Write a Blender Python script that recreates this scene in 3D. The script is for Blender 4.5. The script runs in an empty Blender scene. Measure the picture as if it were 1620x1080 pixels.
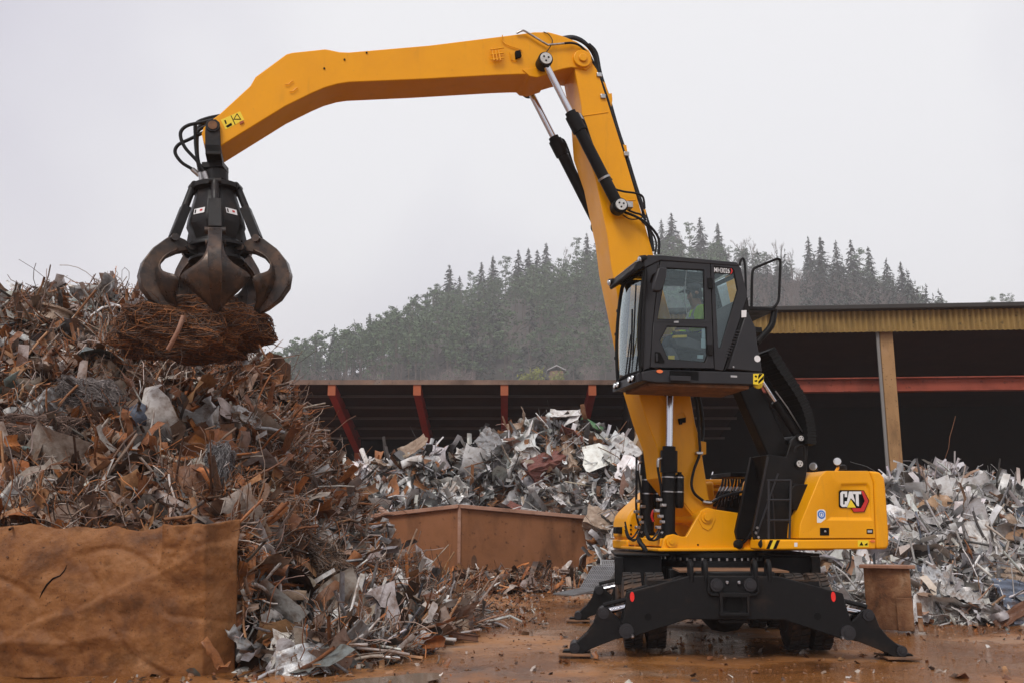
import bpy, bmesh, math, random
import numpy as np
from mathutils import Vector, Matrix, noise

random.seed(11)
rng = np.random.default_rng(11)
RAD = math.radians
SC = bpy.context.scene
COL = SC.collection

# ------------------------------------------------------------------ camera
TILT = RAD(11.2)
CAM = np.array([0.0, 0.0, 1.5])
FPX = 1485.0                       # focal length in pixels of the 1620 px wide photograph
cam_data = bpy.data.cameras.new('camera')
cam_data.sensor_width = 36.0
cam_data.lens = FPX / 1620 * 36.0
cam_data.clip_start = 0.1
cam_data.clip_end = 6000
camera = bpy.data.objects.new('camera', cam_data)
camera.location = CAM
camera.rotation_euler = (RAD(90) + TILT, 0, 0)
COL.objects.link(camera)
SC.camera = camera

# ------------------------------------------------------------------ sky, sun, exposure
SUN_EL, SUN_AZ = RAD(50), RAD(205)           # azimuth from +Y clockwise: behind the camera, a little left
world = bpy.data.worlds.new('World')
SC.world = world
world.use_nodes = True
wn = world.node_tree
wn.nodes.clear()
w_out = wn.nodes.new('ShaderNodeOutputWorld')
w_bg = wn.nodes.new('ShaderNodeBackground')
w_sky = wn.nodes.new('ShaderNodeTexSky')
w_sky.sky_type = 'NISHITA'
w_sky.sun_disc = False
w_sky.sun_elevation = SUN_EL
w_sky.sun_rotation = SUN_AZ
w_sky.dust_density = 4.0
w_tc = wn.nodes.new('ShaderNodeTexCoord')
w_no = wn.nodes.new('ShaderNodeTexNoise')
w_no.inputs['Scale'].default_value = 1.35
w_no.inputs['Detail'].default_value = 4
w_no.inputs['Roughness'].default_value = 0.45
w_ramp = wn.nodes.new('ShaderNodeValToRGB')
w_ramp.color_ramp.elements[0].position = 0.38
w_ramp.color_ramp.elements[0].color = (4.5, 4.38, 5.15, 1)
w_ramp.color_ramp.elements[1].position = 0.63
w_ramp.color_ramp.elements[1].color = (7.0, 7.0, 7.15, 1)
w_mix = wn.nodes.new('ShaderNodeMix')
w_mix.data_type = 'RGBA'
w_mix.inputs[0].default_value = 0.94          # a closed cloud deck over the clear sky
wn.links.new(w_tc.outputs['Generated'], w_no.inputs['Vector'])
wn.links.new(w_no.outputs['Fac'], w_ramp.inputs['Fac'])
wn.links.new(w_sky.outputs['Color'], w_mix.inputs[6])
wn.links.new(w_ramp.outputs['Color'], w_mix.inputs[7])
wn.links.new(w_mix.outputs[2], w_bg.inputs['Color'])
w_bg.inputs['Strength'].default_value = 0.1
wn.links.new(w_bg.outputs['Background'], w_out.inputs['Surface'])

sun_data = bpy.data.lights.new('sun', 'SUN')
sun_data.energy = 1.5
sun_data.angle = RAD(22)
sun_data.color = (1.0, 0.96, 0.9)
sun = bpy.data.objects.new('sun', sun_data)
sd = Vector((math.sin(SUN_AZ) * math.cos(SUN_EL), math.cos(SUN_AZ) * math.cos(SUN_EL), math.sin(SUN_EL)))
sun.rotation_euler = (-sd).to_track_quat('-Z', 'Y').to_euler()
sun.location = (0, -10, 40)
COL.objects.link(sun)

SC.view_settings.view_transform = 'Standard'
SC.view_settings.look = 'None'
SC.view_settings.exposure = 0.5
SC.view_settings.gamma = 1.0
SC.render.engine = 'CYCLES'
SC.cycles.use_denoising = True
SC.cycles.max_bounces = 8
SC.cycles.diffuse_bounces = 3
SC.cycles.glossy_bounces = 3
SC.cycles.transmission_bounces = 4
SC.cycles.transparent_max_bounces = 12
SC.cycles.volume_bounces = 1

# ------------------------------------------------------------------ measuring helpers
CT, ST = math.cos(TILT), math.sin(TILT)
def ray(px, py):
    cx, cz = (px - 810) / FPX, (540 - py) / FPX
    return np.array([cx, CT - ST * cz, ST + CT * cz])
def at_y(px, py, Y):
    d = ray(px, py)
    return CAM + d * (Y / d[1])
def ground_y(py):
    d = ray(810, py)
    return CAM[2] / -d[2] * d[1]

# the machine: slewing centre, upper structure turned to the left, undercarriage nearly in line with the view
MC = np.array([2.86, 13.75, 0.0])
TH = RAD(13)
UF = np.array([-math.cos(TH), -math.sin(TH), 0]); UN = np.array([math.sin(TH), -math.cos(TH), 0])
PS = RAD(4.5)
KA = np.array([math.cos(PS), -math.sin(PS), 0]); KB = np.array([-math.sin(PS), -math.cos(PS), 0])
Z1 = np.array([0, 0, 1.0])
def U(u, v, z): return MC + UF * u + UN * v + Z1 * z
def K(a, b, z): return MC + KA * a + KB * b + Z1 * z
def up(px, py, v):
    d = ray(px, py)
    s = (v - np.dot(CAM - MC, UN)) / np.dot(d, UN)
    P = CAM + d * s
    return (float(np.dot(P - MC, UF)), float(P[2]))
def kp(px, py, b):
    d = ray(px, py)
    s = (b - np.dot(CAM - MC, KB)) / np.dot(d, KB)
    P = CAM + d * s
    return (float(np.dot(P - MC, KA)), float(P[2]))
def ups(pts, v): return [up(x, y, v) for x, y in pts]
def kps(pts, b): return [kp(x, y, b) for x, y in pts]

# ------------------------------------------------------------------ tagging
def tag(o, label=None, cat=None, group=None, kind=None):
    if label: o['label'] = label
    if cat: o['category'] = cat
    if group: o['group'] = group
    if kind: o['kind'] = kind
    return o
def empty(name, loc):
    o = bpy.data.objects.new(name, None)
    o.location = loc
    o.empty_display_size = 0.3
    COL.objects.link(o)
    return o
def root_loc(o):
    while o is not None and o.parent is not None:
        o = o.parent
    return np.array(o.location) if o is not None else np.zeros(3)

class MB:
    """collects shapes given in a local frame T and links them as one mesh object"""
    def __init__(s, T=None):
        s.v, s.f = [], []
        s.T = T or (lambda a, b, c: np.array((a, b, c), float))
    def add(s, verts, faces):
        o = len(s.v)
        s.v += [tuple(s.T(*p)) for p in verts]
        s.f += [tuple(i + o for i in f) for f in faces]
        return s
    def box(s, a, b):
        x0, y0, z0 = a; x1, y1, z1 = b
        return s.add([(x0, y0, z0), (x1, y0, z0), (x1, y1, z0), (x0, y1, z0), (x0, y0, z1), (x1, y0, z1), (x1, y1, z1), (x0, y1, z1)],
                     [(0, 3, 2, 1), (4, 5, 6, 7), (0, 1, 5, 4), (1, 2, 6, 5), (2, 3, 7, 6), (3, 0, 4, 7)])
    def prism(s, pts, v0, v1):
        """outline (first, third axis) pushed through the second axis"""
        n = len(pts)
        V = [(p[0], v0, p[1]) for p in pts] + [(p[0], v1, p[1]) for p in pts]
        Fc = [tuple(range(n)), tuple(range(2 * n - 1, n - 1, -1))]
        Fc += [(i, i + n, (i + 1) % n + n, (i + 1) % n) for i in range(n)]
        return s.add(V, Fc)
    def prism2(s, pa, va, pb, vb):
        """two outlines of equal count joined"""
        n = len(pa)
        V = [(p[0], va, p[1]) for p in pa] + [(p[0], vb, p[1]) for p in pb]
        Fc = [tuple(range(n)), tuple(range(2 * n - 1, n - 1, -1))]
        Fc += [(i, i + n, (i + 1) % n + n, (i + 1) % n) for i in range(n)]
        return s.add(V, Fc)
    def ring(s, po, pi, v0, v1):
        n = len(po)
        V = [(p[0], v0, p[1]) for p in po] + [(p[0], v0, p[1]) for p in pi] + [(p[0], v1, p[1]) for p in po] + [(p[0], v1, p[1]) for p in pi]
        Fc = []
        for i in range(n):
            j = (i + 1) % n
            Fc += [(i, j, j + n, i + n), (i + 2 * n, i + 3 * n, j + 3 * n, j + 2 * n), (i, i + 2 * n, j + 2 * n, j), (i + n, j + n, j + 3 * n, i + 3 * n)]
        return s.add(V, Fc)
    def poly(s, pts3):
        return s.add(pts3, [tuple(range(len(pts3)))])
    def cyl(s, p0, p1, r0, r1=None, n=16):
        r1 = r0 if r1 is None else r1
        p0, p1 = np.array(p0, float), np.array(p1, float)
        d = p1 - p0; d /= np.linalg.norm(d)
        a = np.cross(d, [0, 0, 1.0])
        if np.linalg.norm(a) < 1e-3: a = np.cross(d, [1.0, 0, 0])
        a /= np.linalg.norm(a); b = np.cross(d, a)
        V = []
        for p, r in ((p0, r0), (p1, r1)):
            for k in range(n):
                t = 2 * math.pi * k / n
                V.append(tuple(p + (a * math.cos(t) + b * math.sin(t)) * r))
        Fc = [(k, (k + 1) % n, n + (k + 1) % n, n + k) for k in range(n)]
        Fc += [tuple(range(n - 1, -1, -1)), tuple(range(n, 2 * n))]
        return s.add(V, Fc)
    def tube(s, path, r, n=8, closed=False, smooth=0):
        P = [np.array(p, float) for p in path]
        if smooth:
            P = catmull(P, smooth)
        m = len(P)
        V, Fc = [], []
        prev = None
        for i in range(m):
            d = P[min(i + 1, m - 1)] - P[max(i - 1, 0)]
            d /= (np.linalg.norm(d) + 1e-9)
            if prev is None:
                a = np.cross(d, [0.3, 0.2, 1.0])
            else:
                a = prev - d * np.dot(prev, d)
            a /= (np.linalg.norm(a) + 1e-9); prev = a
            b = np.cross(d, a)
            rr = r[i] if isinstance(r, (list, tuple)) else r
            for k in range(n):
                t = 2 * math.pi * k / n
                V.append(tuple(P[i] + (a * math.cos(t) + b * math.sin(t)) * rr))
        for i in range(m - 1):
            for k in range(n):
                Fc.append((i * n + k, i * n + (k + 1) % n, (i + 1) * n + (k + 1) % n, (i + 1) * n + k))
        Fc += [tuple(range(n - 1, -1, -1)), tuple(range((m - 1) * n, m * n))]
        return s.add(V, Fc)
    def lathe(s, prof, c, ax, n=24):
        """prof: (radius, height along axis ax from c)"""
        c = np.array(c, float); d = np.array(ax, float); d /= np.linalg.norm(d)
        a = np.cross(d, [0, 0, 1.0])
        if np.linalg.norm(a) < 1e-3: a = np.cross(d, [1.0, 0, 0])
        a /= np.linalg.norm(a); b = np.cross(d, a)
        V, Fc = [], []
        for r, h in prof:
            for k in range(n):
                t = 2 * math.pi * k / n
                V.append(tuple(c + d * h + (a * math.cos(t) + b * math.sin(t)) * r))
        for i in range(len(prof) - 1):
            for k in range(n):
                Fc.append((i * n + k, i * n + (k + 1) % n, (i + 1) * n + (k + 1) % n, (i + 1) * n + k))
        Fc += [tuple(range(n - 1, -1, -1)), tuple(range((len(prof) - 1) * n, len(prof) * n))]
        return s.add(V, Fc)
    def mesh(s, name, mat, origin=(0, 0, 0), smooth=None, recalc=True):
        me = bpy.data.meshes.new(name)
        o = np.array(origin, float)
        me.from_pydata([tuple(np.array(v) - o) for v in s.v], [], s.f)
        if recalc:
            bm = bmesh.new(); bm.from_mesh(me)
            bmesh.ops.recalc_face_normals(bm, faces=bm.faces)
            bm.to_mesh(me); bm.free()
        if smooth is not None:
            me.polygons.foreach_set('use_smooth', [True] * len(me.polygons))
            me.set_sharp_from_angle(angle=RAD(smooth))
        if mat is not None: me.materials.append(mat)
        me.update()
        return me
    def build(s, name, mat, parent=None, bevel=0.0, smooth=None, seg=2):
        me = s.mesh(name, mat, root_loc(parent) if parent is not None else (0, 0, 0), smooth)
        o = bpy.data.objects.new(name, me)
        COL.objects.link(o)
        if parent is not None: o.parent = parent
        if bevel > 0:
            m = o.modifiers.new('bevel', 'BEVEL')
            m.width = bevel; m.segments = seg; m.limit_method = 'ANGLE'; m.angle_limit = RAD(35)
            m.harden_normals = False
            me.polygons.foreach_set('use_smooth', [True] * len(me.polygons))
            me.set_sharp_from_angle(angle=RAD(30))
        return o

def catmull(P, k):
    out = []
    n = len(P)
    for i in range(n - 1):
        p0, p1, p2, p3 = P[max(i - 1, 0)], P[i], P[i + 1], P[min(i + 2, n - 1)]
        for j in range(k):
            t = j / k
            out.append(0.5 * ((2 * p1) + (-p0 + p2) * t + (2 * p0 - 5 * p1 + 4 * p2 - p3) * t * t + (-p0 + 3 * p1 - 3 * p2 + p3) * t ** 3))
    out.append(P[-1])
    return out

# ------------------------------------------------------------------ materials
def _new(name):
    m = bpy.data.materials.new(name)
    m.use_nodes = True
    nt = m.node_tree
    b = nt.nodes['Principled BSDF']
    return m, nt, b
def _noise(nt, vec, scale, detail=5, rough=0.55, dist=0.0):
    n = nt.nodes.new('ShaderNodeTexNoise')
    n.inputs['Scale'].default_value = scale
    n.inputs['Detail'].default_value = detail
    n.inputs['Roughness'].default_value = rough
    n.inputs['Distortion'].default_value = dist
    nt.links.new(vec, n.inputs['Vector'])
    return n.outputs['Fac']
def _ramp(nt, fac, stops):
    r = nt.nodes.new('ShaderNodeValToRGB')
    e = r.color_ramp.elements
    while len(e) < len(stops): e.new(0.5)
    for i, (p, c) in enumerate(stops):
        e[i].position = p
        e[i].color = (c, c, c, 1) if isinstance(c, (int, float)) else (*c, 1)
    nt.links.new(fac, r.inputs['Fac'])
    return r.outputs['Color']
def _mix(nt, fac, a, b, mode='MIX'):
    m = nt.nodes.new('ShaderNodeMix')
    m.data_type = 'RGBA'; m.blend_type = mode
    for sock, val in ((m.inputs[0], fac), (m.inputs[6], a), (m.inputs[7], b)):
        if isinstance(val, (int, float)): sock.default_value = val
        elif isinstance(val, tuple): sock.default_value = (*val, 1)
        else: nt.links.new(val, sock)
    return m.outputs[2]
def _bump(nt, bsdf, height, strength, dist=0.02):
    n = nt.nodes.new('ShaderNodeBump')
    n.inputs['Strength'].default_value = strength
    n.inputs['Distance'].default_value = dist
    nt.links.new(height, n.inputs['Height'])
    nt.links.new(n.outputs['Normal'], bsdf.inputs['Normal'])
def _coord(nt, kind='Object'):
    return nt.nodes.new('ShaderNodeTexCoord').outputs[kind]

def pmat(name, base, rough=0.5, metal=0.0, var=None, scale=4.0, lo=0.4, hi=0.7, bump=0.0, bscale=60.0, coat=0.0, rvar=0.0, spec=0.5, emit=None):
    m, nt, b = _new(name)
    b.inputs['Roughness'].default_value = rough
    b.inputs['Metallic'].default_value = metal
    b.inputs['Coat Weight'].default_value = coat
    b.inputs['Coat Roughness'].default_value = 0.15
    b.inputs['Specular IOR Level'].default_value = spec
    co = _coord(nt)
    if var is not None:
        f = _ramp(nt, _noise(nt, co, scale, 6, 0.65), [(lo, 0.0), (hi, 1.0)])
        nt.links.new(_mix(nt, f, base, var), b.inputs['Base Color'])
        if rvar:
            r = _ramp(nt, _noise(nt, co, scale * 1.7, 4), [(0.35, max(0.02, rough - rvar)), (0.7, min(1, rough + rvar))])
            nt.links.new(r, b.inputs['Roughness'])
    else:
        b.inputs['Base Color'].default_value = (*base, 1)
    if bump:
        _bump(nt, b, _noise(nt, co, bscale, 4), bump, 0.01)
    return m

M = {}
M['yellow_plain'] = pmat('yellow_paint', (0.82, 0.355, 0.003), 0.42, var=(0.74, 0.315, 0.006), scale=1.3, lo=0.35, hi=0.8, coat=0.12, rvar=0.06, spec=0.3)
M['under'] = pmat('muddy_black_paint', (0.006, 0.006, 0.0065), 0.55, var=(0.032, 0.02, 0.013), scale=2.6, lo=0.55, hi=0.8, rvar=0.15, bump=0.12, bscale=50, spec=0.18)
M['black'] = pmat('black_paint', (0.0055, 0.0055, 0.006), 0.5, var=(0.011, 0.009, 0.008), scale=3, rvar=0.12, bump=0.05, bscale=120, spec=0.16)
M['satin'] = pmat('charcoal_paint', (0.020, 0.020, 0.023), 0.42, var=(0.026, 0.025, 0.027), scale=2, rvar=0.05, spec=0.28)
M['rubber'] = pmat('black_rubber', (0.008, 0.008, 0.008), 0.75, bump=0.1, bscale=90, spec=0.2)
M['tyre'] = pmat('muddy_tyre', (0.02, 0.017, 0.015), 0.85, var=(0.14, 0.07, 0.035), scale=2.2, lo=0.45, hi=0.75, bump=0.2, bscale=60)
M['hose'] = pmat('hose_rubber', (0.005, 0.005, 0.006), 0.5, spec=0.25)
M['chrome'] = pmat('chrome_rod', (0.62, 0.63, 0.66), 0.12, 1.0)
M['steel'] = pmat('bright_fitting', (0.48, 0.47, 0.46), 0.3, 1.0, var=(0.3, 0.27, 0.25), scale=20)
M['pin'] = pmat('pin_cap', (0.62, 0.62, 0.6), 0.45, 0.3, var=(0.4, 0.38, 0.36), scale=14)
M['white'] = pmat('white_print', (0.75, 0.75, 0.75), 0.5)
M['greyprint'] = pmat('grey_print', (0.42, 0.42, 0.43), 0.5)
M['red'] = pmat('red_print', (0.55, 0.02, 0.015), 0.45)
M['bluep'] = pmat('blue_print', (0.02, 0.16, 0.55), 0.45)
M['warn'] = pmat('warning_yellow', (0.85, 0.62, 0.02), 0.5)
M['blackp'] = pmat('black_print', (0.004, 0.004, 0.004), 0.6, spec=0.1)
M['reflector'] = pmat('red_reflector', (0.75, 0.015, 0.01), 0.2, coat=0.5)
M['orangel'] = pmat('orange_lens', (0.8, 0.16, 0.02), 0.2, coat=0.5)
M['lens'] = pmat('lamp_lens', (0.6, 0.62, 0.63), 0.1, 0.6)
M['paper'] = pmat('pale_sheet', (0.45, 0.6, 0.62), 0.7)
M['mud'] = pmat('mud_on_steel', (0.23, 0.11, 0.05), 0.9, var=(0.09, 0.05, 0.03), scale=5, bump=0.4, bscale=25)
M['grapple'] = pmat('grapple_paint', (0.012, 0.011, 0.011), 0.5, spec=0.25, var=(0.04, 0.026, 0.02), scale=4, lo=0.5, hi=0.8, rvar=0.15, bump=0.1, bscale=50)
M['tine'] = pmat('worn_tine_steel', (0.035, 0.028, 0.025), 0.42, 0.35, var=(0.15, 0.085, 0.05), scale=4.5, lo=0.42, hi=0.75, rvar=0.18, bump=0.15, bscale=45)
M['seatm'] = pmat('dark_seat_fabric', (0.03, 0.03, 0.035), 0.9)
M['inner'] = pmat('cab_lining', (0.10, 0.105, 0.11), 0.8)
M['skin'] = pmat('skin', (0.32, 0.17, 0.11), 0.6)
M['hivis'] = pmat('hi_vis_cloth', (0.50, 0.85, 0.03), 0.8, var=(0.40, 0.72, 0.03), scale=14, bump=0.3, bscale=18)
M['stripe'] = pmat('reflective_stripe', (0.35, 0.37, 0.36), 0.5)
M['cloth'] = pmat('dark_cloth', (0.03, 0.035, 0.05), 0.9)
M['cap'] = pmat('dark_cap', (0.025, 0.025, 0.03), 0.9)

def paint_yellow():
    m, nt, b = _new('yellow_paint')
    co = _coord(nt)
    c = _mix(nt, _ramp(nt, _noise(nt, co, 1.3, 6, 0.65), [(0.35, 0.0), (0.8, 1.0)]), (0.84, 0.36, 0.0), (0.75, 0.31, 0.002))
    mp = nt.nodes.new('ShaderNodeMapping'); mp.inputs['Scale'].default_value = (6, 6, 0.9)
    nt.links.new(co, mp.inputs['Vector'])
    c = _mix(nt, _ramp(nt, _noise(nt, mp.outputs[0], 1.4, 5, 0.6), [(0.58, 0.0), (0.80, 0.30)]), c, (0.42, 0.20, 0.03))
    c = _mix(nt, _ramp(nt, _noise(nt, co, 46, 3, 0.6), [(0.69, 0.0), (0.74, 0.55)]), c, (0.20, 0.10, 0.03))
    nt.links.new(c, b.inputs['Base Color'])
    nt.links.new(_ramp(nt, _noise(nt, co, 2.4, 5, 0.6), [(0.3, 0.28), (0.7, 0.5)]), b.inputs['Roughness'])
    b.inputs['Specular IOR Level'].default_value = 0.25
    b.inputs['Coat Weight'].default_value = 0.08; b.inputs['Coat Roughness'].default_value = 0.12
    _bump(nt, b, _noise(nt, co, 2.2, 2, 0.5), 0.03, 0.05)
    return m
M['yellow'] = paint_yellow()
def glass_mat(name, tint, refl):
    m = bpy.data.materials.new(name); m.use_nodes = True
    nt = m.node_tree; nt.nodes.clear()
    o = nt.nodes.new('ShaderNodeOutputMaterial')
    t = nt.nodes.new('ShaderNodeBsdfTransparent'); t.inputs['Color'].default_value = (*tint, 1)
    g = nt.nodes.new('ShaderNodeBsdfGlossy'); g.inputs['Roughness'].default_value = 0.03
    g.inputs['Color'].default_value = (0.85, 0.95, 0.97, 1)
    fr = nt.nodes.new('ShaderNodeFresnel'); fr.inputs['IOR'].default_value = 1.5
    ad = nt.nodes.new('ShaderNodeMath'); ad.operation = 'ADD'; ad.inputs[1].default_value = refl
    mx = nt.nodes.new('ShaderNodeMixShader')
    nt.links.new(fr.outputs[0], ad.inputs[0]); nt.links.new(ad.outputs[0], mx.inputs[0])
    nt.links.new(t.outputs[0], mx.inputs[1]); nt.links.new(g.outputs[0], mx.inputs[2])
    nt.links.new(mx.outputs[0], o.inputs['Surface'])
    return m
M['glass'] = glass_mat('tinted_cab_glass', (0.90, 0.95, 0.955), 0.0)
M['windscreen'] = glass_mat('windscreen_glass', (0.78, 0.86, 0.87), 0.16)

def rust_mat(name, cols, scale, bump, bscale, rough=0.85, streak=False):
    m, nt, b = _new(name)
    b.inputs['Specular IOR Level'].default_value = 0.25
    co = _coord(nt)
    f1 = _noise(nt, co, scale, 8, 0.62, 0.4)
    c = _ramp(nt, f1, [(0.30, cols[0]), (0.45, cols[1]), (0.58, cols[2]), (0.72, cols[3])])
    mp = nt.nodes.new('ShaderNodeMapping')
    mp.inputs['Scale'].default_value = (2.2, 2.2, 0.8) if streak else (1, 1, 1)
    nt.links.new(co, mp.inputs['Vector'])
    f2 = _ramp(nt, _noise(nt, mp.outputs[0], scale * 1.6, 6, 0.6), [(0.5, 0.0), (0.75, 0.8)])
    c = _mix(nt, f2, c, tuple(x * 0.4 for x in cols[1]))
    f3 = _ramp(nt, _noise(nt, co, scale * 14, 3), [(0.62, 0.0), (0.72, 0.7)])
    c = _mix(nt, f3, c, tuple(x * 0.3 for x in cols[0]))
    nt.links.new(c, b.inputs['Base Color'])
    r = _ramp(nt, _noise(nt, co, scale * 2.3, 4), [(0.3, rough - 0.22), (0.7, rough)])
    nt.links.new(r, b.inputs['Roughness'])
    _bump(nt, b, _noise(nt, co, bscale, 8, 0.6), bump, 0.03)
    return m
M['rustslab'] = rust_mat('rusted_plate', [(0.085, 0.034, 0.014), (0.19, 0.075, 0.024), (0.25, 0.105, 0.034), (0.33, 0.16, 0.07)], 2.4, 0.42, 22, rough=0.72)
M['rustbox'] = rust_mat('rusty_brown_steel', [(0.16, 0.065, 0.028), (0.23, 0.095, 0.04), (0.26, 0.11, 0.05), (0.30, 0.15, 0.085)], 0.6, 0.12, 12, streak=True)
M['rustrim'] = rust_mat('rusty_rim', [(0.22, 0.11, 0.07), (0.32, 0.17, 0.11), (0.36, 0.2, 0.14), (0.42, 0.27, 0.2)], 1.5, 0.15, 20)
M['rustpiece'] = rust_mat('weathered_rust', [(0.04, 0.028, 0.022), (0.19, 0.085, 0.04), (0.27, 0.145, 0.075), (0.38, 0.27, 0.19)], 3.2, 0.4, 24)

def scrap_mat(name, source, rust=0.7, dirt=(0.42, 0.33, 0.27)):
    m, nt, b = _new(name)
    co = _coord(nt)
    if source == 'attr':
        at = nt.nodes.new('ShaderNodeAttribute'); at.attribute_name = 'col'
        colr, alpha = at.outputs['Color'], at.outputs['Alpha']
    else:
        oi = nt.nodes.new('ShaderNodeObjectInfo')
        colr, alpha = oi.outputs['Color'], oi.outputs['Alpha']
    f = _ramp(nt, _noise(nt, co, 7, 6, 0.65), [(0.42, 0.0), (0.68, 1.0)])
    worn = _mix(nt, 1.0, colr, dirt, 'MULTIPLY')
    c = _mix(nt, f, colr, worn)
    f2 = _ramp(nt, _noise(nt, co, 3.4, 6, 0.65), [(0.54, 0.0), (0.64, rust)])
    c = _mix(nt, f2, c, (0.17, 0.075, 0.03))
    nt.links.new(c, b.inputs['Base Color'])
    nt.links.new(alpha, b.inputs['Metallic'])
    r = _ramp(nt, _noise(nt, co, 11, 4), [(0.3, 0.35), (0.7, 0.8)])
    nt.links.new(r, b.inputs['Roughness'])
    _bump(nt, b, _noise(nt, co, 25, 5), 0.35, 0.02)
    return m
M['scrap'] = scrap_mat('mixed_scrap', 'attr')
M['scrap_pale'] = scrap_mat('pale_scrap', 'attr', 0.18, (0.72, 0.68, 0.64))
M['piece'] = scrap_mat('scrap_piece', 'obj', 0.35, (0.58, 0.50, 0.44))
def wire_mat():
    m, nt, b = _new('rusty_wire')
    at = nt.nodes.new('ShaderNodeAttribute'); at.attribute_name = 'col'
    nt.links.new(at.outputs['Color'], b.inputs['Base Color'])
    b.inputs['Roughness'].default_value = 0.75
    return m
M['wire'] = wire_mat()
M['core'] = pmat('packed_scrap_dirt', (0.022, 0.013, 0.009), 0.95, spec=0.1, var=(0.06, 0.03, 0.016), scale=3, bump=0.8, bscale=10)

# ================================================================== SETTING
def fbm(x, y, z=0.0, sc=1.0, oct=4):
    return noise.fractal(Vector((x * sc, y * sc, z * sc)), 0.9, 2.0, oct)

# ---------------------------------------------------------------- ground
def ground_material():
    m, nt, b = _new('wet_rusty_mud')
    co = _coord(nt)
    c = _ramp(nt, _noise(nt, co, 0.55, 9, 0.6, 0.6), [(0.28, (0.11, 0.05, 0.022)), (0.44, (0.31, 0.125, 0.036)), (0.56, (0.38, 0.165, 0.05)), (0.68, (0.42, 0.28, 0.19))])
    grit = _ramp(nt, _noise(nt, co, 34, 4, 0.7), [(0.60, 0.0), (0.70, 0.85)])
    c = _mix(nt, grit, c, (0.36, 0.27, 0.21))
    dark = _ramp(nt, _noise(nt, co, 19, 5, 0.7), [(0.56, 0.0), (0.66, 0.8)])
    c = _mix(nt, dark, c, (0.075, 0.04, 0.022))
    wet = _ramp(nt, _noise(nt, co, 0.42, 6, 0.55), [(0.38, 0.0), (0.52, 1.0)])
    c = _mix(nt, wet, c, _mix(nt, 1.0, c, (0.66, 0.62, 0.58), 'MULTIPLY'))
    nt.links.new(c, b.inputs['Base Color'])
    nt.links.new(_ramp(nt, wet, [(0.0, 0.6), (1.0, 0.07)]), b.inputs['Roughness'])
    h = _mix(nt, 0.5, _noise(nt, co, 6, 9, 0.65), _noise(nt, co, 45, 4, 0.6))
    _bump(nt, b, h, 0.30, 0.05)
    return m
M['ground'] = ground_material()
def gridmesh(name, xs, ys, zf, mat, kind='structure', smooth=True):
    nx, ny = len(xs), len(ys)
    V = [(x, y, zf(x, y)) for y in ys for x in xs]
    Fc = [(j * nx + i, j * nx + i + 1, (j + 1) * nx + i + 1, (j + 1) * nx + i) for j in range(ny - 1) for i in range(nx - 1)]
    me = bpy.data.meshes.new(name)
    me.from_pydata(V, [], Fc)
    me.materials.append(mat)
    me.polygons.foreach_set('use_smooth', [smooth] * len(Fc))
    o = bpy.data.objects.new(name, me)
    COL.objects.link(o)
    tag(o, kind=kind)
    return o
PADS = []
def ground_z(x, y):
    if y > 40 or y < 4 or abs(x) > 14: return 0.0
    r = math.hypot((x - 2.6) / 2.6, (y - 13.5) / 3.4)
    k = min(1.0, max(0.0, (r - 1.0) * 2)) * min(1, (40 - y) / 6) * min(1, (14 - abs(x)) / 3)
    k = 0.25 + 0.75 * k
    return k * (0.035 * fbm(x, y, 3.1, 0.8, 3) + 0.022 * fbm(x, y, 9.0, 3.3, 3)) - 0.012
xs = np.concatenate([np.array([-3000, -1200, -400, -120, -50, -28, -20]), np.arange(-14, 14.01, 0.16), np.array([20, 28, 50, 120, 400, 1200, 3000])])
ys = np.concatenate([np.array([-400, -80, -20, -4, 2, 5]), np.arange(7.5, 26, 0.16), np.arange(26, 42, 0.8), np.array([60, 120, 300, 900, 3000])])
gridmesh('ground', xs, ys, ground_z, M['ground'])
# puddle in front of the left heap
M['puddle'] = pmat('puddle_water', (0.22, 0.165, 0.12), 0.12, spec=0.7)
mb = MB()
pp = [at_y(x, y, ground_y(y)) for x, y in ((470, 1092), (560, 1076), (610, 1071), (655, 1066), (690, 1065), (700, 1071), (680, 1080), (690, 1095), (600, 1110), (500, 1108))]
pp = [(p[0], p[1], 0.012) for p in catmull([np.array(p) for p in pp + pp[:1]], 8)[:-1]]
pp = [(x_ + 0.05 * fbm(x_, y_, 2.0, 4.0, 3), y_ + 0.05 * fbm(x_, y_, 8.0, 4.0, 3), z_) for x_, y_, z_ in pp]
mb.poly(pp)
puddle = mb.build('puddle', M['puddle']); tag(puddle, kind='structure')

# ---------------------------------------------------------------- hill
def px_of(x, y): return 810 + x / y * FPX / (CT + 0.18 * ST)
CREST = [(-400, 720), (300, 690), (440, 648), (530, 612), (620, 556), (700, 500), (760, 480), (860, 448), (930, 432), (1060, 405), (1130, 418), (1200, 430), (1290, 446), (1380, 458), (1440, 486), (1470, 510), (1520, 520), (1580, 505), (1640, 505), (1800, 540), (2600, 620)]
DIST = [(-400, 420), (440, 420), (800, 470), (1060, 490), (1250, 440), (1470, 400), (1800, 400), (2600, 420)]
cpx, cpy = zip(*CREST); dpx, dpy = zip(*DIST)
def hill_z(x, y):
    if y < 60: return -1.0
    p = px_of(x, y)
    yc = float(np.interp(p, dpx, dpy))
    d = ray(min(max(p, -400), 2600), float(np.interp(p, cpx, cpy)))
    zc = 1.5 + d[2] / d[1] * yc
    yf = 0.70 * yc
    df = ray(p, 640)
    zf = min(1.5 + df[2] / df[1] * yf, zc * 0.62)
    if y < yf: z = zf * ((y - 60) / (yf - 60)) ** 1.3 - 0.6
    elif y < yc:
        t = (y - yf) / (yc - yf); z = zf + (zc - zf) * (t ** 0.85)
    else:
        z = zc - (y - yc) * 0.22
    return z + 1.2 * fbm(x, y, 0, 0.03, 3)
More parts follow.
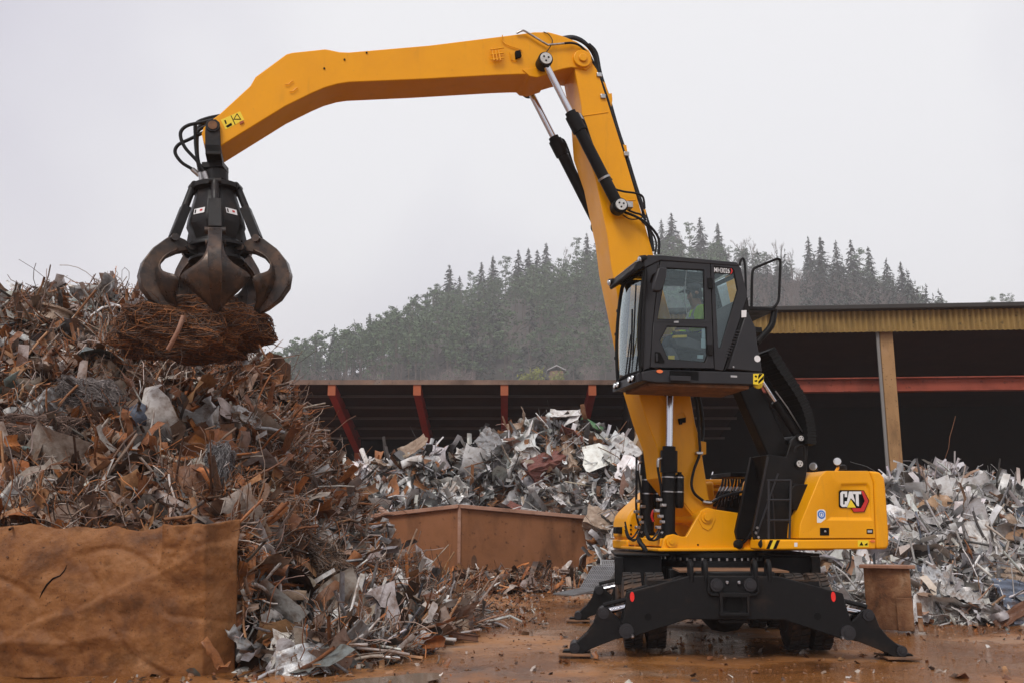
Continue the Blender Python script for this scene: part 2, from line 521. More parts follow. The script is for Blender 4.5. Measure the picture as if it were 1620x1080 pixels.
M['hillfloor'] = pmat('hill_floor', (0.055, 0.048, 0.038), 0.95, var=(0.085, 0.07, 0.055), scale=0.05, bump=0.5, bscale=0.6)
hill = gridmesh('hill', np.arange(-420, 421, 7.0), np.concatenate([np.arange(60, 240, 20.0), np.arange(240, 520, 7.0), np.arange(520, 900, 40.0)]), hill_z, M['hillfloor'])

# ---------------------------------------------------------------- trees
def foliage_mat(name, a, b_, rand=0.35):
    m, nt, b = _new(name)
    oi = nt.nodes.new('ShaderNodeObjectInfo')
    at = nt.nodes.new('ShaderNodeAttribute'); at.attribute_name = 'tone'
    f = _ramp(nt, _noise(nt, _coord(nt), 0.8, 3), [(0.35, 0.0), (0.68, 1.0)])
    c = _mix(nt, f, a, b_)
    nt.links.new(c, b.inputs['Base Color'])
    b.inputs['Roughness'].default_value = 0.8
    b.inputs['Specular IOR Level'].default_value = 0.2
    return m
M['spruce'] = foliage_mat('spruce_needles', (0.03, 0.043, 0.032), (0.085, 0.105, 0.08))
M['pine'] = foliage_mat('pine_needles', (0.05, 0.085, 0.042), (0.14, 0.195, 0.105))
M['bark'] = pmat('conifer_bark', (0.11, 0.08, 0.06), 0.95, var=(0.17, 0.14, 0.115), scale=1.5)
M['barebark'] = pmat('bare_grey_bark', (0.15, 0.125, 0.11), 0.95, var=(0.20, 0.17, 0.155), scale=0.8)
M['twig'] = pmat('bare_twigs', (0.155, 0.12, 0.105), 0.95, var=(0.21, 0.165, 0.145), scale=0.5)
M['yellowbush'] = foliage_mat('yellow_green_leaves', (0.20, 0.22, 0.045), (0.32, 0.33, 0.07))

def quad(V, Fc, c, d, w, n):
    """leaf quad at c along d, half-width vector w"""
    o = len(V)
    V += [tuple(c - w * 0.6), tuple(c + w * 0.6), tuple(c + d + w * 0.35), tuple(c + d - w * 0.35)]
    Fc.append((o, o + 1, o + 2, o + 3))
def rv(r): return np.array([r.gauss(0, 1), r.gauss(0, 1), r.gauss(0, 1)])
def spruce_mesh(seed, dens=1.0):
    r = random.Random(seed); V, Fc = [], []
    H = 1.0
    z = 0.10
    lean = r.uniform(-0.01, 0.01)
    while z < 0.985:
        t = (z - 0.1) / 0.9
        rad = 0.20 * (1 - t) ** 0.85 * r.uniform(0.75, 1.15) + 0.008
        n = max(4, int(9 * (1 - t) + 4))
        for k in range(int(n * dens)):
            a = r.uniform(0, 6.283); rr = rad * r.uniform(0.6, 1.15)
            tip = np.array([math.cos(a) * rr, math.sin(a) * rr, z - rr * r.uniform(0.25, 0.6)])
            st = np.array([lean * z, 0, z])
            for q in range(3):
                f0 = (q + r.random()) / 3.2
                p = st + (tip - st) * f0
                d = (tip - st) * 0.42 + rv(r) * 0.008
                d[2] -= 0.012 * r.random()
                nn_ = np.array([math.cos(a), math.sin(a), 0.9]) + rv(r) * 0.35
                w = np.cross(d, nn_); w = w / (np.linalg.norm(w) + 1e-6) * (0.016 + 0.018 * r.random())
                quad(V, Fc, p, d, w, None)
        z += 0.028 * r.uniform(0.8, 1.3)
    for q in range(6):
        quad(V, Fc, np.array([0, 0, 0.93 + 0.01 * q]), np.array([r.gauss(0, 0.006), r.gauss(0, 0.006), 0.035]), rv(r) * 0.006, None)
    return V, Fc
def pine_mesh(seed, dens=1.0):
    r = random.Random(seed); V, Fc = [], []
    ncl = int(24 * dens)
    for c in range(ncl):
        t = r.random() ** 0.8
        z = 0.32 + 0.64 * t
        rad = (0.05 + 0.16 * math.sin(min(1, (1 - t) * 1.3 + 0.12) * 1.57)) * r.uniform(0.3, 1.0)
        a = r.uniform(0, 6.283)
        cc = np.array([math.cos(a) * rad, math.sin(a) * rad, z])
        s = r.uniform(0.04, 0.07)
        for q in range(20):
            q_ = rv(r); q_ /= np.linalg.norm(q_); q_[2] = q_[2] * 0.75 + 0.15
            p = cc + q_ * np.array([s, s, s * 0.62]) * r.uniform(0.7, 1.1)
            nn_ = q_ + np.array([0, 0, 0.5]) + rv(r) * 0.3; nn_ /= np.linalg.norm(nn_)
            d = np.cross(nn_, rv(r)); d = d / (np.linalg.norm(d) + 1e-6) * r.uniform(0.018, 0.034)
            w = np.cross(d, nn_); w = w / (np.linalg.norm(w) + 1e-6) * (0.013 + 0.012 * r.random())
            quad(V, Fc, p, d, w, None)
    return V, Fc
def trunk_mesh(h, r0, limbs, seed):
    r = random.Random(seed); mb = MB()
    mb.tube([(0, 0, -0.04), (r.uniform(-.004, .004), 0, h * 0.5), (r.uniform(-.008, .008), 0, h)], [r0, r0 * 0.7, r0 * 0.15], 5)
    for k in range(limbs):
        z = r.uniform(0.35, 0.9) * h; a = r.uniform(0, 6.283); L = r.uniform(0.06, 0.13)
        mb.tube([(0, 0, z), (math.cos(a) * L, math.sin(a) * L, z + L * r.uniform(0, .5))], [r0 * 0.35, r0 * 0.1], 3)
    return mb
def bare_mesh(seed, twig=True, levels=4, spread=0.5):
    """bare broadleaf: (branch builder, twig builder)"""
    r = random.Random(seed); tb, wb = MB(), MB()
    def grow(p, d, L, rad, lev):
        mid = p + d * L * 0.5 + rv(r) * L * 0.05
        end = p + d * L
        (tb if lev < 2 else wb).tube([p, mid, end], [rad, rad * 0.8, rad * 0.6], 5 if lev < 2 else 3)
        if lev >= levels: return
        n = 3 if lev == 0 else r.choice((3, 4, 4))
        for k in range(n):
            nd = d + rv(r) * spread * (0.75 if lev == 0 else 0.6); nd[2] += 0.18
            nd /= np.linalg.norm(nd)
            s = r.uniform(0.45, 1.0)
            grow(p + d * L * s, nd, L * r.uniform(0.5, 0.72), rad * 0.55, lev + 1)
    grow(np.array([0, 0, -0.03]), np.array([0, 0, 1.0]), 0.40, 0.016, 0)
    return tb, wb
def me_from(V, Fc, name, mat):
    me = bpy.data.meshes.new(name); me.from_pydata([tuple(v) for v in V], [], Fc); me.materials.append(mat)
    return me
SPR = [(trunk_mesh(0.97, 0.014, 0, s).mesh('trunk', M['bark']), me_from(*spruce_mesh(s), 'crown', M['spruce'])) for s in (1, 2, 3)]
PIN = [(trunk_mesh(0.93, 0.012, 7, s).mesh('trunk', M['bark']), me_from(*pine_mesh(s), 'crown', M['pine'])) for s in (4, 5, 6)]
BAR = []
for s in (7, 8, 9):
    tb, wb = bare_mesh(s, levels=4)
    BAR.append((tb.mesh('trunk', M['barebark'], recalc=False), wb.mesh('crown', M['twig'], recalc=False)))
TKINDS = {'spruce': SPR, 'pine': PIN, 'bare': BAR}
def put_tree(name, kind, variant, loc, h, wide, rz, label, group):
    t = empty(name, loc)
    t.rotation_euler = (0, 0, rz); t.scale = (h * wide, h * wide, h)
    tag(t, label, 'tree', group)
    for nm, me in zip(('trunk', 'crown'), TKINDS[kind][variant % 3]):
        o = bpy.data.objects.new(nm, me); COL.objects.link(o); o.parent = t
    return t
# trees one can tell apart along the skyline: (photo x of the top, photo y of the top, kind, words)
SKY = [(466, 548, 'spruce', 'leftmost pointed spruce, low at the left foot of the hill'),
       (488, 540, 'spruce', 'tallest spruce of the small clump at the hill\'s left foot'),
       (506, 558, 'spruce', 'rounded spruce right of the small clump at the hill\'s left foot'),
       (548, 528, 'bare', 'bushy bare tree low on the left hill shoulder'),
       (585, 494, 'spruce', 'lone pointed spruce left of the spreading bare crown on the skyline'),
       (603, 500, 'pine', 'small pine against the spreading bare crown on the left skyline'),
       (636, 466, 'bare', 'spreading bare broadleaf crown on the left skyline'),
       (676, 460, 'spruce', 'short spruce right of the spreading bare crown'),
       (692, 448, 'pine', 'flat topped pine left of the tallest left skyline spruce'),
       (711, 418, 'spruce', 'tallest spruce on the left half of the skyline, pointed top'),
       (727, 436, 'spruce', 'slim spruce touching the right side of the tallest left spruce'),
       (745, 428, 'pine', 'dark pine with a rounded top mid skyline left of the boom'),
       (762, 414, 'spruce', 'pair of pointed spruces mid skyline, left one'),
       (780, 404, 'spruce', 'pair of pointed spruces mid skyline, right one'),
       (800, 404, 'pine', 'broad pine between spruces mid skyline'),
       (820, 394, 'spruce', 'slim spruce rising above broad pine mid skyline'),
       (836, 392, 'spruce', 'dark dense spruce over the bare slope mid skyline'),
       (850, 394, 'spruce', 'dark spruce two crowns left of the forked bare top'),
       (864, 384, 'spruce', 'narrow spruce with a bare leader left of the forked top'),
       (890, 378, 'bare', 'thin forked bare tree on the skyline left of the boom'),
       (912, 374, 'pine', 'open pine just left of the boom on the skyline'),
       (928, 368, 'spruce', 'dense spruce touching the boom\'s left edge on the skyline'),
       (948, 366, 'spruce', 'spruce directly behind the boom on the skyline'),
       (1046, 346, 'spruce', 'spruce beside the hoses at the boom\'s right edge'),
       (1062, 336, 'spruce', 'highest spruce on the hill top, above the cab roof'),
       (1080, 352, 'bare', 'pale bare tree right of the highest spruce'),
       (1090, 350, 'pine', 'slender pine right of the pale bare tree above the cab'),
       (1107, 343, 'spruce', 'straight spruce above the cab\'s rear window'),
       (1135, 352, 'spruce', 'spire shaped lone spruce above the cab\'s rear corner'),
       (1172, 356, 'bare', 'tall bare broadleaf behind the small handrail loop'),
       (1188, 364, 'bare', 'broad bare crown left of the tall handrail'),
       (1230, 364, 'bare', 'bare broadleaf with domed crown above the tall handrail'),
       (1250, 378, 'bare', 'thin pale bare tree right of the tall handrail'),
       (1278, 373, 'spruce', 'first dark spruce right of the bare domed crowns'),
       (1297, 373, 'spruce', 'wide dark spruce, second right of the bare domed crowns'),
       (1322, 380, 'spruce', 'slim spruce, third right of the bare domed crowns'),
       (1345, 378, 'spruce', 'tall gappy spruce mid way along the right spruce row'),
       (1358, 390, 'pine', 'pine tucked right of the tall gappy spruce'),
       (1373, 389, 'spruce', 'full spruce left of the sinking end of the right row'),
       (1401, 410, 'spruce', 'thin spruce near the sinking end of the right row'),
       (1424, 413, 'spruce', 'wide last tall spruce at the right end of the row'),
       (1440, 440, 'spruce', 'short spruce descending at the right end of the row'),
       (1452, 452, 'pine', 'last low tree at the right end of the ridge'),
       (1568, 470, 'pine', 'left tree of the far little clump over the shed roof'),
       (1586, 463, 'pine', 'tallest tree of the far little clump over the shed roof'),
       (1599, 468, 'pine', 'right tree of the far little clump over the shed roof')]
nm = {'spruce': 'spruce_tree', 'pine': 'pine_tree', 'bare': 'bare_tree'}
tr = random.Random(5)
for i, (px, py, kind, words) in enumerate(SKY):
    yc = float(np.interp(px, dpx, dpy)) - tr.uniform(2, 12)
    P = at_y(px, py, yc)
    z0 = hill_z(P[0], yc)
    h = min(max(P[2] - z0, 12), 36)
    put_tree(nm[kind], kind, i, (P[0], yc, z0 - 0.3), h, {'spruce': tr.uniform(1.0, 1.35), 'pine': tr.uniform(0.8, 1.1), 'bare': 0.9}[kind], tr.uniform(0, 6.28), words, 'skyline trees')

# the wood on the slope behind: one mass
def scatter(protos, P, H, RZ, W):
    Vs, Fs, off = [], [], 0
    for i in range(len(P)):
        v, f = protos[i % len(protos)]
        c, s = math.cos(RZ[i]), math.sin(RZ[i])
        x = (v[:, 0] * c - v[:, 1] * s) * H[i] * W[i] + P[i][0]
        y = (v[:, 0] * s + v[:, 1] * c) * H[i] * W[i] + P[i][1]
        Vs.append(np.stack([x, y, v[:, 2] * H[i] + P[i][2]], 1)); Fs.append(f + off); off += len(v)
    return np.concatenate(Vs), np.concatenate(Fs)
def np_mesh(name, V, Q, mat, col=None, smooth=False):
    me = bpy.data.meshes.new(name)
    k = Q.shape[1]
    me.vertices.add(len(V)); me.vertices.foreach_set('co', np.ascontiguousarray(V, dtype=np.float32).ravel())
    me.loops.add(Q.size); me.loops.foreach_set('vertex_index', np.ascontiguousarray(Q, dtype=np.int32).ravel())
    me.polygons.add(len(Q)); me.polygons.foreach_set('loop_start', np.arange(0, Q.size, k, dtype=np.int32))
    if smooth: me.polygons.foreach_set('use_smooth', np.ones(len(Q), dtype=bool))
    me.update(calc_edges=True)
    if col is not None:
        a = me.attributes.new('col', 'FLOAT_COLOR', 'POINT')
        a.data.foreach_set('color', np.ascontiguousarray(col, dtype=np.float32).ravel())
    me.materials.append(mat)
    return me
def link(name, me, parent=None):
    o = bpy.data.objects.new(name, me); COL.objects.link(o)
    if parent is not None: o.parent = parent
    return o
def arr(vf): return np.array(vf[0], float), np.array(vf[1], int)
pts = {'pine': [], 'spruce': [], 'bare': []}
fr = random.Random(21)
n_try = 0
occ = {}
while n_try < 14000:
    n_try += 1
    px = fr.uniform(400, 1500)
    yc = float(np.interp(px, dpx, dpy))
    yy = yc * fr.uniform(0.70, 1.01)
    x = (px - 810) / FPX * yy * (CT + 0.18 * ST)
    key = (int(x / 5.6), int(yy / 7.5)) if px < 1130 else (int(x / 3.6), int(yy / 4.6))
    if key in occ: continue
    occ[key] = 1
    t = yy / yc
    n_ = fbm(x, yy, 4.0, 0.02, 3)
    if px > 1150 and t < 0.97: kind = 'bare' if fr.random() < 0.75 else 'spruce'
    elif n_ > 0.25 or (t > 0.88 and px > 800 and fr.random() < 0.4): kind = 'bare' if fr.random() < 0.7 else 'pine'
    elif fr.random() < 0.16: kind = 'spruce'
    else: kind = 'pine'
    pts[kind].append((x, yy, hill_z(x, yy) - 0.3, t))
def lowpine(s): return arr(pine_mesh(s, 0.8))
def lowspruce(s): return arr(spruce_mesh(s, 0.45))
def bare_arr(s):
    tb, wb = bare_mesh(s, levels=3, spread=0.55)
    V = np.array(tb.v + wb.v); n0 = len(tb.v)
    Fq = [f for f in tb.f if len(f) == 4] + [tuple(i + n0 for i in f) for f in wb.f if len(f) == 4]
    return V, np.array(Fq)
def trunk_arr(s):
    mb = trunk_mesh(0.93, 0.010, 3, s)
    return np.array(mb.v), np.array([f for f in mb.f if len(f) == 4])
forest = None
for kind, protos, mt, hr in (('pine', [lowpine(s) for s in (11, 12, 13, 14)], M['pine'], (19, 27)), ('spruce', [lowspruce(s) for s in (15, 16, 17)], M['spruce'], (17, 27)), ('bare', [bare_arr(s) for s in (18, 19, 20)], M['twig'], (13, 20))):
    P = pts[kind]
    H = [fr.uniform(*hr) * (0.5 if p[3] > 0.96 else 0.75 if p[3] > 0.9 else 1.0) for p in P]
    V, Q = scatter(protos, P, H, [fr.uniform(0, 6.28) for _ in P], [fr.uniform(0.85, 1.25) for _ in P])
    o = link('forest' if forest is None else kind + '_mass', np_mesh(kind + '_mass', V, Q, mt), forest)
    o['kind'] = 'stuff'
    if forest is None:
        forest = o
        tag(o, 'grey green pine wood covering the misty hillside below the skyline', 'forest', kind='stuff')
    if kind == 'pine':
        V, Q = scatter([trunk_arr(s) for s in (31, 32)], P, H, [0.0] * len(P), [1.0] * len(P))
        o = link('trunk_mass', np_mesh('trunk_mass', V, Q, M['bark']), forest); o['kind'] = 'stuff'

# bushes and the cabin at the foot of the hill
def bush(name, px, py, yy, w, h, mat_leaf, label, seed, leafy):
    r = random.Random(seed)
    P = at_y(px, py, yy)
    b = empty(name, (P[0], yy, P[2] - h)); tag(b, label, 'bush')
    tb, wb = MB(), MB()
    for k in range(26):
        a = r.uniform(0, 6.28); rr = r.random() ** 0.5 * w * 0.42
        st = np.array([math.cos(a) * rr * 0.4, math.sin(a) * rr * 0.4, -4.0])
        en = np.array([math.cos(a) * rr, math.sin(a) * rr, h * r.uniform(0.65, 1.0)])
        tb.tube([st, (st + en) / 2 + rv(r) * 0.2, en], [0.10, 0.07, 0.03], 3)
        for q in range(22 if leafy else 14):
            p = st + (en - st) * r.uniform(0.35, 1) + rv(r) * 0.5
            d = rv(r) * (0.35 if leafy else 0.7); d[2] = abs(d[2])
            if leafy: wb.add([tuple(p), tuple(p + np.cross(d, rv(r)) * 0.5), tuple(p + d), tuple(p + np.cross(d, rv(r)) * 0.4)], [(0, 1, 2, 3)])
            else: wb.tube([p, p + d], [0.035, 0.015], 3)
    for n_, m_, mt in (('stem', tb, M['barebark']), ('foliage', wb, mat_leaf)):
        o = link(n_, m_.mesh(n_, mt, recalc=False), b)
M['pinktwig'] = pmat('pinkish_twigs', (0.26, 0.19, 0.175), 0.95, var=(0.32, 0.25, 0.23), scale=0.5)
bush('bare_bush', 712, 584, 300, 9, 5, M['pinktwig'], 'pinkish bare bush over the left shed eave, left of a pair', 1, False)
bush('bare_bush', 742, 582, 300, 9, 5.5, M['pinktwig'], 'pinkish bare bush over the left shed eave, right of a pair', 2, False)
bush('bare_bush', 600, 594, 300, 7, 4, M['pinktwig'], 'small bare bush above the left shed eave toward the heap', 3, False)
bush('bare_bush', 935, 575, 300, 9, 7, M['pinktwig'], 'bare bush between the small cabin and the boom', 4, False)
bush('leafy_bush', 850, 583, 280, 7, 5, M['yellowbush'], 'yellow green bush just left of the small cabin', 5, True)
bush('leafy_bush', 880, 590, 272, 6, 4, M['yellowbush'], 'yellow green bush in front of the small cabin', 6, True)
bush('leafy_bush', 832, 592, 282, 4, 3.4, M['yellowbush'], 'smallest yellow green bush, leftmost of three by the cabin', 7, True)
P = at_y(880, 592, 290)
cab_house = empty('cabin', (P[0], 290, P[2] - 4)); tag(cab_house, 'small brown gabled cabin with pale roof edge at the hill foot', 'cabin')
mb = MB(); mb.box((P[0] - 2.1, 288, P[2] - 4), (P[0] + 2.1, 294, P[2] + 0.9)); mb.build('wall', pmat('cabin_boards', (0.22, 0.13, 0.08), 0.9), cab_house)
mb = MB()
for s in (-1, 1): mb.prism([(P[0], P[2] + 2.3), (P[0] + s * 2.9, P[2] + 0.9), (P[0] + s * 2.9, P[2] + 1.2), (P[0], P[2] + 2.65)], 287.4, 294.5)
mb.build('roof', pmat('cabin_roof', (0.42, 0.40, 0.40), 0.8), cab_house)

# ---------------------------------------------------------------- sheds
M['shedpost'] = rust_mat('ochre_post', [(0.26, 0.14, 0.06), (0.33, 0.19, 0.085), (0.36, 0.21, 0.095), (0.38, 0.23, 0.12)], 0.8, 0.1, 20, streak=True)
M['fascia'] = rust_mat('ochre_corrugated', [(0.17, 0.105, 0.035), (0.25, 0.155, 0.05), (0.29, 0.185, 0.06), (0.32, 0.21, 0.08)], 0.5, 0.1, 20, streak=True)
M['roofedge'] = pmat('dark_roof_edge', (0.035, 0.032, 0.03), 0.8)
M['shedwall'] = pmat('shade_dark_wall', (0.010, 0.008, 0.008), 0.95, var=(0.016, 0.011, 0.010), scale=0.4, spec=0.1)  # unlit gloom of the shed interiors put into the wall colour
M['redbeam'] = rust_mat('red_primer_beam', [(0.16, 0.035, 0.02), (0.27, 0.06, 0.035), (0.30, 0.07, 0.04), (0.33, 0.10, 0.06)], 0.5, 0.05, 20, streak=True)
M['redrafter'] = pmat('red_rafter', (0.42, 0.03, 0.028), 0.7, var=(0.28, 0.03, 0.026), scale=0.7)
M['orangecol'] = pmat('orange_column', (0.42, 0.10, 0.035), 0.75, var=(0.3, 0.08, 0.03), scale=1.2)
M['purlin'] = pmat('grey_purlin', (0.085, 0.065, 0.06), 0.9)
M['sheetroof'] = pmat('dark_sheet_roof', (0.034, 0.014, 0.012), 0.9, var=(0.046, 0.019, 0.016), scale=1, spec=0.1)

# right shed: front runs slightly away to the left
def shed_right():
    A = at_y(1003, 500, 31.0); B0 = at_y(1620, 480, 30.0)
    dx = np.array([B0[0] - A[0], B0[1] - A[1]]); L0 = np.linalg.norm(dx); e = dx / L0; nrm = np.array([-e[1], e[0]])
    L = L0 + 9
    T = lambda s, d, z: np.array([A[0] + e[0] * s + nrm[0] * d, A[1] + e[1] * s + nrm[1] * d, z])
    def loc(px, py, d=0.0):
        q = ray(px, py); o = np.array([A[0] + nrm[0] * d, A[1] + nrm[1] * d])
        k = np.dot(o - CAM[:2], nrm) / np.dot(q[:2], nrm)
        Pp = CAM + q * k
        return float(np.dot(Pp[:2] - o, e)), float(Pp[2])
    root = empty('open_shed', (*T(L / 2, 4, 0)[:2], 0)); tag(root, 'tall open shed with ochre corrugated fascia and dark interior behind the machine', 'shed')
    ztop, zbot = loc(1500, 491)[1], loc(1500, 524)[1]
    # corrugated fascia
    mb = MB(T); n = int(L / 0.045); V, Fc = [], []
    for i in range(n + 1):
        s = L * i / n; d = -0.13 + (0.075 if (i // 2) % 2 else 0.0)
        s += 0.012 * (1 if i % 4 in (1, 2) else -1) * (1 if i % 2 else -1)
        V += [(s, d, zbot), (s, d, ztop)]
    Fc = [(2 * i, 2 * i + 2, 2 * i + 3, 2 * i + 1) for i in range(n)]
    mb.add(V, Fc)
    fa = mb.build('fascia', M['fascia'], root)
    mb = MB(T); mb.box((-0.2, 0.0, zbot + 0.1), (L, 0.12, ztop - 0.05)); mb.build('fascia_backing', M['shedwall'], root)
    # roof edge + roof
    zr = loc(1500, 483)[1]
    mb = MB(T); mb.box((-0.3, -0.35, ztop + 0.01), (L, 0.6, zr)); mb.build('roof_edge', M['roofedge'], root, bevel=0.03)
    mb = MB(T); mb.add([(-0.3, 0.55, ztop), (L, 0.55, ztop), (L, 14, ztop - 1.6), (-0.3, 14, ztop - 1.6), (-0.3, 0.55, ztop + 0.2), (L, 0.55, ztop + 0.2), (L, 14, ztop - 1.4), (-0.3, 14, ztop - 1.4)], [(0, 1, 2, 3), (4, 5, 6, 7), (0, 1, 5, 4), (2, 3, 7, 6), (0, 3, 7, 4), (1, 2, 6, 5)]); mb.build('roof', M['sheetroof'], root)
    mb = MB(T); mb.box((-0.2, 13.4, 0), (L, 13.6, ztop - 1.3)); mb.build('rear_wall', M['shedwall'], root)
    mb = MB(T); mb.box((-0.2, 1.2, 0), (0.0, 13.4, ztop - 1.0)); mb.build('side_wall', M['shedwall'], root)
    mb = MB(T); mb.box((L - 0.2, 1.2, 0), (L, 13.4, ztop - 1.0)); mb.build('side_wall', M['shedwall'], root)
    # posts
    for px in (1410,):
        s, _ = loc(px, 600)
        mb = MB(T); mb.box((s - 0.21, 0.14, 0), (s + 0.21, 0.55, zbot + 0.2)); po = mb.build('post', M['shedpost'], root, bevel=0.02)
        mb = MB(T); mb.tube([(s - 0.30, 0.10, 0), (s - 0.30, 0.10, zbot + 0.1)], 0.055, 8); mb.build('downpipe', pmat('grey_downpipe', (0.20, 0.19, 0.18), 0.6), po)
    mb = MB(T); mb.box((-0.05, 0.14, 0), (0.33, 0.55, zbot + 0.2)); mb.build('post', M['shedpost'], root, bevel=0.02)
    mb = MB(T); mb.box((L0 + 4, 0.14, 0), (L0 + 4.42, 0.55, zbot + 0.2)); mb.build('post', M['shedpost'], root, bevel=0.02)
    # red beam as an I section
    z0, z1 = loc(1500, 618, 0.8)[1], loc(1500, 596, 0.8)[1]
    mb = MB(T); h = z1 - z0
    mb.box((0.0, 0.78, z0 + 0.045), (L - 0.3, 0.81, z1 - 0.045))
    mb.box((0.0, 0.62, z0), (L - 0.3, 0.97, z0 + 0.04)); mb.box((0.0, 0.62, z1 - 0.04), (L - 0.3, 0.97, z1))
    mb.build('cross_beam', M['redbeam'], root)
shed_right()

def shed_left():
    Y0, Y1 = 34.0, 40.5
    zf = at_y(730, 606, Y0)[2]
    root = empty('long_shed', (-2, 38, 0)); tag(root, 'low long open shed with red rafters and rusty eave behind the heaps', 'shed')
    zb = at_y(672, 700, Y1)[2]
    X0, X1 = -14.0, 9.0
    mb = MB(); mb.add([(X0, Y0, zf), (X1, Y0, zf), (X1, Y1 + 0.5, zb + 0.25), (X0, Y1 + 0.5, zb + 0.25), (X0, Y0, zf + .06), (X1, Y0, zf + .06), (X1, Y1 + .5, zb + .31), (X0, Y1 + .5, zb + .31)],
                      [(0, 1, 2, 3), (4, 5, 6, 7), (0, 1, 5, 4), (2, 3, 7, 6), (0, 3, 7, 4), (1, 2, 6, 5)])
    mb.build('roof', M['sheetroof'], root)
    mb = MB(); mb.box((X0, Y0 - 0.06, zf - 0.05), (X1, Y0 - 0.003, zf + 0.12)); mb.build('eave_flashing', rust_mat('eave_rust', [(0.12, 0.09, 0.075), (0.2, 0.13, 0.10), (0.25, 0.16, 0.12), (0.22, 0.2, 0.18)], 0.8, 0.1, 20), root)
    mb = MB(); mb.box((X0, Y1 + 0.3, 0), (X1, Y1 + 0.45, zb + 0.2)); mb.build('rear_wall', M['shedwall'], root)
    for px in (385, 525, 660, 798, 937):
        x0 = at_y(px, 610, Y0)[0]
        x1 = x0 * 1.0 - 0.05
        d = 0.42
        mb = MB(); mb.add([(x0 - .13, Y0 + .05, zf - d), (x0 + .13, Y0 + .05, zf - d), (x1 + .13, Y1, zb - d), (x1 - .13, Y1, zb - d), (x0 - .13, Y0 + .05, zf - .02), (x0 + .13, Y0 + .05, zf - .02), (x1 + .13, Y1, zb + .2), (x1 - .13, Y1, zb + .2)],
                          [(0, 3, 2, 1), (4, 5, 6, 7), (0, 1, 5, 4), (1, 2, 6, 5), (2, 3, 7, 6), (3, 0, 4, 7)])
        ra = mb.build('rafter', M['redrafter'], root)
        mb = MB(); mb.box((x0 - .14, Y0 - 0.02, zf - d - 0.02), (x0 + .14, Y0 + .045, zf - .051)); mb.build('rafter_end', M['orangecol'], ra)  # lit look of the rafter's end put into its orange colour
        mb = MB(); mb.box((x1 - .13, Y1 - 0.02, 0), (x1 + .13, Y1 + 0.28, zb - d + 0.05)); mb.build('column', M['orangecol'], root)
    for k in range(1, 6):
        t = k / 5.6
        y = Y0 + (Y1 - Y0) * t; z = zf + (zb - zf) * t
        mb = MB(); mb.box((X0, y - .05, z - 0.07), (X1, y + .05, z + 0.02)); mb.build('purlin', M['purlin'], root)
shed_left()

# ---------------------------------------------------------------- haze
mb = MB(); mb.box((-700, -60, -3), (700, 950, 215))
M['haze'] = bpy.data.materials.new('misty_air'); M['haze'].use_nodes = True
hn = M['haze'].node_tree; hn.nodes.clear()
ho = hn.nodes.new('ShaderNodeOutputMaterial'); hv = hn.nodes.new('ShaderNodeVolumePrincipled')
hv.inputs['Color'].default_value = (0.96, 0.96, 0.98, 1); hv.inputs['Density'].default_value = 0.00062
hn.links.new(hv.outputs[0], ho.inputs['Volume'])
haze = mb.build('haze', M['haze']); tag(haze, kind='stuff')
haze.visible_shadow = True

# ================================================================== MATERIAL HANDLER
mh = empty('material_handler', MC)
tag(mh, 'yellow wheeled material handler with raised black cab, long boom and outriggers down', 'material handler')

def up3(px, py, v):
    u, z = up(px, py, v); return (u, v, z)
def kp3(px, py, b):
    a, z = kp(px, py, b); return (a, b, z)

# ---------------------------------------------------------------- undercarriage
mb = MB(K)
mb.box((-0.48, -2.05, 0.55), (0.48, 2.05, 0.98)); mb.box((-0.7, -1.0, 0.6), (0.7, 1.0, 0.97))
chassis = mb.build('chassis_frame', M['under'], mh, bevel=0.02)
mb = MB(K); mb.box((-0.66, 1.05, 0.965), (0.66, 2.0, 0.985)); mb.build('muddy_top_plate', M['mud'], chassis)
zs = up(1125, 872, 0)[1]
mb = MB(K); mb.lathe([(0.70, 0.96), (0.74, 0.965), (0.74, 1.05), (0.66, 1.06), (0.66, 1.10), (0.72, 1.105), (0.72, zs)], (0, 0, 0), (0, 0, 1), 48)
ringo = mb.build('slewing_ring', M['under'], mh, smooth=40)
for k in range(40):
    t = 2 * math.pi * k / 40
    mb = MB(K); c, s = math.cos(t), math.sin(t)
    mb.cyl((c * .70, s * .70, 1.06), (c * .70, s * .70, 1.095), 0.014, n=6); mb.build('bolt', M['steel'], ringo)
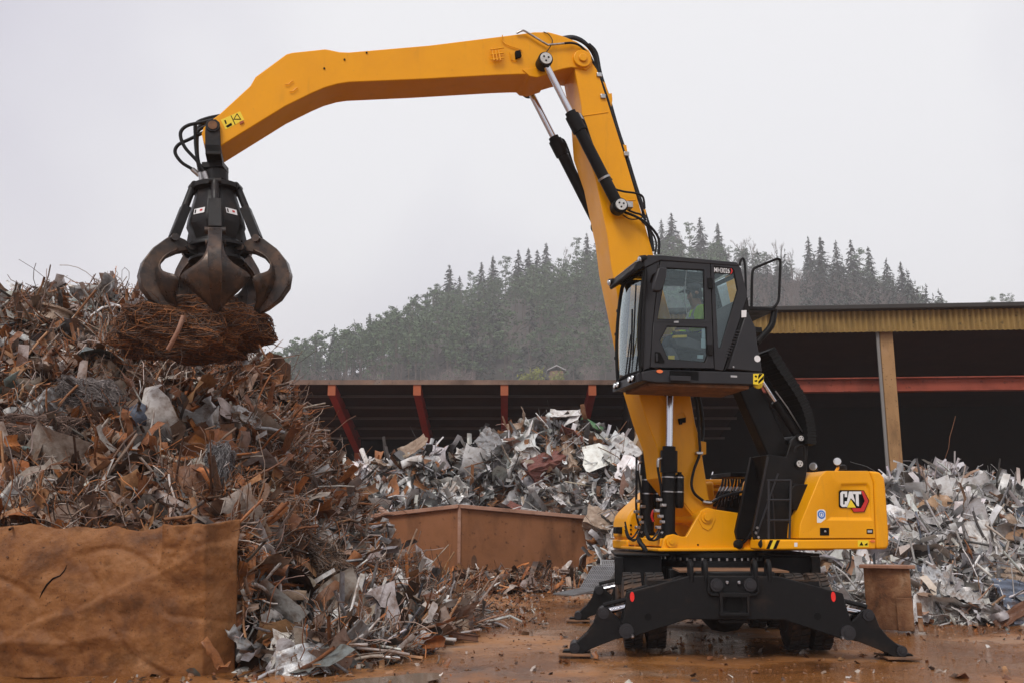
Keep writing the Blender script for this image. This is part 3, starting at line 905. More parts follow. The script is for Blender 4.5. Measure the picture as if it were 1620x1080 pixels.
# front stabiliser beam
BF = 2.32
def px_mirror(pts):
    """close the outline by mirroring on the chassis centre line"""
    return pts + [(-a, z) for a, z in reversed(pts)]
left_half = kps([(1163, 908), (1091, 910), (993, 936), (989, 958), (983, 983), (985, 1000), (992, 1008), (1002, 1007), (1087, 979), (1163, 979)], BF)
a_c = kp(1162, 940, BF)[0]
left_half = [(a - a_c, z) for a, z in left_half]
left_half[0] = (0, left_half[0][1]); left_half[-1] = (0, left_half[-1][1])
beam_pts = left_half[1:-1] + [(-a, z) for a, z in reversed(left_half[1:-1])]
KX = lambda a, b, z: K(a + a_c, b, z)
def stabiliser(bf, sgn, front):
    """beam, two legs; bf is the outer face, sgn the direction it faces"""
    mb = MB(KX)
    mb.prism(beam_pts, bf, bf - sgn * 0.06); mb.prism(beam_pts, bf - sgn * 0.36, bf - sgn * 0.42)
    beam = mb.build('stabiliser_beam', M['under'], mh, bevel=0.012)
    mb = MB(KX)
    for i in range(len(beam_pts)):
        if i in (len(beam_pts) // 2 - 2, len(beam_pts) // 2 - 3, len(beam_pts) // 2 + 1, len(beam_pts) // 2 + 2): continue
    mb.box((-1.0, bf - sgn * 0.355, 0.52), (1.0, bf - sgn * 0.065, 0.88))
    mb.build('beam_core', M['under'], beam)
    if front:
        for px in (1000, 1318):
            a, z = kp(px, 943, bf); a -= a_c
            mb = MB(KX); n = 16
            pts = [(a + 0.026 * math.cos(2 * math.pi * k / n), z + 0.058 * math.sin(2 * math.pi * k / n)) for k in range(n)]
            mb.prism(pts, bf + 0.002, bf + 0.014); mb.build('reflector', M['reflector'], beam)
        for px, py in ((1025, 975), (1293, 974)):
            a, z = kp(px, py, bf); a -= a_c
            mb = MB(KX); mb.cyl((a, bf + 0.001, z), (a, bf + 0.005, z), 0.042, n=20); mb.build('hole', M['blackp'], beam)
        # centre coupling
        mb = MB(KX)
        q = lambda px, py: (kp(px, py, bf)[0] - a_c, kp(px, py, bf)[1])
        for s_ in ((1137, 936, 1185, 943), (1137, 967, 1185, 973), (1137, 936, 1143, 973), (1179, 936, 1185, 973)):
            a0, z1 = q(s_[0], s_[1]); a1, z0 = q(s_[2], s_[3])
            mb.box((a0, bf + 0.002, z0), (a1, bf + 0.09, z1))
        mb.build('coupling_frame', M['under'], beam, bevel=0.006)
        a, z = q(1161, 954); mb = MB(KX); mb.cyl((a, bf + 0.001, z), (a, bf + 0.02, z), 0.105, n=24); mb.build('coupling_hole', M['blackp'], beam)
        for px in (1133, 1186):
            a, z = q(px, 924); mb = MB(KX)
            mb.cyl((a, bf + 0.002, z), (a, bf + 0.05, z), 0.075, n=24); mb.cyl((a, bf + 0.05, z), (a, bf + 0.07, z), 0.045, n=16)
            mb.build('pin_boss', M['satin'], beam, smooth=40)
            s2 = 17 if px < 1160 else -17
            a, z = q(px + s2, 921); mb = MB(KX); mb.lathe([(0.02, 0), (0.024, 0.02), (0.012, 0.035)], (a, bf + 0.002, z), (0, 1, 0), 12); mb.build('grease_cap', M['steel'], beam, smooth=40)
        for sx in (1121, 1199):
            d_ = 1 if sx < 1160 else -1
            mb = MB(KX); mb.tube([(q(x_, y_)[0], bf + 0.03, q(x_, y_)[1]) for x_, y_ in ((sx, 914), (sx, 936), (sx + 5 * d_, 940), (sx + 16 * d_, 940))], 0.02, 8)
            mb.build('coupling_rib', M['under'], beam, smooth=40)
        for px in (1094, 1117, 1196, 1218):
            a, z = q(px, 912); mb = MB(KX)
            mb.tube([(a, bf - 0.2, z - 0.02), (a, bf - 0.2, z + 0.12), (a, bf - 0.14, z + 0.17), (a, bf - 0.05, z + 0.17), (a, bf - 0.01, z + 0.10), (a, bf - 0.01, z - 0.05)], 0.03, 8, smooth=3)
            mb.build('lifting_eye', M['under'], beam, smooth=50)
        mb = MB(KX); mb.box((-0.17, bf - 0.3, q(1160, 986)[1]), (0.17, bf - 0.05, q(1160, 980)[1])); mb.build('under_block', M['under'], beam, bevel=0.01)
    # legs
    px_leg = [(945, 968), (949, 962), (956, 960), (963, 962), (969, 970), (984, 984), (996, 990), (1002, 998), (998, 1007), (973, 1012), (935, 1027), (921, 1035), (908, 1039), (902, 1033), (906, 1023), (928, 1003), (939, 988)]
    leg_pts = [(a - a_c, z) for a, z in kps(px_leg, BF)]
    piv = kp(991, 997, BF); piv = (piv[0] - a_c, piv[1])
    upk = kp(955, 970, BF); upk = (upk[0] - a_c, upk[1])
    foot = kp(909, 1031, BF); foot = (foot[0] - a_c, max(0.10, foot[1]))
    for side in (1, -1):
        f = lambda P: [(side * a, z) for a, z in P]
        mb = MB(KX)
        mb.prism(f(leg_pts), bf - sgn * 0.075, bf - sgn * 0.125); mb.prism(f(leg_pts), bf - sgn * 0.295, bf - sgn * 0.345)
        mid = [leg_pts[i] for i in (8, 9, 10, 11, 14, 15, 7)]
        mb.prism(f(mid), bf - sgn * 0.13, bf - sgn * 0.29)
        leg = mb.build('outrigger_leg', M['under'], mh, bevel=0.008)
        for (a, z), r_ in ((piv, 0.085), (upk, 0.065), (foot, 0.06)):
            mb = MB(KX); o1 = 0.03 if (a, z) == piv else -0.055
            mb.cyl((side * a, bf + sgn * o1, z), (side * a, bf - sgn * 0.40, z), r_, n=20)
            mb.cyl((side * a, bf + sgn * (o1 + 0.015), z), (side * a, bf + sgn * o1, z), r_ * 0.5, n=12)
            mb.build('pivot_pin', M['satin'], leg, smooth=40)
        if front:
            mb = MB(KX); mb.lathe([(0.024, 0), (0.026, 0.03), (0.012, 0.05)], (side * (piv[0] + 0.07), bf + 0.002, piv[1] - 0.06), (0, 1, 0), 10); mb.build('grease_cap', M['steel'], leg, smooth=40)
        # cylinder from inside the beam to the upper knuckle
        c0 = np.array((side * (upk[0] + 0.75), bf - sgn * 0.21, upk[1] + 0.16)); c1 = np.array((side * upk[0], bf - sgn * 0.21, upk[1]))
        mb = MB(KX); mb.cyl(c0 + (c1 - c0) * 0.5, c1, 0.035, n=16); rod = mb.build('cylinder_rod', M['chrome'], leg, smooth=40)
        mb = MB(KX); mb.cyl(c0, c0 + (c1 - c0) * 0.5, 0.065, n=16); mb.build('cylinder_barrel', M['under'], leg, smooth=40)
        g0 = np.array((side * (upk[0] + 0.45), bf - sgn * 0.21, upk[1] + 0.2)); g1 = np.array((side * (upk[0] + 0.0), bf - sgn * 0.21, upk[1] + 0.09))
        mb = MB(KX); mb.tube([g0 + np.array((0, sgn * .1, 0)), g1 + np.array((0, sgn * .1, 0))], 0.028, 8); mb.build('guard_bar', M['under'], leg, smooth=40)
        # pad
        pz = 0.012
        mb = MB(KX)
        a0 = side * foot[0]
        mb.box((a0 - 0.19, bf - sgn * 0.21 - 0.24, pz), (a0 + 0.19, bf - sgn * 0.21 + 0.24, pz + 0.022))
        pad = mb.build('pad', M['mud'], leg, bevel=0.005)
        mb = MB(KX)
        mb.prism([(a0 - 0.15, pz + 0.024), (a0 - 0.13, pz + 0.05), (a0 - 0.06, pz + 0.055), (a0 - 0.03, foot[1] + 0.05), (a0 + 0.03, foot[1] + 0.05), (a0 + 0.06, pz + 0.055), (a0 + 0.13, pz + 0.05), (a0 + 0.15, pz + 0.024)], bf - sgn * 0.13, bf - sgn * 0.29)
        mb.build('pad_bracket', M['under'], pad, bevel=0.006)
stabiliser(BF, 1, True)
stabiliser(-BF + 0.05, -1, False)

# wheels: twin tyres on two axles
def wheel_mesh():
    mb = MB(); R_, w = 0.455, 0.235
    prof = [(0.25, -w / 2), (0.33, -w / 2 - 0.01), (0.41, -w / 2 + 0.005), (R_ - 0.012, -w / 2 + 0.03), (R_, -w / 2 + 0.06), (R_, w / 2 - 0.06), (R_ - 0.012, w / 2 - 0.03), (0.41, w / 2 - 0.005), (0.33, w / 2 + 0.01), (0.25, w / 2)]
    mb.lathe(prof, (0, 0, 0), (1, 0, 0), 40)
    n = 34
    for k in range(n):          # lugs in two staggered rows
        for s in (-1, 1):
            t = 2 * math.pi * (k + (0.5 if s > 0 else 0)) / n
            dt = 0.062
            V = []
            for x, o in ((s * 0.012, 0.05 * s), (s * 0.11, -0.02 * s)):
                for a in (t - dt + o, t + dt + o):
                    for rr in (R_ - 0.01, R_ + 0.016):
                        V.append((x, rr * math.cos(a), rr * math.sin(a)))
            mb.add(V, [(0, 1, 3, 2), (4, 6, 7, 5), (0, 2, 6, 4), (1, 5, 7, 3), (0, 4, 5, 1), (2, 3, 7, 6)])
    ty = mb.mesh('tyre', M['tyre'], smooth=35)
    mb = MB(); mb.lathe([(0.255, -0.09), (0.265, -0.12), (0.23, -0.115), (0.215, -0.05), (0.12, -0.03), (0.12, 0.03), (0.215, 0.05), (0.23, 0.115), (0.265, 0.12), (0.255, 0.09)], (0, 0, 0), (1, 0, 0), 32)
    return ty, mb.mesh('rim', M['under'], smooth=35)
TYM, RIM = wheel_mesh()
for bax in (1.33, -1.42):
    for a in (-1.16, -0.87, 0.87, 1.16):
        w_ = bpy.data.objects.new('wheel', RIM); COL.objects.link(w_); w_.parent = mh
        w_.location = K(a + a_c, bax, 0.465) - MC
        w_.rotation_euler = (tr.uniform(0, 3), 0, -PS)
        t_ = bpy.data.objects.new('tyre', TYM); COL.objects.link(t_); t_.parent = w_
    mb = MB(KX); mb.cyl((-1.2, bax, 0.465), (1.2, bax, 0.465), 0.09, n=16); mb.lathe([(0.1, -0.3), (0.24, -0.16), (0.27, 0), (0.24, 0.16), (0.1, 0.3)], (0, bax, 0.465), (1, 0, 0), 20)
    mb.build('axle', M['under'], mh, smooth=40)
# side boxes, steps over the wheels
for side in (-1, 1):
    mb = MB(KX); mb.box((side * 0.72, -0.95, 0.62), (side * 1.28, 0.72, 1.12)); mb.box((side * 0.62, -1.05, 1.125), (side * 1.36, 0.85, 1.16)); mb.box((side * 1.24, 0.78, 0.75), (side * 1.36, 0.86, 1.12))
    mb.build('side_box', M['under'], mh, bevel=0.012)

# ---------------------------------------------------------------- upper structure, deck
VN = 1.43
zb = up(1100, 870, VN)[1]
def P2(pts, v): return ups(pts, v)
# floor plate and swing frame
d0 = up(1050, 869, 0.42); d1 = up(1210, 869, 0.42)
mb = MB(U)
fr_u, re_u = up(968, 868, -0.45)[0], up(1404, 868, VN)[0]
zt = up(1100, 853, 1.2)[1]
u_sp = up(1205, 868, 0.9)[0]
mb.box((re_u + 0.25, -1.40, zb + 0.02), (u_sp, 0.98, zb + 0.16))
mb.box((u_sp + 0.003, -1.40, zb + 0.03), (up(1053, 868, 0.56)[0] + 0.05, 0.49, zb + 0.14))
mb.box((re_u + 0.3, -0.9, zb - 0.03), (up(1050, 868, 0.56)[0] + 0.1, 0.62, zb + 0.015))
frame = mb.build('deck_frame', M['yellow'], mh, bevel=0.015)
# near side rail
mb = MB(U)
mb.prism(ups([(1211, 853), (1386, 852), (1386, 868), (1211, 869)], VN), 1.0, VN)
rail = mb.build('side_rail', M['yellow'], mh, bevel=0.02)
# boom bracket plates
bk = [(1048, 869), (1050, 853), (1056, 846), (1066, 844), (1078, 848), (1086, 848), (1104, 816), (1109, 807), (1119, 802), (1131, 805), (1178, 812), (1197, 816), (1199, 838), (1194, 850), (1205, 856), (1214, 869)]
bkp = ups(bk, 0.56)
mb = MB(U); mb.prism(bkp, 0.50, 0.56); mb.prism(bkp, -0.56, -0.50)
bracket = mb.build('boom_bracket', M['yellow'], mh, bevel=0.01)
u, z = up(1117, 817, 0.56)
BOOM_PIN = (u, z)
mb = MB(U); mb.cyl((u, -0.60, z), (u, 0.59, z), 0.085, n=24); mb.cyl((u, 0.59, z), (u, 0.615, z), 0.05, n=16)
mb.build('foot_pin', M['yellow'], bracket, smooth=40)
mb = MB(U); pl = ups([(1104, 820), (1108, 808), (1118, 805), (1129, 809), (1132, 820), (1126, 834), (1120, 839), (1111, 834)], 0.565); mb.prism(pl, 0.558, 0.572); mb.build('pin_plate', M['yellow'], bracket, bevel=0.004)
u, z = up(1061, 856, 0.56)
CYL_PIN = (u, z)
mb = MB(U); mb.cyl((u, -0.60, z), (u, 0.59, z), 0.075, n=24); mb.cyl((u, 0.59, z), (u, 0.61, z), 0.035, n=12); mb.build('cylinder_pin', M['yellow'], bracket, smooth=40)
u, z = up(1166, 860, 0.56)
mb = MB(U); mb.lathe([(0.06, 0), (0.065, 0.05), (0.045, 0.09), (0.02, 0.10)], (u, 0.565, z), (0, 1, 0), 16); mb.build('hose_port', M['rubber'], bracket, smooth=40)
mb = MB(U); mb.tube([(u, 0.64, z), (up(1178, 856, 0.6)[0], 0.58, up(1178, 856, 0.6)[1]), (up(1195, 838, 0.7)[0], 0.66, up(1195, 838, 0.7)[1])], 0.022, 8, smooth=4); mb.build('hose', M['hose'], mh, smooth=60)
mb = MB(U); u2, z2 = up(1104, 861, 0.56); mb.cyl((u2, 0.561, z2), (u2, 0.567, z2), 0.013, n=10); mb.build('bracket_hole', M['blackp'], bracket)

# far side tank box with rounded front
tv0, tv1 = -1.40, -0.74
tank = ups([(992, 852), (992, 826), (995, 815), (1000, 808), (1034, 776), (1050, 770), (1130, 760), (1135, 852)], -0.74)
mb = MB(U); mb.prism(tank, tv0, tv1); tk = mb.build('tank_box', M['yellow'], mh, bevel=0.05, seg=4)
mb = MB(U); mb.prism(ups([(992, 868), (991, 853.5), (1075, 853.5), (1075, 868)], -0.74), tv0, tv1); mb.build('front_sill', M['yellow'], tk, bevel=0.02)
for px in (997, 1003):
    u, z = up(px, 861, -0.73); mb = MB(U); mb.box((u - 0.022, -0.735, z - 0.03), (u + 0.022, -0.728, z + 0.03)); mb.build('tie_down', M['steel'], tk, bevel=0.004)
u, z = up(980, 838, -0.95); mb = MB(U); mb.box((u - 0.05, -1.1, z - 0.05), (u + 0.05, -0.95, z + 0.05)); mb.build('marker_lamp', M['black'], tk, bevel=0.01)
for py in (830, 837, 844):
    u, z = up(998, py, -0.735); mb = MB(U); mb.cyl((u, -0.74, z), (u, -0.725, z), 0.016, n=10); mb.build('cap_screw', M['black'], tk)

# engine hood with a pressed panel
HA = ups([(1264, 851), (1266, 828), (1297, 753), (1307, 744), (1374, 744), (1381, 762), (1384.5, 851)], VN)
HB = ups([(1309, 822), (1311, 812), (1324, 769), (1331, 763.5), (1372, 763), (1377, 770), (1380.5, 822)], VN)
HC = ups([(1316, 818), (1318, 811), (1329, 773), (1334, 768), (1371, 767.5), (1375, 773), (1378, 818)], VN)
mb = MB(U); n = len(HA)
V = [(p[0], VN, p[1]) for p in HA] + [(p[0], VN, p[1]) for p in HB] + [(p[0], VN - 0.028, p[1]) for p in HC] + [(p[0], -1.40, p[1]) for p in HA]
Fc = [tuple(range(2 * n, 3 * n)), tuple(range(3 * n, 4 * n))]
for i in range(n):
    j = (i + 1) % n
    Fc += [(i, j, n + j, n + i), (n + i, n + j, 2 * n + j, 2 * n + i), (i, 3 * n + i, 3 * n + j, j)]
mb.add(V, Fc)
hood = mb.build('engine_hood', M['yellow'], mh, bevel=0.028, seg=3)
CW = ups([(1375.5, 744), (1392, 745.5), (1400, 755), (1402, 775), (1407, 845), (1407, 860), (1404, 868), (1387, 868), (1386.5, 851), (1382.5, 762)], VN)
mb = MB(U); mb.prism(CW, -1.43, VN + 0.004); cw = mb.build('counterweight', M['yellow'], mh, bevel=0.035, seg=4)
# emblem
def flat(name, pts, v, dv, mat, parent, bevel=0.0):
    mb = MB(U); mb.prism(ups(pts, v), v, v + dv)
    return mb.build(name, mat, parent, bevel=bevel)
VE = VN - 0.026
emb = flat('emblem', [(1327, 777), (1329, 774.5), (1361, 774.5), (1366, 775), (1374.5, 791), (1367, 809), (1350, 809.5), (1346, 802.5), (1329.5, 802.5), (1327, 800)], VE, 0.012, M['blackp'], hood)
flat('emblem_red', [(1362, 775.5), (1366, 776), (1373.8, 791.5), (1366.5, 808.3), (1350.5, 808.8), (1347, 803), (1362, 803), (1368, 791.5)], VE + 0.012, 0.004, M['red'], emb)
def letters(strokes, v, dv, mat, parent, name):
    for pts in strokes:
        flat(name, pts, v, dv, mat, parent)
VL = VE + 0.012
letters([[(1340, 776.5), (1332, 776.5), (1329.3, 779), (1329.3, 798), (1332, 801), (1337, 801), (1339.8, 798.5), (1339.8, 792), (1336.3, 792), (1336.2, 797), (1333.6, 797), (1333.4, 780.5), (1336.2, 780.3), (1336.3, 785.5), (1339.9, 785.5), (1339.9, 778.5)],
         [(1343, 776.5), (1348, 776.5), (1352.8, 794), (1345.6, 787), (1339.8, 801), (1338.2, 801)],
         [(1348.5, 776.5), (1362, 776.5), (1362, 780.8), (1358, 780.8), (1358.5, 800), (1355.5, 799), (1354, 796), (1353.5, 780.8), (1349.6, 780.8)]], VL, 0.006, M['white'], emb, 'letter')
flat('emblem_triangle', [(1340, 802), (1345.8, 789.5), (1353.8, 802)], VL + 0.002, 0.006, M['warn'], emb)
# stickers on the hood
st = flat('sticker', [(1292.5, 808), (1296, 805), (1303, 805), (1306, 808), (1306, 826), (1292.5, 826)], VN + 0.001, 0.002, M['white'], hood)
u, z = up(1299.2, 813, VN)
mb = MB(U); mb.lathe([(0.055, 0), (0.055, 0.002), (0.001, 0.0021)], (u, VN + 0.0035, z), (0, 1, 0), 24); mb.build('sticker_disc', M['bluep'], st)
mb = MB(U); mb.ring([(u + 0.036 * math.cos(k * .3927), z + 0.036 * math.sin(k * .3927)) for k in range(16)], [(u + 0.028 * math.cos(k * .3927), z + 0.028 * math.sin(k * .3927)) for k in range(16)], VN + 0.006, VN + 0.008); mb.build('sticker_ring', M['white'], st)
mb = MB(U); mb.box((u - 0.011, VN + 0.006, z - 0.02), (u + 0.011, VN + 0.008, z + 0.012)); mb.build('sticker_figure', M['white'], st)
lt = flat('latch', [(1297, 834), (1311.5, 834), (1311.5, 846), (1297, 846)], VN + 0.001, 0.008, M['blackp'], hood, 0.004)
u, z = up(1304.5, 840, VN); mb = MB(U); mb.lathe([(0.016, 0), (0.016, 0.01), (0.006, 0.016)], (u, VN + 0.009, z), (0, 1, 0), 10); mb.build('latch_button', M['steel'], lt, smooth=40)
bd = flat('badge', [(1371, 836), (1381, 836), (1381, 843.5), (1371, 843.5)], VN + 0.001, 0.004, M['blackp'], hood)
flat('badge_print', [(1372.5, 838), (1379.5, 838), (1379.5, 841.5), (1372.5, 841.5)], VN + 0.005, 0.002, M['greyprint'], bd)
wd = flat('warning_decal', [(1357, 854), (1374, 854), (1374, 864), (1357, 864)], VN + 0.001, 0.002, M['warn'], rail)
flat('decal_mark', [(1359.5, 862), (1362.8, 856), (1366, 862)], VN + 0.0035, 0.001, M['blackp'], wd); flat('decal_mark', [(1368, 860.5), (1372.5, 857.5), (1372.5, 862), (1368, 862)], VN + 0.0035, 0.001, M['blackp'], wd)
flat('decal', [(1256.5, 857.5), (1261.5, 857.5), (1261.5, 864), (1256.5, 864)], VN + 0.001, 0.002, M['white'], rail)
u, z = up(1380, 855, VN); mb = MB(U); mb.prism([(u + 0.036 * math.cos(k * .524), z + 0.016 * math.sin(k * .524)) for k in range(12)], VN + 0.001, VN + 0.012); mb.build('side_marker', M['orangel'], rail)
# hazard stripes on the rail nose
for k, (x0, mt) in enumerate(((1212, 'blackp'), (1217.5, 'warn'), (1223, 'blackp'))):
    flat('hazard_stripe', [(x0 + 6, 853.5), (x0 + 11, 853.5), (x0 + 5, 867.5), (x0, 867.5)], VN + 0.001 + 0.001 * k, 0.002, M[mt], rail)
u, z = up(1211, 860, 1.3); mb = MB(U); mb.lathe([(0.06, 0), (0.06, 0.06), (0.03, 0.09)], (u, 1.3, z), (1, 0, 0), 16); mb.build('rubber_stop', M['rubber'], rail, smooth=40)

# deck machinery in the middle
mb = MB(U)
mb.prism(ups([(1142, 748), (1214, 748), (1214, 755), (1142, 755)], -0.2), -0.6, 0.1)
mach = mb.build('valve_block_cover', M['black'], mh, bevel=0.008)
mb = MB(U); mb.prism(ups([(1180, 752), (1190, 752), (1184, 834), (1174, 834)], 0.5), 0.47, 0.56); mb.prism(ups([(1170, 823), (1184, 823), (1184, 836), (1170, 836)], 0.5), 0.47, 0.6); mb.build('support_post', M['black'], mh, bevel=0.006)
mb = MB(U); mb.prism(ups([(1113, 757), (1176, 757), (1176, 806), (1113, 806)], -0.9), -1.3, -0.95); mb.build('fluid_tank', M['yellow'], mh, bevel=0.02)
for py in (762, 772, 783):
    mb = MB(U); mb.prism(ups([(1115, py), (1152, py - 1), (1152, py + 4), (1115, py + 5)], -0.88), -0.93, -0.84); mb.build('tank_rib', M['yellow'], mh, bevel=0.006)
mb = MB(U); mb.prism(ups([(1194, 765), (1207, 765), (1207, 812), (1194, 812)], 0.2), 0.0, 0.2); mb.build('pump_housing', M['yellow'], mh, bevel=0.015)
mb = MB(U); mb.prism(ups([(1150, 792), (1176, 782), (1180, 813), (1146, 809)], 0.1), -0.2, 0.1); mb.build('valve_block', M['black'], mh, bevel=0.01)
hr_ = random.Random(3)
for k in range(9):
    x0 = 1140 + k * 4.2; v = hr_.uniform(-0.05, 0.3)
    pts_ = [up3(x0 + 4, 757, v), up3(x0 + hr_.uniform(-4, 5), 770, v + .05), up3(x0 - 6, 784, v + .08), up3(x0 - 10 + hr_.uniform(-3, 3), 800, v)]
    mb = MB(U); mb.tube(pts_, 0.017, 7, smooth=4); h_ = mb.build('hose', M['hose'], mh, smooth=60)
    mb = MB(U); mb.tube([np.array(pts_[1]) + np.array((0, 0.004, 0)), (np.array(pts_[1]) + np.array(pts_[2])) / 2 + np.array((0, 0.01, 0))], 0.020, 7); mb.build('hose_fitting', M['steel'], h_, smooth=60)
mb = MB(U); mb.tube([up3(1118, 792, 0.3), up3(1128, 793, 0.38), up3(1140, 786, 0.4), up3(1160, 780, 0.4), up3(1178, 776, 0.3)], 0.02, 8, smooth=4); mb.build('hose', M['hose'], mh, smooth=60)
mb = MB(U); mb.tube([up3(1112, 793, 0.34), up3(1124, 795, 0.36), up3(1134, 789, 0.385)], 0.026, 8, smooth=3); mb.build('hose_fitting', M['steel'], mh, smooth=60)
# black cabinet, step ladder and yellow lamp post between tower and hood
mb = MB(U); mb.prism(ups([(1252, 772), (1257, 765), (1284, 765), (1284, 806), (1252, 806)], 1.2), 0.7, 1.2); mb.build('battery_box', M['black'], mh, bevel=0.012)
mb = MB(U); mb.prism(ups([(1255, 808), (1278, 808), (1266, 851), (1253, 851)], 1.05), 0.5, 1.05); mb.build('radiator_side', M['black'], mh, bevel=0.01)
mb = MB(U); mb.cyl((*up3(1200, 838, 0.9)[:2], up(1200, 838, 0.9)[1]), (*up3(1248, 838, 0.9)[:2], up(1248, 838, 0.9)[1]), 0.10, n=20); mb.build('air_tank', M['black'], mh, smooth=40)
mb = MB(U); mb.prism(ups([(1231, 810), (1248, 810), (1248, 830), (1231, 830)], 1.0), 0.9, 1.0); gu = mb.build('filter_block', M['satin'], mh, bevel=0.01)
for py in (817, 824): flat('yellow_tab', [(1232, py), (1235.5, py), (1235.5, py + 3.5), (1232, py + 3.5)], 1.001, 0.01, M['warn'], gu)
mb = MB(U)
for (x0, y0), (x1, y1) in (((1216, 759), (1216, 852)), ((1251, 759), (1249, 852))): mb.tube([up3(x0, y0, 1.32), up3(x1, y1, 1.32)], 0.016, 8)
for py in (759, 790, 822): mb.tube([up3(1214, py, 1.32), up3(1251, py, 1.32)], 0.014, 8)
mb.build('step_ladder', M['satin'], mh, smooth=40)
mb = MB(U); mb.prism(ups([(1279, 746), (1296, 746), (1296, 750), (1286, 750), (1286, 772), (1280, 772)], 0.6), 0.5, 0.6); lp = mb.build('lamp_bracket', M['yellow'], mh, bevel=0.006)
mb = MB(U); mb.tube([up3(1321, 748, 0.6), up3(1327, 737, 0.6)], 0.022, 8); mb.build('lamp_arm', M['yellow'], lp, smooth=40)
for px, py in ((1325, 730), (1287, 738)):
    u, z = up(px, py, 0.6); mb = MB(U); mb.lathe([(0.03, -0.06), (0.065, -0.02), (0.07, 0.03), (0.06, 0.035)], (u, 0.6, z), (0.6, 0.8, 0.1), 20); wl = mb.build('work_lamp', M['black'], lp, smooth=40)
    mb = MB(U); mb.lathe([(0.055, 0.036), (0.05, 0.042), (0.001, 0.044)], (u, 0.6, z), (0.6, 0.8, 0.1), 20); mb.build('lens', M['lens'], wl, smooth=40)
u, z = up(1334, 742, 0.9); mb = MB(U); mb.lathe([(0.05, 0), (0.05, 0.05), (0.02, 0.07)], (u, 0.9, z), (0, 0, 1), 16); mb.build('filler_cap', M['black'], hood, smooth=40)

# ---------------------------------------------------------------- cab riser
mb = MB(U)
tw = ups([(1191, 840), (1216, 718), (1244, 722), (1252, 696), (1262, 686), (1274, 686), (1279, 700), (1276, 750), (1250, 853), (1194, 853)], 1.12)
mb.prism(tw, 1.06, 1.12); mb.prism(tw, 0.56, 0.62)
tower = mb.build('riser_tower', M['black'], mh, bevel=0.008)
mb = MB(U); mb.prism([tw[i] for i in (1, 2, 7, 8)], 0.63, 1.05); mb.build('tower_web', M['black'], tower, bevel=0.01)
for px, py, r_ in ((1265, 693, 0.05), (1263, 733, 0.062)):
    u, z = up(px, py, 1.12); mb = MB(U); mb.cyl((u, 0.5, z), (u, 1.15, z), r_, n=20); mb.build('pin', M['black'], tower, smooth=40)
    mb = MB(U); mb.cyl((u, 1.15, z), (u, 1.165, z), r_ * 0.72, n=20); pc = mb.build('pin_cap', M['pin'], tower)
    for k in range(3):
        a = 2.1 * k + 0.5; mb = MB(U); mb.cyl((u + r_ * .36 * math.cos(a), 1.1655, z + r_ * .36 * math.sin(a)), (u + r_ * .36 * math.cos(a), 1.17, z + r_ * .36 * math.sin(a)), r_ * 0.13, n=8); mb.build('screw', M['blackp'], pc)
for px, py in ((1197, 834), (1195, 842), (1199, 849)):
    u, z = up(px, py, 1.12); mb = MB(U); mb.cyl((u, 1.121, z), (u, 1.14, z), 0.018, n=8); mb.build('bolt', M['steel'], tower)
mb = MB(U); mb.tube([up3(1257, 714, 1.2), up3(1260, 706, 1.2), (up3(1272, 706, 1.2)), up3(1273, 728, 1.2)], 0.018, 8, smooth=3); mb.build('grab_handle', M['black'], tower, smooth=40)
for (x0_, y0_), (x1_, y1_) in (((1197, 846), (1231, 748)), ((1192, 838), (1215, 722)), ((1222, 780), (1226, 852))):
    mb = MB(U); mb.tube([up3(x0_, y0_, 1.125), up3(x1_, y1_, 1.125)], 0.014, 6); mb.build('edge_highlight_strip', M['satin'], tower, smooth=60)  # added thin strips imitating bright highlights along the black tower's edges
arm = ups([(1168, 612), (1202, 606), (1249, 708), (1240, 733), (1216, 722)], 0.95)
mb = MB(U); mb.prism(arm, 0.70, 0.95); mb.build('riser_arm', M['black'], mh, bevel=0.02)
c0, c1 = np.array(up3(1265, 693, 1.0)), np.array(up3(1203, 598, 1.0))
mb = MB(U); mb.cyl(c0, c0 + (c1 - c0) * 0.62, 0.062, n=18); rb_ = mb.build('riser_cylinder', M['black'], mh, smooth=40)
mb = MB(U); mb.cyl(c0 + (c1 - c0) * 0.62, c1, 0.035, n=14); mb.build('rod', M['chrome'], rb_, smooth=40)
mb = MB(U); mb.tube([c0 + np.array((0, .09, .08)), c0 * .6 + c1 * .4 + np.array((0, .1, .09)), c0 * .3 + c1 * .7 + np.array((0, .1, .06))], 0.012, 6); mb.build('pipe', M['steel'], rb_, smooth=60)
# cable chain: links along a curve
ch = [np.array(up3(x, y, 1.0)) for x, y in ((1208, 556), (1222, 580), (1236, 601), (1250, 622), (1261, 643), (1268, 664), (1271, 684), (1271, 704))]
cc = catmull(ch, 5)
chain = None
for k in range(len(cc) - 1):
    d = cc[k + 1] - cc[k]; L_ = np.linalg.norm(d); d /= L_
    nn = np.array((-d[2], 0, d[0]))
    mb = MB(U)
    c = cc[k]
    hw = 0.07 if k % 2 else 0.062
    V = []
    for v in (-0.22, 0.22):
        for (s, t) in ((0.04, -hw), (0.96, -hw), (0.96, hw), (0.04, hw)):
            p = c + d * L_ * s + nn * t; V.append((p[0], 1.0 + v, p[2]))
    mb.add(V, [(0, 1, 2, 3), (7, 6, 5, 4), (0, 4, 5, 1), (1, 5, 6, 2), (2, 6, 7, 3), (3, 7, 4, 0)])
    if chain is None: chain = mb.build('cable_chain', M['rubber'], mh)
    else: mb.build('chain_link', M['rubber'], chain)
mb = MB(U)
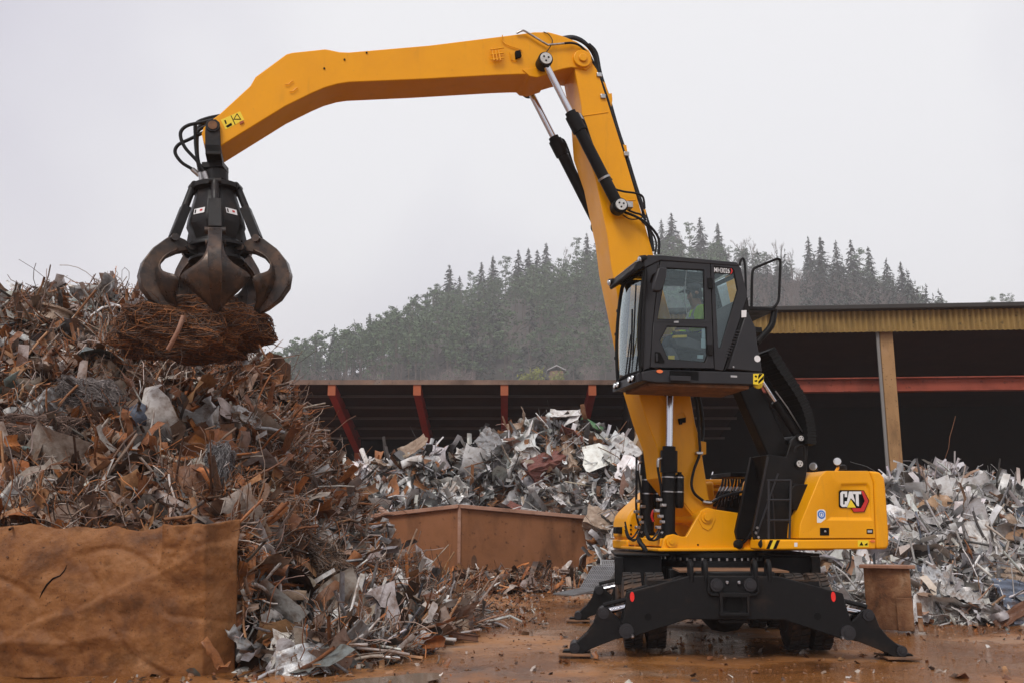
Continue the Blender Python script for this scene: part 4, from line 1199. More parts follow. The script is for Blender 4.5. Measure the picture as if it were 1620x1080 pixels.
for k in range(4):
    off = 8 + 4 * k
    mb.tube([up3(1203 - k, 575 + off, 0.9), up3(1222 - off * .4, 605 + off * .3, 0.9), up3(1243 - off * .4, 640 + off * .2, 0.9), up3(1258 - off * .3, 680, 0.9), up3(1262 - off * .2, 700, 0.9)], 0.016, 6, smooth=3)
mb.build('hose_bundle', M['hose'], chain, smooth=60)
mb = MB(U); mb.tube([up3(1222, 640, 1.0), up3(1245, 668, 1.0), up3(1262, 690, 1.0)], 0.008, 5, smooth=3); mb.build('hose', M['hose'], mh, smooth=60)

# ---------------------------------------------------------------- boom
BV = 0.285
boom_near = [(900, 92), (925, 84), (940, 98), (952, 132), (985, 236), (1016, 340), (1033, 400), (1062, 505), (1091, 618), (1100, 669), (1107, 694), (1114, 739), (1122, 790), (1130, 808), (1127, 826), (1117, 833), (1106, 828), (1092, 812), (1062, 775), (1046, 755), (1040, 708), (1023, 664), (1008, 615), (986, 510), (967, 420), (961, 372), (942, 282), (925, 232), (920, 168), (909, 109)]
bp = ups(boom_near, BV)
mb = MB(U); mb.prism(bp, -BV, BV)
boom = mb.build('boom', M['yellow'], mh, bevel=0.012)
# doubler plates at the foot, weld seam, clips
mb = MB(U); mb.prism(ups([(1062, 770), (1082, 750), (1112, 738), (1118, 780), (1128, 806), (1125, 824), (1117, 830), (1108, 826), (1094, 810)], BV), -BV - 0.014, BV + 0.014); mb.build('foot_plate', M['yellow'], boom, bevel=0.006)
mb = MB(U); mb.tube([up3(921, 184, BV + .001), up3(962, 178, BV + .001)], 0.009, 6); mb.build('weld_seam', M['yellow'], boom)
mb = MB(U); mb.tube([up3(1005, 317, BV), up3(983, 318, BV)], 0.008, 6); mb.build('weld_seam', M['yellow'], boom)
for cx_, cy_, r_ in ((979, 328, 0.17), (1059, 622, 0.17)):
    u, z = up(cx_, cy_, BV); mb = MB(U); mb.cyl((u, -BV - 0.012, z), (u, BV + 0.012, z), r_, n=32); mb.build('reinforcing_disc', M['yellow'], boom, bevel=0.006)
# window frame bracket on the lower boom
mb = MB(U); mb.tube([up3(1071, 656, BV + .02), up3(1082, 652, BV + .02), up3(1086, 660, BV + .02)], 0.008, 6); mb.build('sensor_bracket', M['yellow'], boom)
flat('sensor', [(1072, 662), (1083, 660), (1083, 668), (1078, 668), (1077, 671), (1074, 671)], BV + 0.004, 0.05, M['blackp'], boom, 0.004)
flat('clip', [(1105, 697), (1115, 699), (1115, 718), (1106, 721)], BV - 0.03, 0.05, M['yellow'], boom, 0.004)
# hose run along the back edge of the boom
back = [(929, 70), (941, 84), (948, 118), (962, 160), (975, 205), (990, 250), (1004, 296), (1018, 338), (1026, 365), (1031, 398)]
for k, (dx, v) in enumerate(((0, 0.22), (2, 0.12), (3, 0.02), (3, -0.1), (3, -0.2))):
    mb = MB(U); mb.tube([up3(x + dx, y, v) for x, y in back], 0.021, 7, smooth=4); mb.build('hose', M['hose'], mh, smooth=60)
# thick hoses arching over the knuckle
for k in range(6):
    v = -0.2 + 0.075 * k
    mb = MB(U); mb.tube([up3(890 + k, 60 + k * 0.6, v), up3(907, 58.5 + k * .5, v), up3(924, 66 + k * .5, v), up3(937, 83, v), up3(944, 102, v), up3(947, 118, v)], 0.026, 8, smooth=4); mb.build('hose', M['hose'], mh, smooth=60)
for px, py in ((946, 120), (952, 154), (989, 245), (1017, 350)):
    u, z = up(px, py, 0.27); mb = MB(U); mb.box((u - 0.05, 0.2, z - 0.035), (u + 0.03, 0.315, z + 0.035)); mb.build('hose_clamp', M['steel'], boom, bevel=0.008)
for pts_ in ([(949, 128), (957, 133), (962, 150), (958, 158), (950, 148)], [(960, 150), (967, 149), (968, 160), (966, 172), (961, 168)], [(983, 230), (990, 231), (992, 244), (986, 246)], [(1014, 332), (1021, 333), (1021, 346), (1016, 346)]):
    flat('hose_bracket', pts_, 0.15, 0.03, M['yellow'], boom, 0.004)
# hoses looping from the stick cylinder to the boom's rear
for pts_, r_ in (([(985, 318), (992, 331), (1004, 337), (1014, 340), (1022, 349)], 0.016), ([(948, 264), (967, 295), (985, 303), (1005, 306), (1017, 312), (1020, 330)], 0.016), ([(988, 336), (1008, 344), (1028, 358), (1042, 378), (1042, 402)], 0.02), ([(985, 340), (997, 347), (1012, 346), (1022, 341)], 0.009), ([(1012, 346), (1030, 366), (1038, 384), (1036, 403)], 0.014)):
    mb = MB(U); mb.tube([up3(x, y, 0.40) for x, y in pts_], r_, 8, smooth=5); mb.build('hose', M['hose'], mh, smooth=60)
mb = MB(U); mb.tube([up3(1096, 618, 0.33), up3(1103, 640, 0.36), (up3(1106, 690, 0.34)), up3(1107, 716, 0.34), up3(1098, 742, 0.36), up3(1094, 765, 0.38), up3(1099, 780, 0.38), up3(1112, 791, 0.36)], 0.02, 8, smooth=5); mb.build('hose', M['hose'], mh, smooth=60)
mb = MB(U); mb.tube([up3(1096, 600, 0.1), up3(1108, 640, 0.1), up3(1112, 680, 0.1), up3(1108, 705, 0.2)], 0.03, 8, smooth=5); mb.build('hose', M['hose'], mh, smooth=60)
u, z = up(1106, 716, 0.35); mb = MB(U); mb.box((u - .05, .31, z - .02), (u + .05, .38, z + .02)); mb.build('hose_clamp', M['steel'], boom, bevel=0.006)

# ---------------------------------------------------------------- stick
SV = 0.31
stick_near = [(322, 226), (319, 212), (322, 202), (332, 192), (347, 181), (396, 136), (404, 122), (453, 86), (462, 83.5), (514, 78), (521, 79), (537, 82.5), (552, 83), (680, 72), (816, 55), (845, 51), (868, 51), (890, 57), (912, 66), (932, 80), (938, 92), (936, 104), (928, 111), (914, 108), (904, 107), (888, 110), (868, 116), (848, 121), (838, 118), (820, 118), (790, 119), (660, 126), (552, 130.5), (535, 133), (514, 139), (494, 147.5), (452, 168), (348, 232), (338, 235), (328, 232)]
sp_ = ups(stick_near, SV)
mb = MB(U); mb.prism(sp_, -SV, SV)
stick = mb.build('stick', M['yellow'], mh, bevel=0.012)
flare = ups([(826, 110), (866, 104), (872, 116), (850, 123), (838, 121)], SV + 0.02)
mb = MB(U); mb.prism(flare, -SV - 0.02, SV + 0.02); mb.build('cylinder_lug', M['yellow'], stick, bevel=0.01)
u, z = up(920.5, 94.5, SV); mb = MB(U); mb.cyl((u, -SV - 0.05, z), (u, SV + 0.045, z), 0.14, n=28); mb.cyl((u, SV + 0.045, z), (u, SV + 0.075, z), 0.065, n=18); mb.build('knuckle_pin', M['yellow'], stick, bevel=0.012)
# brackets, pipes and sensors near the knuckle
mb = MB(U)
for dx in (-5, 0, 5): mb.tube([up3(783 + dx, 76, SV + .05), up3(787 + dx, 96, SV + .07)], 0.012, 6)
for dy in (78, 86, 94): mb.tube([up3(776, dy + 1, SV + .06), up3(797, dy - 2, SV + .06)], 0.012, 6)
mb.build('bracket_grille', M['yellow'], stick)
flat('connector', [(814, 84), (822, 82), (824, 92), (815, 95)], SV + 0.005, 0.06, M['blackp'], stick, 0.006)
mb = MB(U); mb.tube([up3(807, 83, SV + .02), up3(809, 95, SV + .02), up3(818, 97, SV + .02)], 0.008, 6); mb.tube([up3(795, 56, SV + .02), up3(795, 66, SV + .02), up3(806, 73, SV + .02), up3(822, 78, SV + .02), up3(826, 81, SV + .02)], 0.007, 6, smooth=4); mb.build('cable', M['yellow'], stick)
mb = MB(U); mb.tube([up3(817, 53, SV + .03), up3(826, 49, SV + .05), up3(833, 51, SV + .05), up3(864, 70, SV + .05), up3(870, 71, SV + .05), up3(895, 69, SV + .05), up3(906, 68, SV + .04)], 0.016, 8, smooth=4); mb.build('steel_pipe', M['steel'], stick, smooth=60)
mb = MB(U); mb.tube([up3(893, 69, SV + .06), up3(905, 68.5, SV + .06), up3(918, 73, SV + .04), up3(932, 88, SV), up3(941, 104, 0.28), up3(946, 118, 0.25)], 0.018, 8, smooth=4); mb.build('hose', M['hose'], mh, smooth=60)
mb = MB(U); mb.tube([up3(860, 51, SV + .01), up3(868, 55, SV + .03), up3(874, 65, SV + .05), up3(870, 75, SV + .05), up3(864, 84, SV + .05), up3(863, 92, SV + .08)], 0.007, 6, smooth=4); mb.build('cable', M['hose'], stick)
for px, py in ((513, 109), (545, 95), (580, 84)):
    u, z = up(px, py, SV); mb = MB(U); mb.cyl((u, SV + .001, z), (u, SV + .015, z), 0.014, n=8); mb.build('bolt', M['black'], stick)
for px, py in ((457, 132), (464, 143)):
    mb = MB(U); mb.tube([up3(px - 6, py + 2, SV + .02), up3(px - 1, py + 2, SV + .02), up3(px + 4, py - 3, SV + .02), up3(px + 7, py - 4, SV + .02)], 0.007, 6); mb.build('hook', M['yellow'], stick)
dec = flat('warning_decal', [(349, 190), (380, 176.5), (386.5, 190), (357, 205.5)], SV + 0.001, 0.002, M['warn'], stick)
flat('decal_border', [(364.8, 183.5), (366, 183), (372.6, 197), (371.4, 197.6)], SV + 0.0032, 0.001, M['blackp'], dec)
mb = MB(U); mb.ring(ups([(369, 190), (375, 179.5), (382, 190)], SV), ups([(371, 188.6), (375, 181.8), (379.6, 188.5)], SV), SV + .0032, SV + .0045); mb.build('decal_mark', M['blackp'], dec)
flat('decal_mark', [(357, 200), (366, 194.5), (367.5, 198.5), (360, 202.5)], SV + 0.0032, 0.001, M['blackp'], dec); flat('decal_mark', [(354.5, 191), (357, 190), (359, 196), (357, 197)], SV + 0.0032, 0.001, M['blackp'], dec)
flat('tab', [(379, 194), (385, 191.5), (386, 194.5), (380, 198)], SV + 0.001, 0.02, M['orangecol'], stick)

# ---------------------------------------------------------------- cylinders
def cylinder(name, p_rod, p_base, split, r_rod, r_bar, collar, parent_label=None):
    """hydraulic cylinder from the rod eye to the base eye in machine coordinates"""
    a, b = np.array(p_rod), np.array(p_base)
    s = a + (b - a) * split
    d = (b - a) / np.linalg.norm(b - a)
    mb = MB(U); mb.cyl(s, b, r_bar, n=24); mb.cyl(b + np.array((0, -0.07, 0)), b + np.array((0, 0.07, 0)), r_bar * 1.35, n=24)
    o = mb.build(name, M['black'], mh, smooth=40)
    mb = MB(U); mb.cyl(a, s, r_rod, n=20); mb.build('rod', M['chrome'], o, smooth=40)
    mb = MB(U); mb.cyl(s - d * 0.06, s + d * collar, r_bar * 1.25, n=20); mb.cyl(s - d * 0.12, s - d * 0.06, r_bar * 0.95, n=20); mb.build('gland', M['black'], o, smooth=40)
    return o, a, b, s, d
def pincap(parent, p, r, side=1):
    mb = MB(U); mb.cyl(p + np.array((0, side * -0.10, 0)), p + np.array((0, side * 0.09, 0)), r * 1.15, n=24); e = mb.build('rod_eye', M['black'], parent, smooth=40)
    mb = MB(U); mb.cyl(p + np.array((0, side * 0.09, 0)), p + np.array((0, side * 0.115, 0)), r * 0.92, n=24); c = mb.build('pin_cap', M['pin'], parent, smooth=40)
    for k in range(3):
        t = 2.094 * k + 0.6; q = p + np.array((r * .42 * math.cos(t), side * 0.1155, r * .42 * math.sin(t)))
        mb = MB(U); mb.cyl(q, q + np.array((0, side * .004, 0)), r * 0.16, n=10); mb.build('screw', M['blackp'], c)
CVS = 0.46
pa, pb_ = up3(861, 98, CVS), up3(979, 327.5, CVS)
o, a, b, s, d = cylinder('stick_cylinder', pa, pb_, 0.40, 0.05, 0.085, 0.20)
pincap(o, a, 0.095); pincap(o, b, 0.09)
mb = MB(U); g = s + np.array((0, 0.03, 0)); mb.box((g[0] - 0.13, CVS - 0.09, g[2] - 0.16), (g[0] + 0.0, CVS + 0.06, g[2] + 0.0)); mb.build('port_block', M['black'], o, bevel=0.01)
mb = MB(U); q = a + (b - a) * 0.80; mb.cyl(q, q + d * 0.03, 0.095, n=20); mb.build('band', M['steel'], o, smooth=40)
mb = MB(U); mb.tube([up3(914, 181, CVS), up3(920, 184, CVS), up3(927, 200, CVS), up3(938, 232, CVS), up3(955, 268, CVS), up3(968, 286, CVS)], 0.018, 8, smooth=5); mb.build('hose', M['hose'], o, smooth=60)
mb = MB(U); mb.tube([up3(911, 181, CVS), up3(917, 181, CVS), up3(922, 190, CVS)], 0.022, 8); mb.build('hose_fitting', M['steel'], o, smooth=60)
mb = MB(U); mb.box((b[0] - 0.2, CVS - .05, b[2] - 0.02), (b[0] - 0.06, CVS + 0.06, b[2] + 0.08)); mb.build('port_fitting', M['steel'], o, bevel=0.012)
far_a = (pa[0], -CVS, pa[2]); far_b = (pb_[0], -CVS, pb_[2])
o, a, b, s, d = cylinder('stick_cylinder', far_a, far_b, 0.40, 0.05, 0.085, 0.20)
pincap(o, a, 0.095, -1); pincap(o, b, 0.09, -1)
mb = MB(U); mb.box((s[0] - 0.13, -CVS - 0.06, s[2] - 0.16), (s[0], -CVS + 0.09, s[2])); mb.build('port_block', M['black'], o, bevel=0.01)
mb = MB(U); sh = lambda p: np.array((p[0], -CVS, p[2])); mb.tube([sh(up3(914, 181, CVS)), sh(up3(920, 184, CVS)), sh(up3(927, 200, CVS)), sh(up3(938, 232, CVS)), sh(up3(955, 268, CVS))], 0.018, 8, smooth=5); mb.build('hose', M['hose'], o, smooth=60)
# boom lift cylinders with accumulators
BV2 = 0.395
top = up3(1059.5, 612, BV2); bot = (CYL_PIN[0], BV2, CYL_PIN[1])
bot = up3(1057, 852, BV2)
for side in (1, -1):
    o, a, b, s, d = cylinder('boom_cylinder', (top[0], side * BV2, top[2]), (bot[0], side * BV2, bot[2]), 0.455, 0.052, 0.095, 0.24)
    mb = MB(U); mb.cyl(a + np.array((0, -.12 * side, 0)), a + np.array((0, .06 * side, 0)), 0.12, n=20); mb.build('rod_eye', M['black'], o, smooth=40)
    hv_ = np.array((-0.16, 0, 0))
    p0, p1 = b + (a - b) * 0.20 + hv_, b + (a - b) * 0.42 + hv_
    mb = MB(U); mb.lathe([(0.045, 0), (0.062, 0.03), (0.062, np.linalg.norm(p1 - p0) - 0.03), (0.04, np.linalg.norm(p1 - p0))], p0, p1 - p0, 18); mb.lathe([(0.03, 0), (0.03, 0.03)], p1, p1 - p0, 10); ac = mb.build('accumulator', M['black'], o, smooth=40)
    for f_ in (0.30, 0.395):
        q = b + (a - b) * f_; mb = MB(U); mb.cyl(q, q + (a - b) * 0.008, 0.101, n=20); mb.cyl(q + hv_, q + hv_ + (a - b) * 0.008, 0.066, n=20); mb.build('band', M['steel'], o, smooth=40)
    # pipe and fittings
    mb = MB(U); mb.tube([s + np.array((0.10, 0, -0.06)), s + np.array((0.16, 0, -0.07)), s + np.array((0.17, 0, -0.2)), s + np.array((0.13, 0, -0.5)), s + np.array((0.15, 0, -0.85))], 0.018, 8, smooth=4); mb.build('hose', M['hose'], o, smooth=60)
    mb = MB(U); mb.tube([s + np.array((0.08, 0.01, -0.05)), s + np.array((0.16, 0.01, -0.06)), s + np.array((0.172, 0.01, -0.17))], 0.022, 8, smooth=3); mb.build('hose_fitting', M['steel'], o, smooth=60)
    for kz in range(7):
        zz = b[2] + 0.06 + 0.075 * kz
        mb = MB(U); uu = b[0] + 0.12 + 0.05 * math.sin(kz * 2.1); mb.box((uu - .035, b[1] - .02 + 0.03 * (kz % 2), zz), (uu + .035, b[1] + .06 + 0.03 * (kz % 2), zz + .045)); mb.build('valve_fitting', M['steel'], o, bevel=0.008)
    for kz in range(3):
        r0 = random.Random(kz + 40 * side)
        mb = MB(U); mb.tube([b + np.array((0.12, 0.05, 0.08 + 0.05 * kz)), b + np.array((0.2 + .03 * kz, 0.1, 0.0 + r0.uniform(-.05, .05))), b + np.array((0.28, -0.03, 0.03 * kz)), b + np.array((0.30, -0.10, 0.12 + 0.06 * kz))], 0.013, 7, smooth=4); mb.build('hose', M['hose'], o, smooth=60)
mb = MB(U); mb.tube([up3(1007, 722, -.5), up3(1007, 760, -.5), up3(1007, 810, -.5), up3(1014, 835, -.45), up3(1030, 842, -.3)], 0.018, 8, smooth=4); mb.build('hose', M['hose'], mh, smooth=60)
mb = MB(U); mb.tube([up3(1034, 806, -.3), up3(1031, 815, -.3), up3(1034, 824, -.3)], 0.02, 8, smooth=3); mb.build('hose', M['red'], mh, smooth=60)
for dx in (0, 33):
    mb = MB(U); mb.tube([up3(1011 + dx, 853, .3), up3(1013 + dx, 858, .35), up3(1018 + dx, 864, .40), up3(1022 + dx, 872, .42)], 0.035, 8, smooth=3); mb.build('hose', M['hose'], mh, smooth=60)

# ---------------------------------------------------------------- cab
CN, CF = 1.42, 0.46
cab = None
def cabpart(name, mb, mat, parent=None, bevel=0.008, smooth=None):
    return mb.build(name, mat, parent if parent is not None else cab, bevel=bevel, smooth=smooth)
mb = MB(U)
slab = ups([(1016, 587), (1036, 584), (1207, 588.5), (1208, 604), (1200, 608), (1036, 604.5), (1016, 601)], CN + 0.02)
uf = slab[0][0]; zfl = slab[0][1]
mb.prism([(p[0], p[1]) for p in slab], CF - 0.03, CN + 0.02)
cab = mb.build('cab', M['satin'], mh, bevel=0.012)
# nose below the windscreen, headlights
mb = MB(U)
nz = [(uf - 0.02, slab[6][1]), (uf - 0.02, zfl + 0.02), (uf + 0.05, zfl - 0.02), (uf + 0.06, slab[6][1] - 0.02)]
mb.prism(nz, CF - 0.03, CN - 0.04); nose = cabpart('nose_panel', mb, M['satin'])
for v in (CN - 0.14, CN - 0.26, CF + 0.12, CF + 0.24):
    mb = MB(U); mb.lathe([(0.045, 0), (0.05, 0.02), (0.044, 0.03)], (uf + 0.05, v, slab[6][1] + 0.05), (1, 0, 0.1), 16); hl = cabpart('headlight', mb, M['black'], nose, 0, 40)
    mb = MB(U); mb.lathe([(0.04, 0.031), (0.036, 0.04), (0.001, 0.045)], (uf + 0.05, v, slab[6][1] + 0.05), (1, 0, 0.1), 16); cabpart('lens', mb, M['lens'], hl, 0, 40)
# roof and brow
rp = ups([(1019, 406), (1026, 403.5), (1050, 404), (1166, 415), (1171, 421), (1045, 412), (1020, 424)], CN + 0.01)
mb = MB(U); mb.prism(rp, CN - 0.16, CN + 0.01); mb.prism(rp, CF - 0.01, CF + 0.14)
ruf, rub = rp[0][0] - 0.42, rp[4][0] + 0.10
def roof_at(u_):
    f_ = (u_ - rp[2][0]) / (rp[3][0] - rp[2][0]); return rp[2][1] + (rp[3][1] - rp[2][1]) * f_
for ua_, ub_ in ((rp[0][0] - 0.01, ruf), (rub, rp[4][0] + 0.01)):
    mb.add([(u_, v_, roof_at(u_) - dz_) for dz_ in (0.05, 0.003) for u_, v_ in ((ua_, CF + .139), (ub_, CF + .139), (ub_, CN - .159), (ua_, CN - .159))], [(0, 1, 2, 3), (4, 5, 6, 7), (0, 1, 5, 4), (1, 2, 6, 5), (2, 3, 7, 6), (3, 0, 4, 7)])
roof = cabpart('roof', mb, M['satin'], bevel=0.01)
mb = MB(U); mb.add([(u_, v_, roof_at(u_) - 0.02) for u_, v_ in ((ruf, CF + .139), (rub, CF + .139), (rub, CN - .159), (ruf, CN - .159))], [(0, 1, 2, 3)]); cabpart('added_roof_window', mb, M['glass'], roof, 0)  # unseen roof glass, added to let light onto the operator
rz = rp[0][1]; ru = rp[0][0]
mb = MB(U); mb.prism([(ru - 0.06, rz - 0.01), (ru - 0.06, rz - 0.10), (ru + 0.13, rz - 0.22), (ru + 0.155, rz - 0.18), (ru + 0.11, rz - 0.08)], CF - 0.03, CN + 0.0); br = cabpart('roof_brow', mb, M['black'], roof, 0.012)
mb = MB(U); mb.prism([(ru - 0.04, rz - 0.012), (ru + 0.10, rz - 0.068), (ru + 0.10, rz - 0.059), (ru - 0.04, rz - 0.0)], CF + 0.05, CN - 0.06); cabpart('roof_lamp_bar', mb, M['greyprint'], br, 0.004)
for v in (CF + 0.02, CN - 0.03):
    mb = MB(U); mb.lathe([(0.05, -0.06), (0.055, 0.02), (0.048, 0.03)], (ru + (0.14 if v < 1 else 0.02), v, rz - (0.12 if v < 1 else 0.03)), (0.9, 0.1, -0.25), 16); wl = cabpart('work_lamp', mb, M['black'], br, 0, 40)
    mb = MB(U); mb.lathe([(0.043, 0.031), (0.04, 0.04), (0.001, 0.045)], (ru + (0.14 if v < 1 else 0.02), v, rz - (0.12 if v < 1 else 0.03)), (0.9, 0.1, -0.25), 16); cabpart('lens', mb, M['lens'], wl, 0, 40)
# near side: pillar, door, rear quarter
pil = ups([(1021, 424), (1044, 412), (1033.5, 509), (1028.5, 581), (1018, 586), (1015, 560), (1016, 500)], CN)
mb = MB(U); mb.prism(pil, CN - 0.09, CN - 0.005); cabpart('front_pillar', mb, M['satin'])
du = ups([(1045, 413), (1123.5, 417), (1127, 510), (1034, 510)], CN); gu_ = ups([(1054, 423.5), (1114, 427), (1116, 506), (1039.5, 505.5)], CN)
mb = MB(U); mb.ring(du, gu_, CN - 0.05, CN)
dl = ups([(1034, 510), (1127, 510), (1128.5, 560), (1130, 582), (1029, 580.5), (1031.5, 545)], CN); gl_ = ups([(1055, 515.5), (1118, 517.5), (1120, 561), (1116, 573), (1056, 568), (1043.5, 538)], CN)
mb.ring(dl, gl_, CN - 0.05, CN)
door = cabpart('door', mb, M['satin'], None, 0.006)
def pane(name, pts, v, mat, parent):
    mb = MB(U); mb.prism(pts, v, v + 0.006); return cabpart(name, mb, mat, parent, 0)
pane('window_pane', gu_, CN - 0.022, M['glass'], door); pane('window_pane', gl_, CN - 0.022, M['glass'], door)
mb = MB(U); k_ = 0.012
def inset(P, k):
    c = np.mean(np.array(P), 0); return [tuple(np.array(p) + (c - np.array(p)) / np.linalg.norm(c - np.array(p)) * k) for p in P]
mb.ring(gu_, inset(gu_, 0.014), CN - 0.03, CN - 0.01); mb.ring(gl_, inset(gl_, 0.014), CN - 0.03, CN - 0.01); cabpart('window_seal', mb, M['rubber'], door, 0)
hd = flat('door_handle', [(1036, 556), (1044, 557), (1051, 571), (1050, 574), (1036, 573)], CN + 0.001, 0.012, M['blackp'], door, 0.004)
flat('handle_bar', [(1037, 559), (1040, 559), (1040.5, 571), (1037.5, 571)], CN + 0.013, 0.015, M['satin'], hd, 0.003)
for py in (440, 545):
    flat('hinge', [(1119, py), (1126.5, py), (1127.5, py + 17), (1120, py + 17)], CN + 0.001, 0.022, M['black'], door, 0.004)
flat('sliding_catch', [(1066, 508.5), (1073, 508), (1073, 511), (1066, 511)], CN + 0.001, 0.01, M['steel'], door)
ro = ups([(1124.5, 414), (1165, 418), (1172, 424), (1182.5, 468), (1144, 586), (1131, 584)], CN); ri = ups([(1129.5, 421), (1159, 424.5), (1161.5, 428), (1168, 458), (1140, 551), (1136.5, 551)], CN)
mb = MB(U); mb.ring(ro, ri, CN - 0.05, CN); rq = cabpart('rear_quarter_frame', mb, M['satin'], None, 0.006)
pane('window_pane', ri, CN - 0.022, M['glass'], rq)
mb = MB(U); mb.ring(ri, inset(ri, 0.014), CN - 0.03, CN - 0.01); cabpart('window_seal', mb, M['rubber'], rq, 0)
# model number on the rear quarter glass
tc_ = bpy.data.curves.new('model_number', 'FONT'); tc_.body = 'MH3026'; tc_.size = 1.0; tc_.offset = 0.006; tc_.extrude = 0.0
to_ = bpy.data.objects.new('model_number_source', tc_); COL.objects.link(to_)
bpy.context.view_layer.update()
tm = bpy.data.meshes.new_from_object(to_)
bpy.data.objects.remove(to_)
co_ = np.array([v.co[:] for v in tm.vertices])
lo_, hi_ = co_.min(0), co_.max(0)
q0, q1, q2 = np.array(up3(1130, 430.8, CN + 0.002)), np.array(up3(1154.5, 432.8, CN + 0.002)), np.array(up3(1130, 423.2, CN + 0.002))
for v in tm.vertices:
    s_ = (v.co[0] - lo_[0]) / (hi_[0] - lo_[0]); t_ = (v.co[1] - lo_[1]) / (hi_[1] - lo_[1])
    v.co = Vector(U(*(q0 + (q1 - q0) * s_ + (q2 - q0) * t_)) - MC)
tm.materials.append(M['white'])
plate = flat('number_plate', [(1128.8, 421.8), (1158.5, 424.6), (1160.5, 429), (1158.5, 434.5), (1128.8, 431.6)], CN - 0.012, 0.01, M['blackp'], rq)
tm.name = 'model_number'
to2 = bpy.data.objects.new('model_number', tm); COL.objects.link(to2); to2.parent = plate
flat('red_chevron', [(1155.5, 425), (1157.3, 425.2), (1159.2, 429.3), (1157, 433.6), (1155.2, 433.4), (1157.2, 429.2)], CN - 0.001, 0.003, M['red'], plate)
# far side wall with window, rear wall
fo = [(p[0], p[1]) for p in ups([(1021, 415), (1124, 418), (1172, 424), (1182, 468), (1144, 586), (1018, 586)], CN)]
fi = [(p[0], p[1]) for p in ups([(1036, 424), (1124, 426), (1164, 430), (1172, 466), (1142, 535), (1028, 545)], CN)]
mb = MB(U); mb.ring(fo, fi, CF, CF + 0.05); fw = cabpart('far_side_frame', mb, M['satin'], None, 0.006)
pane('window_pane', fi, CF + 0.02, M['glass'], fw)
rr_ = ups([(1171, 424), (1182, 468), (1144, 586)], CN)
mb = MB(U)
(ua, za), (ub, zb_), (uc, zc_) = rr_
for (u0, z0), (u1, z1) in (((ub, zb_), (uc, zc_)),):
    mb.add([(u0, CF + .05, z0), (u0, CN - .05, z0), (u1, CN - .05, z1), (u1, CF + .05, z1), (u0 + .04, CF + .05, z0), (u0 + .04, CN - .05, z0), (u1 + .04, CN - .05, z1), (u1 + .04, CF + .05, z1)], [(0, 1, 2, 3), (4, 5, 6, 7), (0, 1, 5, 4), (1, 2, 6, 5), (2, 3, 7, 6), (3, 0, 4, 7)])
cabpart('rear_wall', mb, M['inner'])
mb = MB(U); mb.add([(ua, CF + .05, za), (ua, CN - .05, za), (ub, CN - .05, zb_), (ub, CF + .05, zb_)], [(0, 1, 2, 3)]); cabpart('rear_window', mb, M['glass'], None, 0)
# windscreen, slightly bowed, with edge frame and wipers
wt, wb_ = up(1022, 428, CN), up(1016, 586, CN); wm = up(1014, 510, CN)
V, Fc = [], []
NV, NH = 8, 8
for i in range(NH + 1):
    t = i / NH
    uu = (1 - t) ** 2 * wt[0] + 2 * t * (1 - t) * (wm[0] + 0.04) + t * t * wb_[0]; zz = wt[1] + (wb_[1] - wt[1]) * t
    for j in range(NV + 1):
        s_ = j / NV; v = (CF + 0.02) + (CN - CF - 0.06) * s_
        V.append((uu + 0.05 * math.sin(math.pi * s_), v, zz))
mb = MB(U); mb.add(V, [(i * (NV + 1) + j, i * (NV + 1) + j + 1, (i + 1) * (NV + 1) + j + 1, (i + 1) * (NV + 1) + j) for i in range(NH) for j in range(NV)])
ws = cabpart('windscreen', mb, M['windscreen'], None, 0, 60)
g_ = lambda i, j: np.array(V[i * (NV + 1) + j]) + np.array((0.006, 0, 0))
mb = MB(U); mb.tube([g_(i, 0) for i in range(NH + 1)] + [g_(NH, j) for j in range(1, NV + 1)], 0.022, 6); mb.tube([g_(i, NV) for i in range(NH + 1)], 0.024, 6); mb.tube([g_(0, j) for j in range(NV + 1)], 0.022, 6); cabpart('windscreen_seal', mb, M['rubber'], ws, 0, 60)
mb = MB(U); mb.tube([g_(8, 6) + np.array((.05, 0, 0)), g_(6, 7) + np.array((.05, 0, 0)), g_(3, 7) + np.array((.05, 0, 0))], 0.013, 6, smooth=3); mb.tube([g_(8, 5) + np.array((.04, 0, 0)), g_(5, 7) + np.array((.05, -.02, 0))], 0.009, 6); mb.tube([g_(1, 7) + np.array((.04, .02, 0)), g_(7, 7) + np.array((.04, .01, 0))], 0.011, 6); cabpart('wiper', mb, M['black'], ws, 0, 60)
for k in range(3): mb = MB(U); p = g_(2 + 2 * k, 0); mb.box((p[0] - .02, p[1] - .05, p[2] - .02), (p[0] + .02, p[1] - .01, p[2] + .02)); cabpart('screen_clip', mb, M['black'], ws, 0.004)
# mirror
mp_ = [(1041, 425), (1045, 422.5), (1056, 424), (1055, 438), (1049, 456), (1046, 461), (1037, 461.5), (1034, 458), (1035, 446)]
mb = MB(U); mb.prism(ups(mp_, CN + 0.25), CN + 0.17, CN + 0.25); mi = cabpart('mirror', mb, M['satin'], None, 0.02)
mb = MB(U); mb.tube([up3(1030, 446, CN), up3(1033, 436, CN + .1), up3(1040, 430, CN + .2), up3(1042, 420, CN + .2)], 0.016, 8, smooth=3); cabpart('mirror_arm', mb, M['black'], mi, 0, 60)
mb = MB(U); mb.tube([up3(1022, 425, CN + .02), up3(1019, 480, CN + .03), up3(1016, 580, CN + .03)], 0.018, 8, smooth=3); cabpart('grab_rail', mb, M['black'], None, 0, 60)
